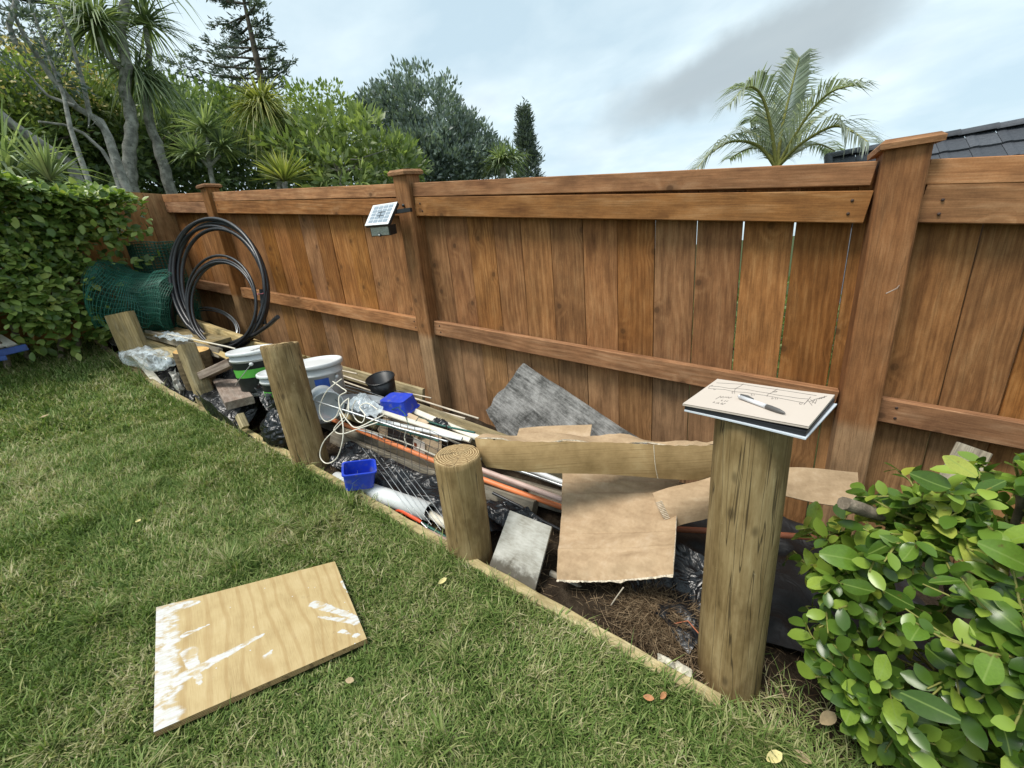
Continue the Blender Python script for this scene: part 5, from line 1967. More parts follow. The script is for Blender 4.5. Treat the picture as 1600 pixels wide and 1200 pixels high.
# ------------------------------------------------------------------ loose scraps in the heap
def scraps():
    rods = [('thin bamboo cane lying over the white trim', 'cane', [(560, 640, 1.50), (640, 662, 1.50), (735, 700, 1.47)], .0045, 'palerod'),
            ('short bamboo cane beside the grey tub', 'cane', [(530, 628, 1.50), (600, 646, 1.52)], .005, 'palerod'),
            ('pale plastic strip along the grey plank', 'strip', [(540, 662, 1.38), (630, 690, 1.385), (705, 722, 1.38)], .006, 'ivory'),
            ('thin white strip crossing the orange conduit', 'strip', [(548, 668, 1.34), (585, 678, 1.33), (598, 684, 1.33)], .004, 'pvc'),
            ('dark irrigation hose lying along the lower grey plank', 'hose', [(530, 700, 1.27), (590, 722, 1.28), (660, 742, 1.29), (720, 772, 1.27)], .008, 'poly'),
            ('thin black hose end near the hanging cardboard', 'hose', [(770, 770, 1.34), (810, 790, 1.33), (850, 815, 1.33), (880, 830, 1.34)], .008, 'poly'),
            ('slim grey pipe behind the dusty pink conduit', 'pipe', [(750, 716, 1.55), (830, 742, 1.55), (905, 768, 1.56)], .009, 'galv'),
            ('green wire stem hooked over the beige box', 'wire', [(612, 640, 1.46), (622, 636, 1.45), (632, 646, 1.44), (640, 668, 1.42), (642, 690, 1.40)], .0025, 'stake'),
            ('bent dark wire standing over the white trim', 'wire', [(640, 690, 1.40), (645, 665, 1.43), (654, 652, 1.45), (664, 655, 1.46)], .0022, 'stake'),
            ('rusty wire curling out of the clippings by the tall pole', 'wire', [(1030, 1000, 1.08), (1050, 975, 1.12), (1075, 970, 1.14), (1092, 990, 1.1)], .002, 'terra'),
            ('long grey stick half buried beside the black flap', 'stick', [(985, 905, 1.25), (1020, 930, 1.22), (1060, 975, 1.16)], .007, 'grey'),
            ('thin root trailing over the edging near the hedge', 'root', [(118, 556, 1.0), (138, 545, 1.02), (160, 544, 1.04)], .006, 'palerod')]
    for lab, cat, pts, r, m in rods:
        P = [atY(*p) for p in pts]
        rod('%s' % cat, lab, cat, P, r, MT[m], 'loose sticks and strips in the heap', 7)
    G = 'small timber scraps in the heap'
    wthing('timber_scrap', 'pale timber scrap behind the cloudy bucket', 'timber', atY(520, 640, 1.45), atY(590, 664, 1.46), .06, .022, (0, .8, .5), MT['edging'], G, seed=61)
    wthing('timber_scrap', 'brown timber scrap between beige box and fence', 'timber', atY(668, 650, 1.62), atY(770, 692, 1.60), .05, .03, (0, .7, .6), MT['offcut'], G, seed=62)
    wthing('timber_scrap', 'grey timber scrap under the carton strip near the ringed pole', 'timber', atY(752, 742, 1.46), atY(820, 762, 1.46), .05, .03, (0, .5, .8), MT['grey'], G, seed=63)
    wthing('timber_scrap', 'rough tan scrap lying under the first pail', 'timber', atY(330, 620, 1.18), atY(400, 640, 1.24), .09, .04, (.2, 1, .1), MT['offcut'], G, seed=64)
    wthing('timber_scrap', 'thin tan lath leaning behind the log stump', 'timber', atY(300, 530, 1.34), atY(372, 566, 1.30), .04, .015, (0, .6, .7), MT['fresh'], G, seed=65)
    wthing('timber_scrap', 'dark timber scrap at the foot of the hanging cardboard', 'timber', atY(845, 880, 1.20), atY(905, 900, 1.22), .05, .03, (0, .8, .4), MT['grey'], G, seed=66)
    for k, (lab, q, amp, fr, m) in enumerate([
            ('black plastic strip snagged beside the beige box', [(672, 664, 1.50), (702, 672, 1.49), (700, 660, 1.54), (676, 654, 1.54)], .03, 16, 'black'),
            ('black plastic scrap hanging behind the second pail', [(398, 612, 1.16), (428, 660, 1.12), (448, 640, 1.2), (405, 600, 1.22)], .04, 10, 'black'),
            ('clear film scrap caught in the cord tangle', [(545, 640, 1.30), (590, 655, 1.29), (596, 636, 1.38), (556, 622, 1.38)], .04, 10, 'film'),
            ('torn clear film beside the thin rod', [(238, 528, 1.26), (292, 536, 1.24), (304, 526, 1.36), (252, 518, 1.38)], .03, 9, 'film'),
            ('black plastic torn edge poking out below the grey panel', [(748, 800, 1.22), (800, 830, 1.20), (850, 810, 1.32), (780, 780, 1.34)], .04, 9, 'black'),
            ('black plastic sheet under the hanging cardboard', [(880, 880, 1.30), (1010, 935, 1.24), (1090, 870, 1.45), (930, 830, 1.5)], .05, 8, 'black')]):
        b = MB()
        b.sheet(crumple(bil(*[atY(*p) for p in q]), amp, fr, 30 + k), 30, 18, .002)
        tag(b.build('plastic_scrap', MT[m]), lab, 'plastic scrap', 'plastic scraps in the heap')


scraps()
# ------------------------------------------------------------------ leaves
def leaf_base(nst=6, w=.5, fold=.12, droop=.18, tip=1.0, cup=.0):
    """unit leaf along +X: rows of left/mid/right"""
    V = []
    for i in range(nst):
        t = i / (nst - 1)
        ww = w * .5 * (math.sin(math.pi * (.02 + .95 * t ** 1.08)) ** .58) * (1 if t < .98 else .55)
        z = -droop * t * t
        V += [(t, -ww, z + fold * ww * 2 * .5), (t, 0, z), (t, ww, z + fold * ww * 2 * .5)]
    F = []
    for i in range(nst - 1):
        a = i * 3
        F += [(a, a + 3, a + 4, a + 1), (a + 1, a + 4, a + 5, a + 2)]
    return np.array(V, np.float32), np.array(F, np.int32)


def basis(D, N):
    D = D / np.linalg.norm(D, axis=1, keepdims=True)
    S = np.cross(N, D); S /= np.linalg.norm(S, axis=1, keepdims=True) + 1e-9
    U = np.cross(D, S)
    return np.stack([D, S, U], axis=2)      # columns


def leaf_cloud(P, D, N, size, base):
    BV, BF = base
    R = basis(D, N)
    V = np.einsum('nij,kj->nki', R, BV) * size[:, None, None] + P[:, None, :]
    k = len(BV)
    F = (np.arange(len(P)) * k)[:, None, None] + BF[None]
    return V.reshape(-1, 3), F.reshape(-1, BF.shape[1])


MT['bark'] = plain('grey_shrub_bark', (.20, .165, .125), .9, .15, var=.45, scale=28, bump=1.0)
MT['twig'] = plain('green_twig', (.22, .22, .06), .6, .3, var=.2)
MT['shrubleaf'] = leafmat('glossy_shrub_leaf', (.040, .088, .012), (.110, .200, .028), (.27, .38, .058), rough=.28, trans=.25, spec=.45, yellow=(.36, .40, .06))
def near_leaf(name, dark, mid, light, rough, trans, spec, yellow):
    m = leafmat(name, dark, mid, light, rough, trans, spec, yellow)
    t = m.node_tree
    p = t.nodes['Principled BSDF']
    src = p.inputs['Base Color'].links[0].from_socket
    tc = t.nodes.new('ShaderNodeTexCoord'); sp = t.nodes.new('ShaderNodeSeparateXYZ'); t.links.new(tc.outputs['Object'], sp.inputs[0])
    ab = t.nodes.new('ShaderNodeMath'); ab.operation = 'ABSOLUTE'; t.links.new(sp.outputs[1], ab.inputs[0])
    mr = t.nodes.new('ShaderNodeMapRange'); t.links.new(ab.outputs[0], mr.inputs[0])
    mr.inputs[1].default_value = .028; mr.inputs[2].default_value = .008; mr.inputs[3].default_value = 0; mr.inputs[4].default_value = .55
    # side veins
    vm_ = t.nodes.new('ShaderNodeMath'); vm_.operation = 'MULTIPLY_ADD'; t.links.new(ab.outputs[0], vm_.inputs[0]); vm_.inputs[1].default_value = -.9; t.links.new(sp.outputs[0], vm_.inputs[2])
    sn = t.nodes.new('ShaderNodeMath'); sn.operation = 'SINE'
    ml = t.nodes.new('ShaderNodeMath'); ml.operation = 'MULTIPLY'; t.links.new(vm_.outputs[0], ml.inputs[0]); ml.inputs[1].default_value = 55; t.links.new(ml.outputs[0], sn.inputs[0])
    bp = t.nodes.new('ShaderNodeBump'); bp.inputs['Strength'].default_value = .05; bp.inputs['Distance'].default_value = .02
    t.links.new(sn.outputs[0], bp.inputs['Height'])
    # brown blemishes on some leaves
    oi = t.nodes.new('ShaderNodeObjectInfo')
    nz = t.nodes.new('ShaderNodeTexNoise'); nz.inputs['Scale'].default_value = 3.2; nz.inputs['Detail'].default_value = 5
    av = t.nodes.new('ShaderNodeVectorMath'); av.operation = 'ADD'; t.links.new(tc.outputs['Object'], av.inputs[0])
    cx = t.nodes.new('ShaderNodeCombineXYZ'); mu = t.nodes.new('ShaderNodeMath'); mu.operation = 'MULTIPLY'; t.links.new(oi.outputs['Random'], mu.inputs[0]); mu.inputs[1].default_value = 50
    t.links.new(mu.outputs[0], cx.inputs[2]); t.links.new(cx.outputs[0], av.inputs[1]); t.links.new(av.outputs[0], nz.inputs['Vector'])
    ms = t.nodes.new('ShaderNodeMapRange'); t.links.new(nz.outputs['Fac'], ms.inputs[0])
    ms.inputs[1].default_value = .66; ms.inputs[2].default_value = .72; ms.inputs[4].default_value = .85
    m2 = t.nodes.new('ShaderNodeMix'); m2.data_type = 'RGBA'; t.links.new(ms.outputs[0], m2.inputs['Factor']); t.links.new(src, m2.inputs['A']); m2.inputs['B'].default_value = (.13, .075, .025, 1)
    src = m2.outputs['Result']
    mx = t.nodes.new('ShaderNodeMix'); mx.data_type = 'RGBA'
    t.links.new(mr.outputs[0], mx.inputs['Factor']); t.links.new(src, mx.inputs['A']); mx.inputs['B'].default_value = (.26, .36, .09, 1)
    t.links.new(mx.outputs['Result'], p.inputs['Base Color'])
    return m


MT['shrubleaf_near'] = near_leaf('glossy_leaf_near', (.044, .095, .012), (.125, .225, .030), (.31, .42, .065), .27, .28, .45, (.38, .42, .08))
MT['hedgeleaf'] = leafmat('hedge_leaf', (.060, .110, .022), (.145, .225, .046), (.33, .41, .11), rough=.33, trans=.32, spec=.4, yellow=(.36, .40, .10))


def leafy(thing_, P, D, N, S, base_hi, base_lo, mat, nsep=300, name='leaf', stuffname='foliage', near=None):
    """the nearest leaves as single objects that share meshes, the rest as one mass"""
    d = np.linalg.norm(P - np.array(EYE), axis=1)
    order = np.argsort(d / S)
    big = order[:nsep]; rest = order[nsep:]
    meshes = []
    for k in range(10):
        BV, BF = base_hi[k % len(base_hi)]
        wr_ = np.random.default_rng(k)
        BV = BV.copy(); ph_ = wr_.uniform(0, 6.28, 3)
        BV[:, 2] += .05 * np.sin(BV[:, 0] * 7 + ph_[0]) * np.abs(BV[:, 1]) * 2 + .035 * np.sin(BV[:, 0] * 4 + ph_[1])
        BV[:, 1] *= wr_.uniform(.82, 1.18); BV[:, 1] += .06 * np.sin(BV[:, 0] * 3 + ph_[2]) * BV[:, 0]
        me = bpy.data.meshes.new(name)
        me.from_pydata([tuple(v) for v in BV.tolist()], [], [tuple(f) for f in BF.tolist()])
        me.polygons.foreach_set('use_smooth', [True] * len(BF)); me.update()
        me.materials.append(near or mat)
        meshes.append(me)
    R = basis(D[big], N[big])
    for i, q in enumerate(big):
        o = bpy.data.objects.new(name, meshes[i % len(meshes)])
        Mx = Matrix([[float(R[i][a][b]) * float(S[q]) for b in range(3)] + [float(P[q][a])] for a in range(3)] + [[0, 0, 0, 1]])
        link(o, thing_, Mx)
    if len(rest):
        V, F = leaf_cloud(P[rest], D[rest], N[rest], S[rest], base_lo)
        o = npmesh(stuffname, V, F, mat, origin=tuple(WM[thing_.name].translation), parent=thing_, smooth=True)
        o['kind'] = 'stuff'


def unit(rng, n):
    v = rng.normal(size=(n, 3)); return v / np.linalg.norm(v, axis=1, keepdims=True)


def shrub():
    rng = np.random.default_rng(8)
    rnd = random.Random(8)
    root = gz(.66, 1.22, -.02)
    t = thing('broadleaf_shrub', root, 'glossy green broadleaf shrub with gnarled stems at the near right', 'shrub')
    C = np.array([.60, 1.15, .36])
    # gnarled stems
    stems = []
    ends = [(.52, .95, .50), (.68, 1.02, .62), (.40, 1.15, .62), (.28, 1.18, .40), (.80, 1.25, .70), (.55, 1.30, .70), (.30, 1.02, .18), (.62, .90, .28)]
    for k, e in enumerate(ends):
        p0 = Vector((root.x + rnd.uniform(-.06, .06), root.y + rnd.uniform(-.06, .06), root.z))
        e = Vector(e)
        pts = []
        for i in range(9):
            q = i / 8
            p = p0.lerp(e, q) + Vector((0, 0, .10 * math.sin(q * math.pi) * (1 if k % 2 else -.3)))
            p += mnoise.noise_vector(Vector((k * 3.1, q * 4, 0))) * .05
            pts.append(p)
        r0 = .026 if k < 3 else .016
        b = MB(); b.tube(pts, [r0 * (1 - .62 * i / 8) * (1 + .2 * math.sin(i * 2.1 + k)) for i in range(9)], 10)
        b.build('stem', MT['bark'], t)
        stems.append(pts)
    # sawn-off stub poking forward
    b = MB(); b.tube([atY(1375, 805, 1.17), atY(1345, 795, 1.13), atY(1318, 786, 1.10)], [.015, .017, .016], 9); b.build('sawn_stub', MT['bark'], t)
    # twigs with leaves
    P = []; D = []; N = []; S = []
    tw = MB()
    n_tw = 560
    for k in range(n_tw):
        d = unit(rng, 1)[0]
        d[2] = d[2] * .9 + .12
        if d[1] > .25 and rng.random() < .5: d[1] *= -1
        d /= np.linalg.norm(d)
        rr = rng.uniform(.62, 1.0) ** .8
        end = C + d * np.array([.48, .33, .47]) * rr
        if end[2] < lawn(end[0]) + .0: end[2] = lawn(end[0]) + rng.uniform(.0, .10)
        # stay clear of the tall pole and the notebook
        if math.hypot(end[0] - .012, end[1] - 1.1) < .17: continue
        st = stems[rng.integers(len(stems))]
        s0 = min((p for q in stems for p in q[3:]), key=lambda p: (Vector(end) - p).length)
        s0 = np.array(s0)
        L = np.linalg.norm(end - s0)
        if L > .30: s0 = end + (s0 - end) * .30 / L
        dirn = (end - s0); L = np.linalg.norm(dirn); dirn /= L + 1e-9
        bend = rng.normal(size=3) * .02
        pts = [s0 + (end - s0) * q + bend * math.sin(q * 3.1) for q in (0, .33, .66, 1)]
        tw.tube([Vector(p) for p in pts], [.0034, .003, .0024, .0016], 5, cap=False)
        nl = int(rng.integers(6, 11))
        for i in range(nl):
            q = .25 + .75 * (i + .5) / nl
            p = s0 + (end - s0) * q + bend * math.sin(q * 3.1)
            az = i * 2.4 + k
            sd = np.cross(dirn, [0, 0, 1.0]); sd /= np.linalg.norm(sd) + 1e-9
            u2 = np.cross(sd, dirn)
            rad = sd * math.cos(az) + u2 * math.sin(az)
            ld = dirn * rng.uniform(.35, .9) + rad * .9 + np.array([0, -.15, .0]) + rng.normal(size=3) * .15
            out = (p - C) / np.array([.47, .33, .44]); out /= np.linalg.norm(out) + 1e-9
            nn = np.array([0, -.12, .75]) + out * .75 + rng.normal(size=3) * .30
            P.append(p); D.append(ld); N.append(nn); S.append(min(.085, .030 + .014 * abs(rng.normal()) + (.02 if rng.random() < .15 else 0)))
    o = tw.build('twigs', MT['twig'], t); o['kind'] = 'stuff'
    # a few showy big leaves in front
    for (px, py, Y, s, dx, dz) in [(1300, 865, 1.02, .088, .8, .05), (1545, 848, .98, .095, 1, -.35), (1520, 1125, .86, .085, -.9, .1), (1545, 745, 1.05, .06, -.5, .4), (1440, 740, 1.06, .07, .8, -.3), (1375, 1095, .93, .06, .3, -.8)]:
        p = atY(px - 20, py, Y)
        P.append(np.array(p)); D.append(np.array([dx, .05, dz])); N.append(np.array([.05, -.75, .65])); S.append(s)
    P = np.array(P); D = np.array(D); N = np.array(N); S = np.array(S)
    hi = [leaf_base(7, .62, .22, .16), leaf_base(7, .54, .30, .28), leaf_base(7, .66, .14, .08), leaf_base(7, .58, .35, -.08)]
    leafy(t, P, D, N, S, hi, leaf_base(6, .60, .22, .16), MT['shrubleaf'], near=MT['shrubleaf_near'])


shrub()


def hedge():
    rng = np.random.default_rng(18)
    t = thing('broadleaf_hedge', gz(-5.15, .9), 'clipped broadleaf hedge in front of the far corner fence', 'hedge')
    rnd = random.Random(3)
    P = []; D = []; N = []; S = []
    n = 15000
    x = rng.uniform(-5.5, -4.86, n); y = rng.uniform(-.35, 1.62, n); z = rng.uniform(0, 1, n)
    top = 1.43 + .05 * np.sin(y * 3.0) + .04 * np.sin(y * 9 + 1)
    h = .10 + (top - .10) * z ** .85
    # bias to the faces that show: front (x high), top
    front = -4.86 - .10 * np.abs(np.sin(y * 4.1)) - .08 * np.sin(h * 5 + y * 3) - .12 * (1 - z) ** 2
    sel = rng.random(n)
    x = np.where(sel < .62, front - np.abs(rng.normal(0, .07, n)), x)
    h = np.where((sel > .62) & (sel < .82), top - np.abs(rng.normal(0, .05, n)), h)
    # gaps low down, and the right-hand end hollow above the mesh rolls
    keep = ~((h < .34) & (rng.random(n) < .72))
    keep &= ~((y > 1.12) & (h < .98) & (rng.random(n) < .88))
    keep &= ~((y > 1.42) & (rng.random(n) < .55))
    keep &= fieldn(y, h, 4.0, 5) + rng.normal(0, .10, n) > .26
    x, y, h = x[keep], y[keep], h[keep]
    n = len(x)
    P = np.stack([x, y, lawn_np(x) + h], 1)
    out = np.stack([.8 + 0 * x, -.25 + .2 * (y - .6), .35 + .9 * (h > 1.3)], 1)
    D = unit(rng, n) * .9 + out * .35; D[:, 2] -= .25
    N = out + unit(rng, n) * .55 + np.array([0, 0, .45])
    S = rng.uniform(.045, .085, n)
    hi = [leaf_base(5, .62, .2, .16), leaf_base(5, .56, .28, .25), leaf_base(5, .66, .12, .08), leaf_base(5, .6, .3, 0)]
    leafy(t, P, D, N, S, hi, leaf_base(4, .62, .2, .16), MT['hedgeleaf'])
    for k in range(9):
        y0 = .15 + .15 * k
        p0 = gz(-5.22 + rnd.uniform(-.08, .08), y0, -.03)
        pts = [p0 + Vector((rnd.uniform(-.03, .06) * i, rnd.uniform(-.05, .06) * i, .17 * i)) for i in range(6)]
        b = MB(); b.tube(pts, [.024, .02, .016, .013, .010, .007], 7); b.build('stem', MT['bark'], t)
    for k in range(10):
        p0 = gz(-5.1, rnd.uniform(.2, 1.4), rnd.uniform(.4, 1.1)); q = p0 + Vector((rnd.uniform(.0, .2), rnd.uniform(-.25, .25), rnd.uniform(.05, .3)))
        b = MB(); b.tube([p0, (p0 + q) / 2 + Vector((0, .03, .02)), q], [.009, .007, .004], 6); b.build('branch', MT['bark'], t)


hedge()
# ------------------------------------------------------------------ notebook and pen on the tall pole
def notebook():
    zc = .8815
    F = [(1121, 591), (1304.4, 617), (1263, 670), (1066.6, 630.4)]
    zp = .903
    Pg = [atZ(px, py, zp) for px, py in F]
    c0 = sum(Pg, Vector()) / 4
    t = thing('notebook', (c0.x, c0.y, zc), 'open sketch notebook with pencil fence drawing lying on the tall pole', 'notebook')
    fp = bil(*Pg)
    cov = [atZ(1124, 597, zc + .003), atZ(1308, 632, zc + .003), atZ(1259, 686.5, zc + .003), atZ(1069, 641.5, zc + .003)]
    fc = bil(*cov)
    b = MB(); b.sheet(lambda u, v: fc(u, v) + Vector((0, 0, .0015 * math.sin(u * 3) * v)), 12, 8, .0035)
    b.build('back_cover', plain('bluish_white_card', (.56, .61, .67), .4, .5, var=.02), t)
    md = [p.lerp(q, .35) + Vector((0, 0, 0)) for p, q in zip(cov, Pg)]
    fm = bil(*[Vector((p.x, p.y, zc + .0105)) for p in md])
    b = MB(); b.sheet(lambda u, v: fm(.006 + u * .985, .012 + v * .976), 8, 6, .0105)
    b.build('black_board', plain('black_board_cover', (.018, .019, .022), .45, .4, var=.2), t)

    def page(u, v, k=0.0):
        p = fp(u, v)
        lift = .0040 * (v ** 2) * (.4 + .6 * u) + .004 * max(0, u - .75) * 2 + .0025 * math.sin(u * 2.5) * v
        return p + Vector((0, 0, lift + k - .0006 - .0015))
    pm = plain('cream_paper', (.52, .455, .395), .75, .2, var=.02, scale=4)
    b = MB()
    b.sheet(lambda u, v: page(u, v, -.0035), 20, 14, .0035)
    b.build('page_block', pm, t)
    b = MB()
    b.sheet(lambda u, v: page(u, v, 0.0), 20, 14, .0006)
    pg = b.build('top_page', pm, t)
    # pencil drawing, stroke by stroke
    ink = plain('pencil_line', (.16, .145, .135), .8, .2, var=.3, scale=200)
    o4 = [Vector((p.x, p.y, 0)) for p in Pg]
    e1 = o4[1] - o4[0]; e2 = o4[3] - o4[0]

    def onpage(zx, zy):
        p = atZ(1090 + zx / 6.957, 580 + zy / 6.957, zp + .002)
        # parametric place on the page, so strokes follow its curl
        d = Vector((p.x, p.y, 0)) - o4[0]
        den = e1.x * e2.y - e1.y * e2.x
        u = (d.x * e2.y - d.y * e2.x) / den; v = (e1.x * d.y - e1.y * d.x) / den
        u = min(max(u, 0), 1); v = min(max(v, 0), 1)
        return page(u, v, 0.0) + Vector((0, 0, .0009))
    st = [[(170, 140), (132, 152), (118, 176), (185, 182), (300, 190), (400, 214), (520, 222), (640, 240), (780, 262), (900, 285), (1040, 312), (1180, 342)],
          [(130, 150), (240, 158), (340, 176), (420, 178), (540, 188), (660, 212), (780, 230), (860, 248), (1000, 268), (1120, 288), (1215, 296)],
          [(205, 115), (330, 122), (500, 132), (700, 165), (870, 188), (1050, 215), (1300, 258)],
          [(500, 125), (470, 150), (415, 178), (405, 210)], [(870, 180), (815, 222), (775, 240), (765, 268)], [(385, 205), (380, 232), (395, 228)], [(405, 205), (410, 236)],
          [(600, 235), (590, 255), (610, 252)], [(625, 238), (625, 258)], [(825, 275), (820, 298), (840, 292)], [(860, 282), (862, 300)], [(885, 285), (880, 300)], [(180, 178), (178, 192), (200, 190)],
          [(820, 212), (850, 206), (872, 208), (858, 216), (830, 218)], [(1135, 335), (1130, 355), (1150, 358)], [(1160, 338), (1155, 358)],
          [(1180, 362), (1240, 270)], [(1240, 270), (1210, 320), (1180, 355)], [(1215, 310), (1270, 372)], [(1240, 300), (1300, 350)], [(1230, 330), (1290, 300), (1320, 290)], [(1265, 345), (1290, 300)], [(1300, 350), (1310, 300)],
          [(1320, 295), (1345, 280), (1330, 300), (1365, 275), (1355, 295), (1390, 265), (1380, 285), (1412, 262)],
          [(205, 298), (262, 262), (258, 285), (290, 268), (285, 288)], [(300, 280), (310, 272), (318, 284), (330, 270)], [(335, 284), (350, 272), (345, 290), (385, 275)],
          [(265, 320), (280, 308), (275, 322)], [(300, 328), (318, 315), (325, 328), (345, 318)], [(175, 340), (195, 328), (190, 345)], [(210, 350), (225, 338), (232, 352), (245, 336), (240, 354)], [(260, 358), (285, 342), (275, 365), (318, 348)]]
    b = MB()
    for s in st:
        pts = [onpage(*q) for q in s]
        fine = []
        for a, c in zip(pts[:-1], pts[1:]):
            m = max(1, int((c - a).length / .008))
            for i in range(m): fine.append(a.lerp(c, i / m))
        fine.append(pts[-1])
        b.tube(fine, .00045, 4)
    b.build('pencil_sketch', ink, pg)
    # pen
    a = onpage(452, 292) + Vector((0, 0, .0062)); e = onpage(1000, 490) + Vector((0, 0, .004))
    ax = (e - a).normalized(); x = ax.cross(Vector((0, 0, 1))).normalized(); y = ax.cross(x)
    Mx = Matrix((x, y, ax)).transposed().to_4x4(); Mx.translation = a
    L = (e - a).length
    pt = thing('ballpoint_pen', a.lerp(e, .5), 'white and grey ballpoint pen lying on the notebook page', 'pen')
    silver = plain('pen_silver', (.62, .62, .64), .28, .5, metal=.5, var=.05)
    grey = plain('pen_grey_rubber', (.09, .085, .08), .45, .4, var=.1)
    b = MB(); b.lathe([(0, L * .05), (.0052, L * .05), (.0054, L * .62), (.0046, L * .62)], 20, axis=Mx); b.build('barrel', plain('pen_white', (.60, .61, .63), .3, .5, var=.03), pt)
    b = MB(); b.lathe([(.0056, L * .615), (.006, L * .63), (.0063, L * .72), (.0058, L * .86), (.0030, L * .965), (.0012, L * .985), (0, L)], 20, axis=Mx); b.build('grip', grey, pt)
    b = MB(); b.lathe([(.0057, L * .60), (.0059, L * .605), (.0059, L * .632), (.0056, L * .635)], 20, axis=Mx); b.build('collar', silver, pt)
    b = MB(); b.lathe([(0, 0), (.0022, 0), (.0024, L * .05), (.0052, L * .05), (.0050, L * .03)], 14, axis=Mx); b.build('button', silver, pt)
    b = MB()
    up_ = Vector((0, 0, 1)); sd = ax.cross(up_).normalized()
    q0 = a + ax * L * .04 + up_ * .0055 - sd * .002; q1 = a + ax * L * .30 - sd * .0058 + up_ * .004
    b.tube([q0, q0.lerp(q1, .5) - sd * .002 + up_ * .001, q1], [.0028, .0032, .002], 8); b.build('clip', grey, pt)


notebook()


# ------------------------------------------------------------------ solar lamp on the middle post
def solar():
    Yt, Yb = 1.905, 1.795
    TL, TR, BR, BL = atY(583.3, 321.7, Yt), atY(621.3, 315.8, Yt), atY(606.7, 350.3, Yb), atY(570.5, 353.2, Yb)
    t = thing('solar_lamp', (TL + BR) / 2, 'small solar lamp with tilted panel fixed to the middle fence post', 'solar lamp')
    blk = plain('lamp_black_plastic', (.014, .016, .017), .4, .5, var=.2)
    fr = bil(TL, TR, BR, BL)
    nrm = (TR - TL).cross(BL - TL).normalized()
    if nrm.z < 0: nrm = -nrm
    b = MB()
    q = [TL, TR, BR, BL]
    b.hexa([p - nrm * .016 for p in (BL, BR, TR, TL)] + [p for p in (BL, BR, TR, TL)]); b.build('panel_housing', blk, t)
    b = MB()
    g = [fr(.0, .0), fr(1, 0), fr(1, 1), fr(0, 1)]
    inn = [fr(.06, .05), fr(.94, .05), fr(.94, .94), fr(.06, .94)]
    up = nrm * .003
    vv = [p + nrm * .0005 for p in g] + [p + up for p in g] + [p + up for p in inn] + [p + nrm * .0008 for p in inn]
    ff = []
    for k in range(4):
        j = (k + 1) % 4
        ff += [(k, j, 4 + j, 4 + k), (4 + k, 4 + j, 8 + j, 8 + k), (8 + k, 8 + j, 12 + j, 12 + k)]
    b.add(vv, ff); b.build('panel_frame', plain('pale_frame', (.70, .73, .73), .4, .5, var=.04), t)
    b = MB(); b.add([p + nrm * .001 for p in inn], [(0, 1, 2, 3)])
    sheet = b.build('panel_backing', plain('panel_white', (.66, .70, .74), .25, .6, var=.03), t)
    cellm = plain('solar_cell', (.26, .31, .36), .12, .8, var=.12, scale=30)
    for i in range(4):
        for j in range(5):
            u0, u1 = .10 + i * .205, .10 + i * .205 + .172
            v0, v1 = .09 + j * .165, .09 + j * .165 + .128
            b = MB(); b.add([fr(u0, v0) + nrm * .0022, fr(u1, v0) + nrm * .0022, fr(u1, v1) + nrm * .0022, fr(u0, v1) + nrm * .0022], [(0, 1, 2, 3)])
            b.build('solar_cell', cellm, sheet)
    # lamp head below the panel
    a, b2, c2, d2 = atY(577.5, 354, 1.815), atY(608, 352.5, 1.815), atY(610.5, 367.5, 1.835), atY(581, 370, 1.835)
    bk = Vector((.0, .055, .012))
    m = MB(); m.hexa([d2 + bk, c2 + bk, c2, d2, a + bk, b2 + bk, b2, a]); m.build('lamp_body', blk, t)
    fl = bil(a, b2, c2, d2)
    fw = Vector((0, -.0025, 0))
    n = NT('led_lens')
    vo = n.voro(n.obj(), 190)
    n.bump(vo, .8, .003)
    lens = n.done(n.mix(n.smooth(vo, .15, .45), (.62, .66, .62), (.34, .37, .33)), .2, spec=.7)
    m = MB(); m.sheet(lambda u, v: fl(.05 + u * .9, .06 + v * .86) + fw, 4, 4, .003); m.build('led_lens', lens, t)
    cc = fl(.5, .9) + Vector((0, -.006, 0))
    m = MB(); m.lathe([(.0105, 0), (.0105, .006), (0, .006)], 18, axis=Matrix.Translation(cc) @ Matrix.Rotation(math.pi / 2, 4, 'X')); ring = m.build('sensor_surround', blk, t)
    m = MB(); m.lathe([(.0062, .006), (.005, .010), (.002, .0125), (0, .013)], 14, axis=Matrix.Translation(cc) @ Matrix.Rotation(math.pi / 2, 4, 'X')); m.build('motion_sensor', plain('sensor_dome', (.72, .72, .70), .3, .5), ring)
    # bracket
    p0, p1 = atY(612, 332, 1.875), atY(643, 327.5, 1.952)
    m = MB(); m.hexa([p0 + Vector(v) for v in ((0, -.01, -.011), (.0, .012, -.011), (0, .012, .011), (0, -.01, .011))][:4] + [p1 + Vector(v) for v in ((0, -.012, -.011), (.0, .007, -.011), (0, .007, .011), (0, -.012, .011))])
    m.build('bracket_arm', blk, t)
    m = MB(); m.lathe([(.009, -.004), (.009, .004), (0, .005)], 14, axis=Matrix.Translation(atY(630, 321, 1.953)) @ Matrix.Rotation(math.pi / 2, 4, 'X')); m.build('fixing_screw', blk, t)


solar()


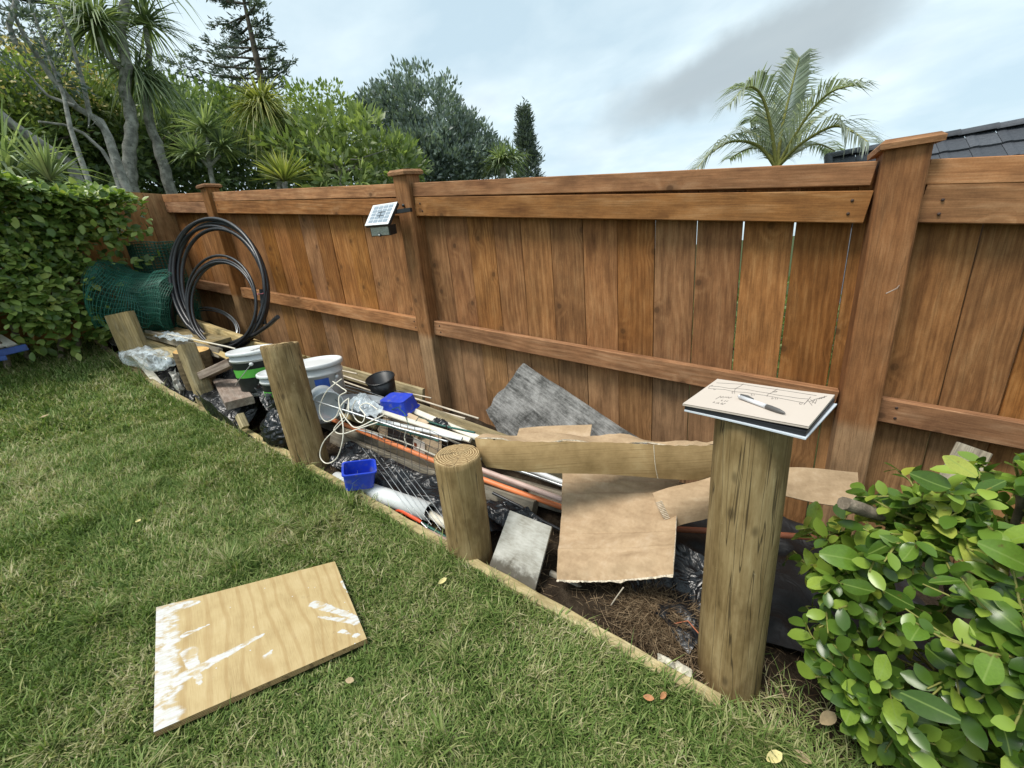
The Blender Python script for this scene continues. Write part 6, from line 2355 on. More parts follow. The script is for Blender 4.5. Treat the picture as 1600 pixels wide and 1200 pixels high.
# ------------------------------------------------------------------ clippings and litter
def clippings():
    rng = np.random.default_rng(4)
    n = 4200
    x = rng.normal(-.19, .10, n); y = rng.normal(1.12, .055, n)
    k = (y > yb_np(x) + .05) & (np.hypot(x - .012, y - 1.1) > .10)
    x, y = x[k], y[k]; n = len(x)
    z = np.array([bedh(a, b_) for a, b_ in zip(x, y)]) + rng.uniform(0, .022, n)
    V, F = blades(x, y, z, rng.uniform(.03, .085, n), rng.uniform(.0012, .0026, n), rng.uniform(0, 6.28, n), rng.uniform(1.15, 1.6, n), rng.uniform(-.4, .3, n), rng)
    m = NT('dry_clippings')
    c = m.ramp(m.island(), [(.1, (.035, .022, .012)), (.5, (.12, .078, .042)), (.9, (.28, .205, .125))])
    o = npmesh('clippings', V, F, m.done(c, .8, spec=.2), origin=(-.2, 1.16, 0))
    tag(o, 'heap of dry brown grass clippings beside the foot of the tall pole', 'clippings', kind='stuff')
    # loose straw across the rest of the bed
    n = 2600
    x = rng.uniform(-3.4, .9, n); y = rng.uniform(.99, 1.35, n)
    k = y > yb_np(x) + .045; x, y = x[k], y[k]; n = len(x)
    z = np.array([bedh(a, b_) for a, b_ in zip(x, y)]) + rng.uniform(0, .015, n)
    V, F = blades(x, y, z, rng.uniform(.03, .08, n), rng.uniform(.0012, .0026, n), rng.uniform(0, 6.28, n), rng.uniform(1.1, 1.6, n), rng.uniform(-.4, .3, n), rng)
    o = npmesh('straw', V, F, m.m, origin=(-1, 1.2, 0))
    tag(o, 'scattered dry straw along the inside of the edging', 'straw', kind='stuff')


clippings()


def flat_leaf(px, py, s, rot, mat, label, h=.03, bed=False):
    p = atG(px, py, h)
    if bed:
        p = atY(px, py, 1.06)
    BV, BF = leaf_base(6, .55, .25, -.15)
    me = bpy.data.meshes.new('fallen_leaf')
    me.from_pydata([tuple(v * s) for v in BV.tolist()] if False else [tuple(c * s for c in v) for v in BV.tolist()], [], [tuple(f) for f in BF.tolist()])
    me.update(); me.materials.append(mat)
    o = bpy.data.objects.new('fallen_leaf', me)
    link(o, None, Matrix.Translation(p) @ Matrix.Rotation(rot, 4, 'Z') @ Matrix.Rotation(.25, 4, 'X'))
    return tag(o, label, 'leaf', 'fallen leaves')


LB = plain('dead_leaf_brown', (.36, .17, .075), .7, .3, var=.25, scale=40)
LY = plain('dead_leaf_pale', (.52, .45, .20), .65, .3, var=.2, scale=40)
LT = plain('dead_leaf_tan', (.34, .26, .15), .7, .3, var=.2, scale=40)
flat_leaf(948, 982, .062, -.6, LB, 'curled orange-brown leaf lying on the clippings', bed=True)
flat_leaf(1198, 1188, .045, .8, LY, 'pale yellow fallen leaf at the bottom edge below the shrub')
flat_leaf(1240, 1172, .040, -.4, LT, 'tan fallen leaf next to the pale yellow one')
flat_leaf(1282, 1130, .055, .9, LT, 'broad grey-tan fallen leaf under the shrub')
flat_leaf(1005, 1088, .03, .2, LB, 'small orange fallen leaf near the end of the edging')
flat_leaf(1032, 1092, .026, 1.2, LB, 'tiny orange fallen leaf right of another near the edging end')
flat_leaf(685, 912, .035, 1.2, LY, 'pale upright leaf on the lawn below the ringed pole')
flat_leaf(540, 1062, .03, .3, LT, 'tan leaf on the grass right of the plywood')
flat_leaf(62, 652, .075, .4, LT, 'larger pale leaf on the far left lawn')
flat_leaf(138, 586, .06, .1, LY, 'pale leaf on the lawn near the hedge')
flat_leaf(212, 814, .03, .4, LY, 'small pale leaf on the middle of the lawn')

# pale crumbling rubble at the foot of the tall pole
b = MB()
b.grid(crumple(lambda u, v: (lambda p: p + Vector((0, .03 * (v - .5), .012 * math.sin(v * 3.14))))(atG(1024, 1044, .015) * (1 - u) + atG(1078, 1070, .015) * u + Vector((0, .035, 0))), .016, 40, 3), 24, 12)
tag(b.build('rubble', plain('pale_rubble', (.50, .46, .37), .9, .2, var=.35, scale=50, bump=.8)), 'pale crumbling lump of rubble on the edging beside the tall pole', 'rubble')


# blue steel trestle behind the hedge foot, with pale slats
def trestle():
    t = thing('steel_trestle', gz(-5.35, .42), 'blue steel frame with pale slats poking out under the hedge', 'trestle')
    bl = plain('blue_paint', (.03, .07, .26), .4, .5, var=.2, dirt=((.05, .05, .06), .5, 12, .6))
    a, c = atX(-40, 561, -5.02), atX(42, 542, -5.02)
    plank('rail', a, c, .05, .05, (0, 0, 1), bl, t)
    a, c = atX(-40, 566, -4.95), atX(10, 559, -4.95)
    plank('rail', a, c, .035, .04, (0, 0, 1), bl, t)
    sl = plain('pale_slat', (.62, .58, .50), .6, .3, var=.1)
    for k in range(4):
        a = atX(-14 + 11 * k, 543 - 1 * k, -5.06); c = a + Vector((-.16, -.05, .10))
        plank('slat', a, c, .062, .012, (0, 1, 0), sl, t)


trestle()
# ------------------------------------------------------------------ trees beyond the fence
def tz(x, y):
    d = .16 + .25 * min(1, max(0, (y - 3) / 6))
    return lawn(x) - d


def at_base(px, py, d):
    p = atD(px, py, d)
    return Vector((p.x, p.y, tz(p.x, p.y)))


QUAD = (np.array([(0, 0, 0), (.45, -.5, .06), (1, 0, -.05), (.45, .5, .06)], np.float32), np.array([(0, 1, 2, 3)], np.int32))


def clumps(rng, lobes, nclump, nleaf, rc, size, aspect, up=.35, flat=1.0, shell=.55, droop=0.0):
    """leaf clumps over the outer part of ellipsoid lobes"""
    w_ = np.array([l[1][0] * l[1][1] + l[1][2] * l[1][0] + l[1][1] * l[1][2] for l in lobes]); w_ /= w_.sum()
    idx = rng.choice(len(lobes), nclump, p=w_)
    C = np.array([l[0] for l in lobes])[idx]; R = np.array([l[1] for l in lobes])[idx]
    d = unit(rng, nclump)
    rr = shell + (1.06 - shell) * rng.random(nclump) ** .6
    cc = C + d * R * rr[:, None]
    k = np.repeat(np.arange(nclump), nleaf)
    n = len(k)
    off = unit(rng, n) * (rng.random(n) ** .5)[:, None]
    off[:, 2] *= flat
    P = cc[k] + off * rc * rng.uniform(.7, 1.3, nclump)[k][:, None]
    D = off + d[k] * .6 + np.array([0, 0, up]) + unit(rng, n) * .4
    D[:, 2] -= droop
    N = d[k] * .6 + unit(rng, n) * .7 + np.array([0, 0, .5])
    S = rng.uniform(.7, 1.3, n) * size
    BV = QUAD[0].copy(); BV[:, 1] *= aspect; 
    return leaf_cloud(P, D, N, S, (BV, QUAD[1]))


MT['bgbark'] = plain('pale_lichen_bark', (.27, .265, .235), .9, .15, var=.45, scale=9, bump=.8, dirt=((.10, .10, .085), .8, 16, .50))
MT['darkbark'] = plain('dark_bark', (.10, .085, .065), .9, .15, var=.4, scale=6, bump=.6)
FOL = {  # tree greens raised in colour to imitate veiling haze
    'dark': leafmat('dark_evergreen', (0.055, 0.091, 0.045), (0.134, 0.195, 0.086), (0.286, 0.362, 0.141), rough=.5, trans=0.27, posn=.9),
    'mid': leafmat('mid_green', (0.083, 0.13, 0.043), (0.198, 0.267, 0.079), (0.395, 0.467, 0.152), rough=.5, trans=0.35, posn=.9),
    'bright': leafmat('bright_green', (.10, .15, .055), (.22, .28, .105), (.39, .45, .21), rough=.42, trans=0.40, posn=.8),
    'greygreen': leafmat('grey_green', (0.082, 0.114, 0.101), (0.17, 0.218, 0.198), (0.356, 0.43, 0.397), rough=.45, trans=0.27, posn=1.2),
    'sword': leafmat('sword_leaf', (0.091, 0.13, 0.072), (0.195, 0.254, 0.137), (0.39, 0.448, 0.247), rough=.5, trans=0.35),
    'swordy': leafmat('yellow_sword_leaf', (0.115, 0.149, 0.04), (0.276, 0.299, 0.086), (0.529, 0.506, 0.172), rough=.5, trans=0.35),
    'conifer': leafmat('conifer_needles', (.055, .078, .070), (.11, .145, .125), (.19, .23, .20), rough=.6, trans=0.23, posn=1.0),
    'palm': leafmat('palm_leaflet', (0.16, 0.185, 0.137), (0.28, 0.32, 0.257), (0.45, 0.49, 0.43), rough=.42, trans=0.35),
    'flower': leafmat('yellow_blossom', (.45, .36, .12), (.62, .50, .20), (.72, .64, .34), rough=.7, trans=.2),
}


def tree(name, label, base, trunk_pts, r0, lobes, nclump, nleaf, rc, size, aspect, mat, seed, cat='tree', group='trees beyond the fence', bark='darkbark', limbs=6, **kw):
    rng = np.random.default_rng(seed); rnd = random.Random(seed)
    t = thing(name, base, label, cat, group)
    b = MB()
    tp = [Vector(base)] + [Vector(p) for p in trunk_pts]
    b.tube(tp, [r0 * (1 - .6 * i / len(tp)) for i in range(len(tp))], 9)
    b.build('trunk', MT[bark], t)
    for k in range(limbs):
        l = lobes[k % len(lobes)]
        d = Vector((rnd.uniform(-1, 1), rnd.uniform(-1, 1), rnd.uniform(-.2, 1))).normalized()
        e = Vector(l[0]) + Vector((d.x * l[1][0], d.y * l[1][1], d.z * l[1][2])) * .8
        s = tp[-1].lerp(tp[-2], rnd.uniform(0, .7))
        b = MB(); b.tube([s, s.lerp(e, .5) + Vector((0, 0, .1 * (e - s).length)), e], [r0 * .32, r0 * .2, r0 * .07], 6); b.build('limb', MT[bark], t)
    V, F = clumps(rng, [(np.array(l[0]), np.array(l[1])) for l in lobes], nclump, nleaf, rc, size, aspect, **kw)
    npmesh('crown', V, F, FOL[mat], origin=tuple(base), parent=t)
    return t


def lobe(px, py, d, rx, ry, rz):
    return (tuple(atD(px, py, d)), (rx, ry, rz))


# wall of dark evergreens along the left
tree('evergreen_tree', 'dark dense evergreen mass behind the far fence corner', at_base(250, 300, 12), [atD(250, 260, 12), atD(250, 220, 12)], .16,
     [lobe(150, 240, 12.5, 1.7, 1.4, 1.4), lobe(255, 235, 12.5, 1.5, 1.4, 1.3), lobe(340, 235, 13, 1.5, 1.4, 1.15), lobe(60, 250, 11.5, 1.4, 1.4, 1.3), lobe(420, 255, 13, 1.3, 1.2, 1.0)], 900, 26, .26, .13, .55, 'dark', 41, shell=.45)
tree('evergreen_tree', 'broad mid-green tree crown above the dark evergreens, behind the pale trunks', at_base(300, 300, 14), [atD(300, 250, 14), atD(300, 200, 14)], .16,
     [lobe(300, 195, 14, 1.7, 1.4, .75), lobe(370, 215, 14, 1.4, 1.2, .7), lobe(140, 175, 14, 1.6, 1.4, .7)], 420, 26, .24, .13, .5, 'mid', 42)
tree('flowering_tree', 'yellow-flecked broad tree at the far left above the hedge', at_base(60, 280, 11.5), [atD(60, 240, 11.5), atD(60, 200, 11.5)], .12,
     [lobe(40, 170, 11.6, 1.3, 1.0, .75), lobe(115, 180, 11.8, 1.2, .9, .7), lobe(0, 215, 11.3, 1.1, .9, .7), lobe(160, 210, 11.8, 1.0, .8, .6)], 520, 24, .22, .10, .55, 'mid', 43)


def blossom():
    rng = np.random.default_rng(44)
    tr = bpy.data.objects['flowering_tree']
    V, F = clumps(rng, [(np.array(l[0]), np.array(l[1])) for l in [lobe(20, 140, 11, 1.1, .7, .55), lobe(70, 115, 11, .9, .7, .4), lobe(130, 150, 11.2, .8, .6, .45)]], 230, 9, .10, .05, .8, shell=.85)
    o = npmesh('blossom', V, F, FOL['flower'], origin=tuple(WM[tr.name].translation), parent=tr)


blossom()
tree('leafy_shrub', 'bright light green rosette-leaved shrub left of the middle fence post', at_base(540, 300, 9), [atD(535, 290, 9), atD(530, 262, 9)], .07,
     [lobe(500, 240, 9.2, .95, .9, .60), lobe(560, 225, 9.3, .95, .9, .52), lobe(610, 255, 8.8, .55, .7, .38), lobe(465, 235, 9.6, .7, .8, .55), lobe(530, 275, 8.6, .9, .7, .4)], 330, 13, .13, .175, .38, 'bright', 45, cat='shrub', up=.5, limbs=10, bark='bgbark')
tree('leafy_shrub', 'dull green bushy top behind the bright rosette shrub', at_base(500, 300, 12.5), [atD(500, 260, 12.5), atD(500, 220, 12.5)], .1,
     [lobe(500, 190, 12.5, 1.2, 1.0, .65), lobe(455, 200, 12.5, .8, .9, .5)], 170, 24, .2, .11, .5, 'mid', 46, cat='tree')
tree('greygreen_tree', 'rounded grey-green tree rising behind the middle fence post', at_base(665, 300, 12), [atD(668, 270, 12), atD(668, 230, 12)], .16,
     [lobe(655, 195, 12, 1.35, 1.2, 1.15), lobe(610, 205, 12.2, .95, 1, .95), lobe(715, 235, 12, 1.05, 1, .85), lobe(670, 255, 11.6, 1.6, 1.1, .8), lobe(750, 258, 12, .85, .8, .7), lobe(640, 250, 11.6, 1.3, 1, .8)], 1500, 20, .17, .115, .45, 'greygreen', 47, up=.8, shell=.5)
# upright leading shoots on the grey-green crown
def shoots():
    tr = bpy.data.objects['greygreen_tree']
    rng = np.random.default_rng(3)
    for (px, py) in ((592, 145), (622, 132), (645, 124), (690, 150), (735, 185), (566, 160)):
        l = [lobe(px, py + 12, 12, .13, .13, .33)]
        V, F = clumps(rng, [(np.array(q[0]), np.array(q[1])) for q in l], 26, 16, .09, .09, .4, up=1.0, shell=.1)
        npmesh('leading_shoot', V, F, FOL['greygreen'], origin=tuple(WM[tr.name].translation), parent=tr)['kind'] = 'stuff'


shoots()


# spire-shaped conifer
def spire():
    rng = np.random.default_rng(51)
    d = 13
    base = at_base(826, 300, d)
    t = thing('spire_conifer', base, 'narrow pointed conifer right of the grey-green tree', 'tree', 'trees beyond the fence')
    top = atD(818, 166, d)
    b = MB(); b.tube([base, base.lerp(top, .5), top], [.09, .05, .01], 7); b.build('trunk', MT['darkbark'], t)
    P = []; D = []; N = []
    H = top.z - base.z
    for k in range(900):
        q = rng.random() ** .8
        zz = top.z - q * H * .85
        r = (.05 + .62 * q) * rng.uniform(.55, 1.08) * (1 + .16 * math.sin(q * 40))
        a = rng.uniform(0, 6.283)
        c = np.array([base.x + (top.x - base.x) * (1 - q) + r * math.cos(a), base.y + (top.y - base.y) * (1 - q) + r * math.sin(a), zz])
        for _ in range(12):
            P.append(c + rng.normal(size=3) * .06); D.append(np.array([math.cos(a), math.sin(a), .75]) + rng.normal(size=3) * .35); N.append(rng.normal(size=3))
    BV = QUAD[0].copy(); BV[:, 1] *= .28
    V, F = leaf_cloud(np.array(P), np.array(D), np.array(N), rng.uniform(.08, .17, len(P)), (BV, QUAD[1]))
    npmesh('crown', V, F, FOL['conifer'], origin=tuple(base), parent=t)


spire()


# sword-leaved heads
def swords(rng, c, n, L, W, updir=(0, 0, 1), droop=.5, low=-.5, seg=4, axis_b=.35):
    up_ = np.array(updir, float); up_ /= np.linalg.norm(up_)
    d = unit(rng, n * 3)
    d = d[(d @ up_) > low][:n]
    n = len(d)
    d = d + up_ * axis_b; d /= np.linalg.norm(d, axis=1, keepdims=True)
    Ls = L * rng.uniform(.7, 1.1, n)
    side = np.cross(d, np.array([0, 0, 1.0])) + rng.normal(size=(n, 3)) * .15
    side /= np.linalg.norm(side, axis=1, keepdims=True) + 1e-9
    dr = droop * rng.uniform(.3, 1.5, n)
    rows = []
    for i in range(seg + 1):
        q = i / seg
        ctr = c + d * (Ls * q)[:, None]; ctr[:, 2] -= dr * Ls * q ** 2.4
        w_ = W * (.55 + .45 * math.sin(min(1, q * 2.2) * 1.57)) * (1 - q ** 3) + .001
        rows.append(ctr - side * w_ / 2); rows.append(ctr + side * w_ / 2)
    V = np.stack(rows, 1)
    k = 2 * (seg + 1)
    b0 = (np.arange(n) * k)[:, None]
    F = np.concatenate([b0 + np.array([[2 * i, 2 * i + 2, 2 * i + 3, 2 * i + 1]]) for i in range(seg)], 0)
    return V.reshape(-1, 3), F


def sword_tree(label, base, trunks, heads, mat, seed, name='cabbage_tree', bark='bgbark', r0=.09, group='sword-leaved trees beyond the fence'):
    rng = np.random.default_rng(seed)
    t = thing(name, base, label, 'tree', group)
    for pts, ra, rb in trunks:
        b = MB()
        pts = [Vector(p) for p in pts]
        fine = []
        for a, c in zip(pts[:-1], pts[1:]):
            for i in range(4): fine.append(a.lerp(c, i / 4) + mnoise.noise_vector(Vector((i * 1.3, a.x * 9, a.z * 9))) * ra * .35)
        fine.append(pts[-1])
        n = len(fine)
        b.tube(fine, [ra + (rb - ra) * i / (n - 1) for i in range(n)], 9)
        b.build('trunk', MT[bark], t)
    for (c, n, L, W, dr, low) in heads:
        V, F = swords(rng, np.array(c), int(n * 1.7), L, W * .68, droop=dr, low=low)
        npmesh('leaf_head', V, F, FOL[mat], origin=tuple(base), parent=t)
    return t


d = 10.0
# pale leaning trunks with two heads
sword_tree('tall pale trunk with shaggy sword-leaf heads at the top left', at_base(205, 300, d),
           [([at_base(203, 300, d), atD(204, 285, d), atD(202, 230, d), atD(207, 190, d), atD(196, 150, d), atD(196, 100, d), atD(188, 50, d), atD(195, 0, d), atD(200, -40, d)], .105, .06),
            ([atD(192, 110, d), atD(170, 90, d), atD(155, 60, d)], .05, .035)],
           [(atD(152, 38, d), 190, .95, .045, .75, -.75), (atD(210, -60, d), 120, .9, .05, .6, -.6)], 'sword', 61)
sword_tree('pale trunk with sword-leaf tufts right of the tallest one', at_base(268, 300, d + .3),
           [([at_base(266, 300, d + .3), atD(262, 280, d + .3), atD(248, 230, d + .3), atD(234, 195, d + .3), atD(230, 160, d + .3), atD(234, 120, d + .3), atD(233, 85, d + .3), atD(227, 45, d + .3)], .10, .035),
            ([atD(231, 150, d + .3), atD(222, 130, d + .2)], .04, .035)],
           [(atD(229, 38, d + .3), 110, .78, .04, .6, -.5), (atD(216, 120, d + .2), 110, .72, .04, .7, -.8), (atD(238, 128, d + .3), 90, .7, .04, .9, -.8)], 'sword', 62)
sword_tree('single-stemmed yellow-green sword-leaf tree above the fence', at_base(432, 300, 9.5),
           [([at_base(434, 300, 9.5), atD(432, 260, 9.5), atD(424, 220, 9.5), atD(412, 180, 9.5)], .06, .05)],
           [(atD(411, 168, 9.5), 330, .78, .035, .62, -.85)], 'swordy', 63, r0=.06)
sword_tree('low three-headed sword-leaf plant in front of the dark evergreens', at_base(327, 300, 9.0),
           [([at_base(330, 300, 9), atD(329, 270, 9), atD(325, 235, 9), atD(325, 215, 9)], .04, .03), ([atD(327, 262, 9), atD(316, 250, 9)], .03, .025), ([atD(328, 258, 9), atD(344, 243, 9)], .03, .025)],
           [(atD(322, 205, 9), 90, .62, .045, .35, -.3), (atD(304, 243, 8.9), 80, .52, .045, .35, -.4), (atD(348, 232, 8.9), 80, .52, .045, .35, -.4)], 'sword', 64, r0=.04)
sword_tree('small variegated yellow spiky plant just over the fence top', at_base(445, 300, 5.4),
           [([at_base(445, 300, 5.4), atD(445, 292, 5.4), atD(445, 284, 5.4)], .03, .025)],
           [(atD(445, 283, 5.4), 90, .40, .032, .12, -.2)], 'swordy', 65, name='yucca_plant', r0=.03)
sword_tree('fan-leaved low palm left of the spire conifer', at_base(785, 300, 11),
           [([at_base(785, 300, 11), atD(785, 290, 11), atD(785, 262, 11)], .09, .08)],
           [(atD(783, 255, 11), 150, .75, .05, .45, -.5), (atD(800, 248, 11), 60, .6, .05, .6, -.4)], 'sword', 66, name='fan_palm')
sword_tree('strappy flax clump showing behind the left hedge', at_base(20, 300, 7.0),
           [([at_base(20, 300, 7), atD(20, 285, 7)], .05, .05)],
           [(atD(15, 285, 7), 120, 1.0, .05, .55, -.1), (atD(78, 282, 6.4), 26, .5, .04, .1, .3)], 'sword', 67, name='flax_clump')


# bare leaning limbs
def leaning_tree():
    d = 9.3
    base = at_base(213, 300, d)
    t = thing('leaning_tree', base, 'bare grey multi-stemmed tree leaning left in front of the evergreens', 'tree')
    paths = [([(207, 296), (185, 262), (170, 215), (158, 190), (120, 168), (80, 120), (40, 60), (15, 10)], .085, .02),
             ([(130, 276), (110, 255), (60, 222), (20, 195), (-20, 160)], .085, .05), ([(134, 276), (125, 245), (110, 200), (100, 150), (70, 70), (45, 0)], .045, .015),
             ([(176, 284), (176, 260), (160, 235), (130, 208), (100, 195), (60, 190)], .04, .015), ([(165, 205), (140, 178), (130, 130), (110, 60), (90, 10)], .04, .012),
             ([(140, 178), (138, 200), (150, 190)], .015, .008), ([(118, 166), (75, 150), (30, 100)], .03, .01), ([(60, 222), (70, 250), (74, 276)], .02, .012), ([(26, 0), (14, 40), (25, 70)], .03, .03)]
    for k, (pts, ra, rb) in enumerate(paths):
        P = [atD(px, py, d + .15 * math.sin(k * 2.1 + i * .6)) for i, (px, py) in enumerate(pts)]
        if k < 4: P[0].z = min(P[0].z, tz(P[0].x, P[0].y) + .3); P = [Vector((P[0].x, P[0].y, tz(P[0].x, P[0].y)))] + P
        n = len(P)
        b = MB(); b.tube(P, [ra + (rb - ra) * i / (n - 1) for i in range(n)], 8)
        b.build('stem', MT['bgbark'], t)
    rng = np.random.default_rng(9)
    V, F = clumps(rng, [(np.array(l[0]), np.array(l[1])) for l in [lobe(40, 95, d, .8, .6, .35), lobe(20, 40, d, .7, .6, .3)]], 60, 16, .2, .09, .35, shell=.3)
    npmesh('sparse_foliage', V, F, FOL['conifer'], origin=tuple(base), parent=t)


leaning_tree()


# wind-shaped conifers
def wind_conifer(label, basepx, toppx, d, tiers, seed, spread, lean=-1):
    rng = np.random.default_rng(seed)
    base = at_base(basepx[0], 300, d)
    top = atD(toppx[0], toppx[1], d)
    low = atD(basepx[0], basepx[1], d)
    t = thing('wind_swept_conifer', base, label, 'tree', 'wind-swept conifers')
    b = MB(); b.tube([base, low, low.lerp(top, .5), top], [.16, .11, .07, .02], 8); b.build('trunk', MT['darkbark'], t)
    rgt = (RC @ Vector((1, 0, 0))); rgt.z = 0; rgt.normalize()
    fw = Vector((-rgt.y, rgt.x, 0))
    P = []; D = []; N = []
    for k in range(tiers):
        q = k / (tiers - 1)
        p0 = top.lerp(low, q)
        for s_ in (1, -1):
            for rep in range(2):
                L = spread * (.32 + .68 * q ** .8) * rng.uniform(.65, 1.1) * (1.0 if s_ == 1 else .42)
                dirn = (rgt * lean * s_ + fw * rng.uniform(-.7, .7)).normalized()
                dirn = (dirn + Vector((0, 0, rng.uniform(-.05, .22)))).normalized()
                e = p0 + dirn * L
                b = MB(); m = p0.lerp(e, .5) + Vector((0, 0, -.06 * L)); b.tube([p0, m, e], [.03, .02, .006], 5); b.build('limb', MT['darkbark'], t)
                nn = int(17 * L)
                for i in range(nn):
                    f = rng.uniform(.18, 1.0)
                    c = np.array(p0.lerp(e, f)) + np.array([0, 0, -.06 * L * math.sin(f * 3.14)]) + rng.normal(size=3) * np.array([.10, .10, .03]) * (1.2 - .5 * f)
                    for _ in range(7):
                        P.append(c + rng.normal(size=3) * .035); D.append(np.array(dirn) * .9 + rng.normal(size=3) * .5 + np.array([0, 0, .3])); N.append(np.array([0, 0, .6]) + rng.normal(size=3) * .6)
    BV = QUAD[0].copy(); BV[:, 1] *= .30
    V, F = leaf_cloud(np.array(P), np.array(D), np.array(N), rng.uniform(.08, .17, len(P)), (BV, QUAD[1]))
    npmesh('crown', V, F, FOL['conifer'], origin=tuple(base), parent=t)


wind_conifer('dark wind-swept conifer with layered branches streaming left', (412, 140), (374, -30), 15, 11, 71, 2.3)
wind_conifer('ragged wind-swept conifer at the top left corner', (130, 110), (60, -40), 17, 8, 72, 2.0)


# feather palm on the right
def palm():
    rng = np.random.default_rng(81)
    d = 9.0
    c = atD(1213, 264, d)
    base = Vector((c.x, c.y, tz(c.x, c.y)))
    t = thing('feather_palm', base, 'grey-green feather palm standing behind the right part of the fence', 'palm', None)
    b = MB(); b.tube([base, base.lerp(c, .5), c - Vector((0, 0, .1)), c], [.16, .14, .11, .06], 12); b.build('trunk', MT['bgbark'], t)
    fr = [([(1214, 262), (1222, 200), (1236, 140), (1249, 90)], .0, 1.0), ([(1213, 262), (1205, 200), (1190, 150), (1168, 136), (1141, 162)], -.5, 1.0), ([(1212, 262), (1185, 228), (1144, 221), (1110, 240), (1090, 262)], -.4, .95),
          ([(1212, 262), (1195, 225), (1172, 206), (1152, 210)], .6, .8), ([(1214, 262), (1240, 215), (1270, 170), (1300, 143), (1336, 133)], -.3, 1.0), ([(1214, 262), (1250, 226), (1300, 198), (1330, 205), (1356, 222)], -.5, 1.0),
          ([(1214, 262), (1240, 222), (1268, 192), (1293, 174)], .7, .45), ([(1212, 262), (1206, 215), (1192, 178), (1172, 190)], .5, .8), ([(1214, 262), (1216, 215), (1212, 170), (1205, 150)], .8, .8), ([(1214, 262), (1232, 225), (1246, 180), (1262, 160)], .9, .7),
          ([(1213, 262), (1200, 236), (1170, 232), (1140, 248)], .9, .7), ([(1214, 262), (1240, 240), (1275, 225), (1305, 236)], .8, .7)]
    for k, (pp, dep, ls) in enumerate(fr):
        n0 = len(pp)
        ctrl = [atD(px, py, d + dep * i / (n0 - 1) * 1.4) for i, (px, py) in enumerate(pp)]
        # smooth rachis
        P = []
        for i in range(n0 - 1):
            p0 = ctrl[max(i - 1, 0)]; p1 = ctrl[i]; p2 = ctrl[i + 1]; p3 = ctrl[min(i + 2, n0 - 1)]
            for j in range(8):
                q = j / 8
                P.append(.5 * ((2 * p1) + (-p0 + p2) * q + (2 * p0 - 5 * p1 + 4 * p2 - p3) * q * q + (-p0 + 3 * p1 - 3 * p2 + p3) * q ** 3))
        P.append(ctrl[-1])
        m = len(P)
        b = MB(); b.tube(P, [.030 * (1 - .85 * i / m) + .003 for i in range(m)], 6)
        nl = 58
        for i in range(nl):
            f = .14 + .86 * i / (nl - 1)
            x = f * (m - 1); i0 = min(int(x), m - 2); p = P[i0].lerp(P[i0 + 1], x - i0)
            tg = (P[i0 + 1] - P[i0]).normalized()
            sd = tg.cross(Vector((0, 0, 1)))
            if sd.length < .15 or k in (0, 8, 9): sd = tg.cross(Vector((-.25, 1, 0)))
            sd.normalize(); upv = sd.cross(tg)
            L = .58 * ls * (math.sin(min(1, f * .96 + .12) * 2.75) ** .7 + .12)
            for s_ in (-1, 1):
                dv_ = (tg * .75 + sd * s_ * .8 + upv * rng.uniform(.0, .35)).normalized()
                e1_ = p + dv_ * L * .5; e2_ = p + dv_ * L * .95 + Vector((0, 0, -L * rng.uniform(.18, .45)))
                wv = dv_.cross(upv).normalized() * .012
                b.add([p - wv * .5, p + wv * .5, e1_ + wv, e1_ - wv, e2_], [(0, 1, 2, 3), (3, 2, 4)], 1)
        b.build('frond', [MT['twig'], FOL['palm']], t)


palm()


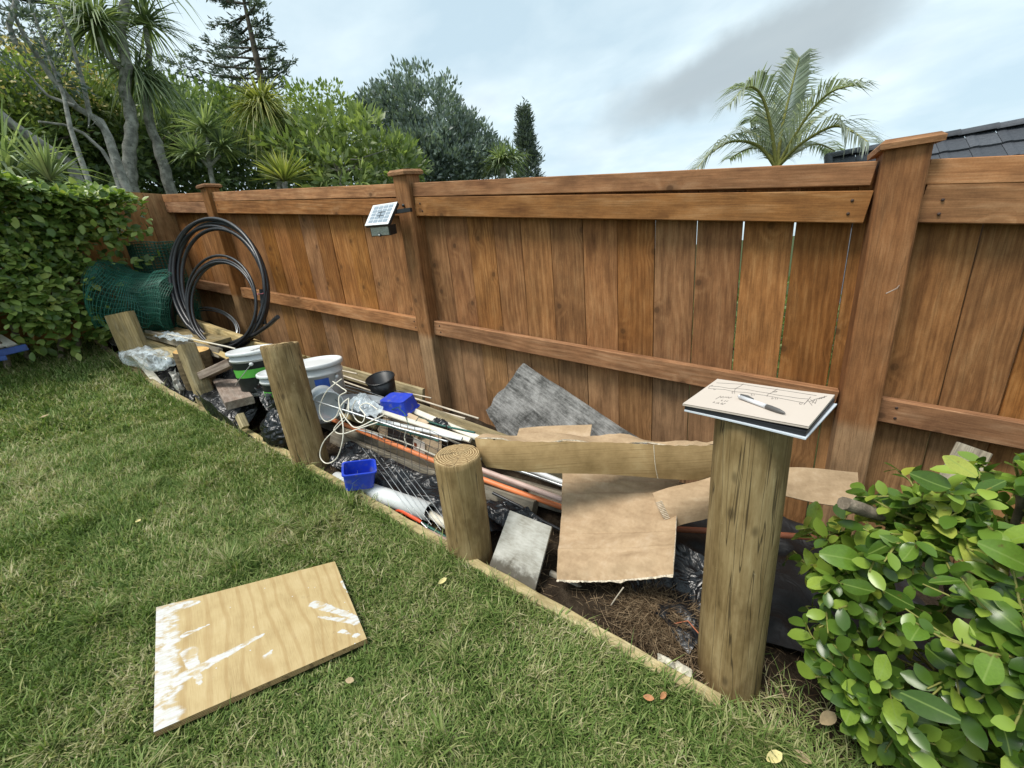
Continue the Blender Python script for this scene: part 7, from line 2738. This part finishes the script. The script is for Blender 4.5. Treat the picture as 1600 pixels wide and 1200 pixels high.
# ------------------------------------------------------------------ neighbour's tiled roof
def roof():
    Yr = 9.0
    zr = 2.47
    x0, x1 = .80, 5.6
    pit = math.tan(math.radians(36))
    t = thing('house', (3.0, 10.5, tz(3, 10)), 'neighbouring house with dark grey tiled roof behind the right fence post', 'house')
    tm = NT('dark_roof_tile')
    f = tm.noise(tm.obj(), 30, 5, .7)
    c = tm.ramp(tm.math('ADD', tm.math('MULTIPLY', f, .6), tm.math('MULTIPLY', tm.rnd(), .35)), [(.25, (.030, .034, .042)), (.55, (.060, .066, .078)), (.8, (.115, .122, .135))])
    tm.bump(f, .4, .01)
    tmat = tm.done(c, .6, spec=.35)
    b = MB()
    b.box((x0 + .25, 6.6, tz(3, 8) - .3), (x1 - .25, 13.4, zr - 1.35))
    b.build('wall', plain('cream_render', (.55, .50, .42), .85, .2, var=.05), t)
    b = MB()
    ze = zr - 2.9 * pit
    b.add([(x0 + .05, Yr, zr - .06), (x1, Yr, zr - .06), (x1, Yr - 2.9, ze - .06), (x0 + .05, Yr - 2.9, ze - .06), (x1, Yr + 2.9, ze - .06), (x0 + .05, Yr + 2.9, ze - .06)],
          [(3, 2, 1, 0), (0, 1, 4, 5), (0, 5, 3)])
    rf = b.build('roof', tmat, t)
    # one interlocking tile: shallow roll plus butt edge
    tw, tl = .30, .36
    me = MB()
    prof = [(0, .008), (.03, .016), (.075, .017), (.105, .008), (.20, .003), (.27, .004), (tw - .004, .006)]
    vv = []
    for yy, dz in ((0, .022), (-tl * .5, .036), (-tl - .03, .052)):
        for (xx, zz) in prof: vv.append((xx, yy, zz + dz))
    for (xx, zz) in prof: vv.append((xx, -tl - .03, -.012))
    n = len(prof)
    me.add(vv, [(j * n + i, (j + 1) * n + i, (j + 1) * n + i + 1, j * n + i + 1) for j in range(3) for i in range(n - 1)])
    tile = me.mesh('roof_tile'); tile.materials.append(tmat)
    a = math.atan(pit)
    Rm = Matrix.Rotation(a, 4, 'X')
    for r in range(5):
        for k in range(16):
            o = bpy.data.objects.new('roof_tile', tile)
            ofs = (r % 2) * .5 * tw
            yy = Yr - .02 - r * tl * math.cos(a); zz = zr - .02 - r * tl * math.sin(a)
            link(o, t, Matrix.Translation((x0 + .02 + k * tw + ofs - .15 * (r % 2), yy, zz - .03)) @ Rm)
    # ridge caps
    rm = MB()
    rm.grid(lambda u, v: Vector((u * .40, .11 * math.cos(v * math.pi), .085 * math.sin(v * math.pi) - .02 + .010 * u)), 2, 8)
    rme = rm.mesh('ridge_cap'); rme.materials.append(tmat)
    for k in range(13):
        o = bpy.data.objects.new('ridge_cap', rme)
        link(o, t, Matrix.Translation((x0 - .04 + k * .37, Yr, zr + .0)))
    b = MB(); b.tube([(x0 - .02, Yr, zr + .02), (x0 - .02, Yr - 2.9, ze)], .06, 8); b.build('barge_cap', tmat, t)


roof()


# neighbour's low bushes glimpsed through the fence gaps
for k, (px, d_, lab) in enumerate([(1000, 4.2, 'low bush seen through the fence gaps right of centre'), (1180, 4.0, 'low bush seen through the gaps near the right post'), (1300, 4.3, 'low bush seen through the gap beside the right post')]):
    c = atD(px, 470, d_)
    base = Vector((c.x, c.y, tz(c.x, c.y)))
    tree('low_bush', lab, base, [base + Vector((0, 0, .2)), base + Vector((0, 0, .4))], .03, [((c.x, c.y, base.z + .55), (.6, .45, .55))], 110, 14, .1, .07, .55, 'bright' if k % 2 else 'mid', 90 + k, cat='bush', group='low bushes behind the fence', limbs=3)
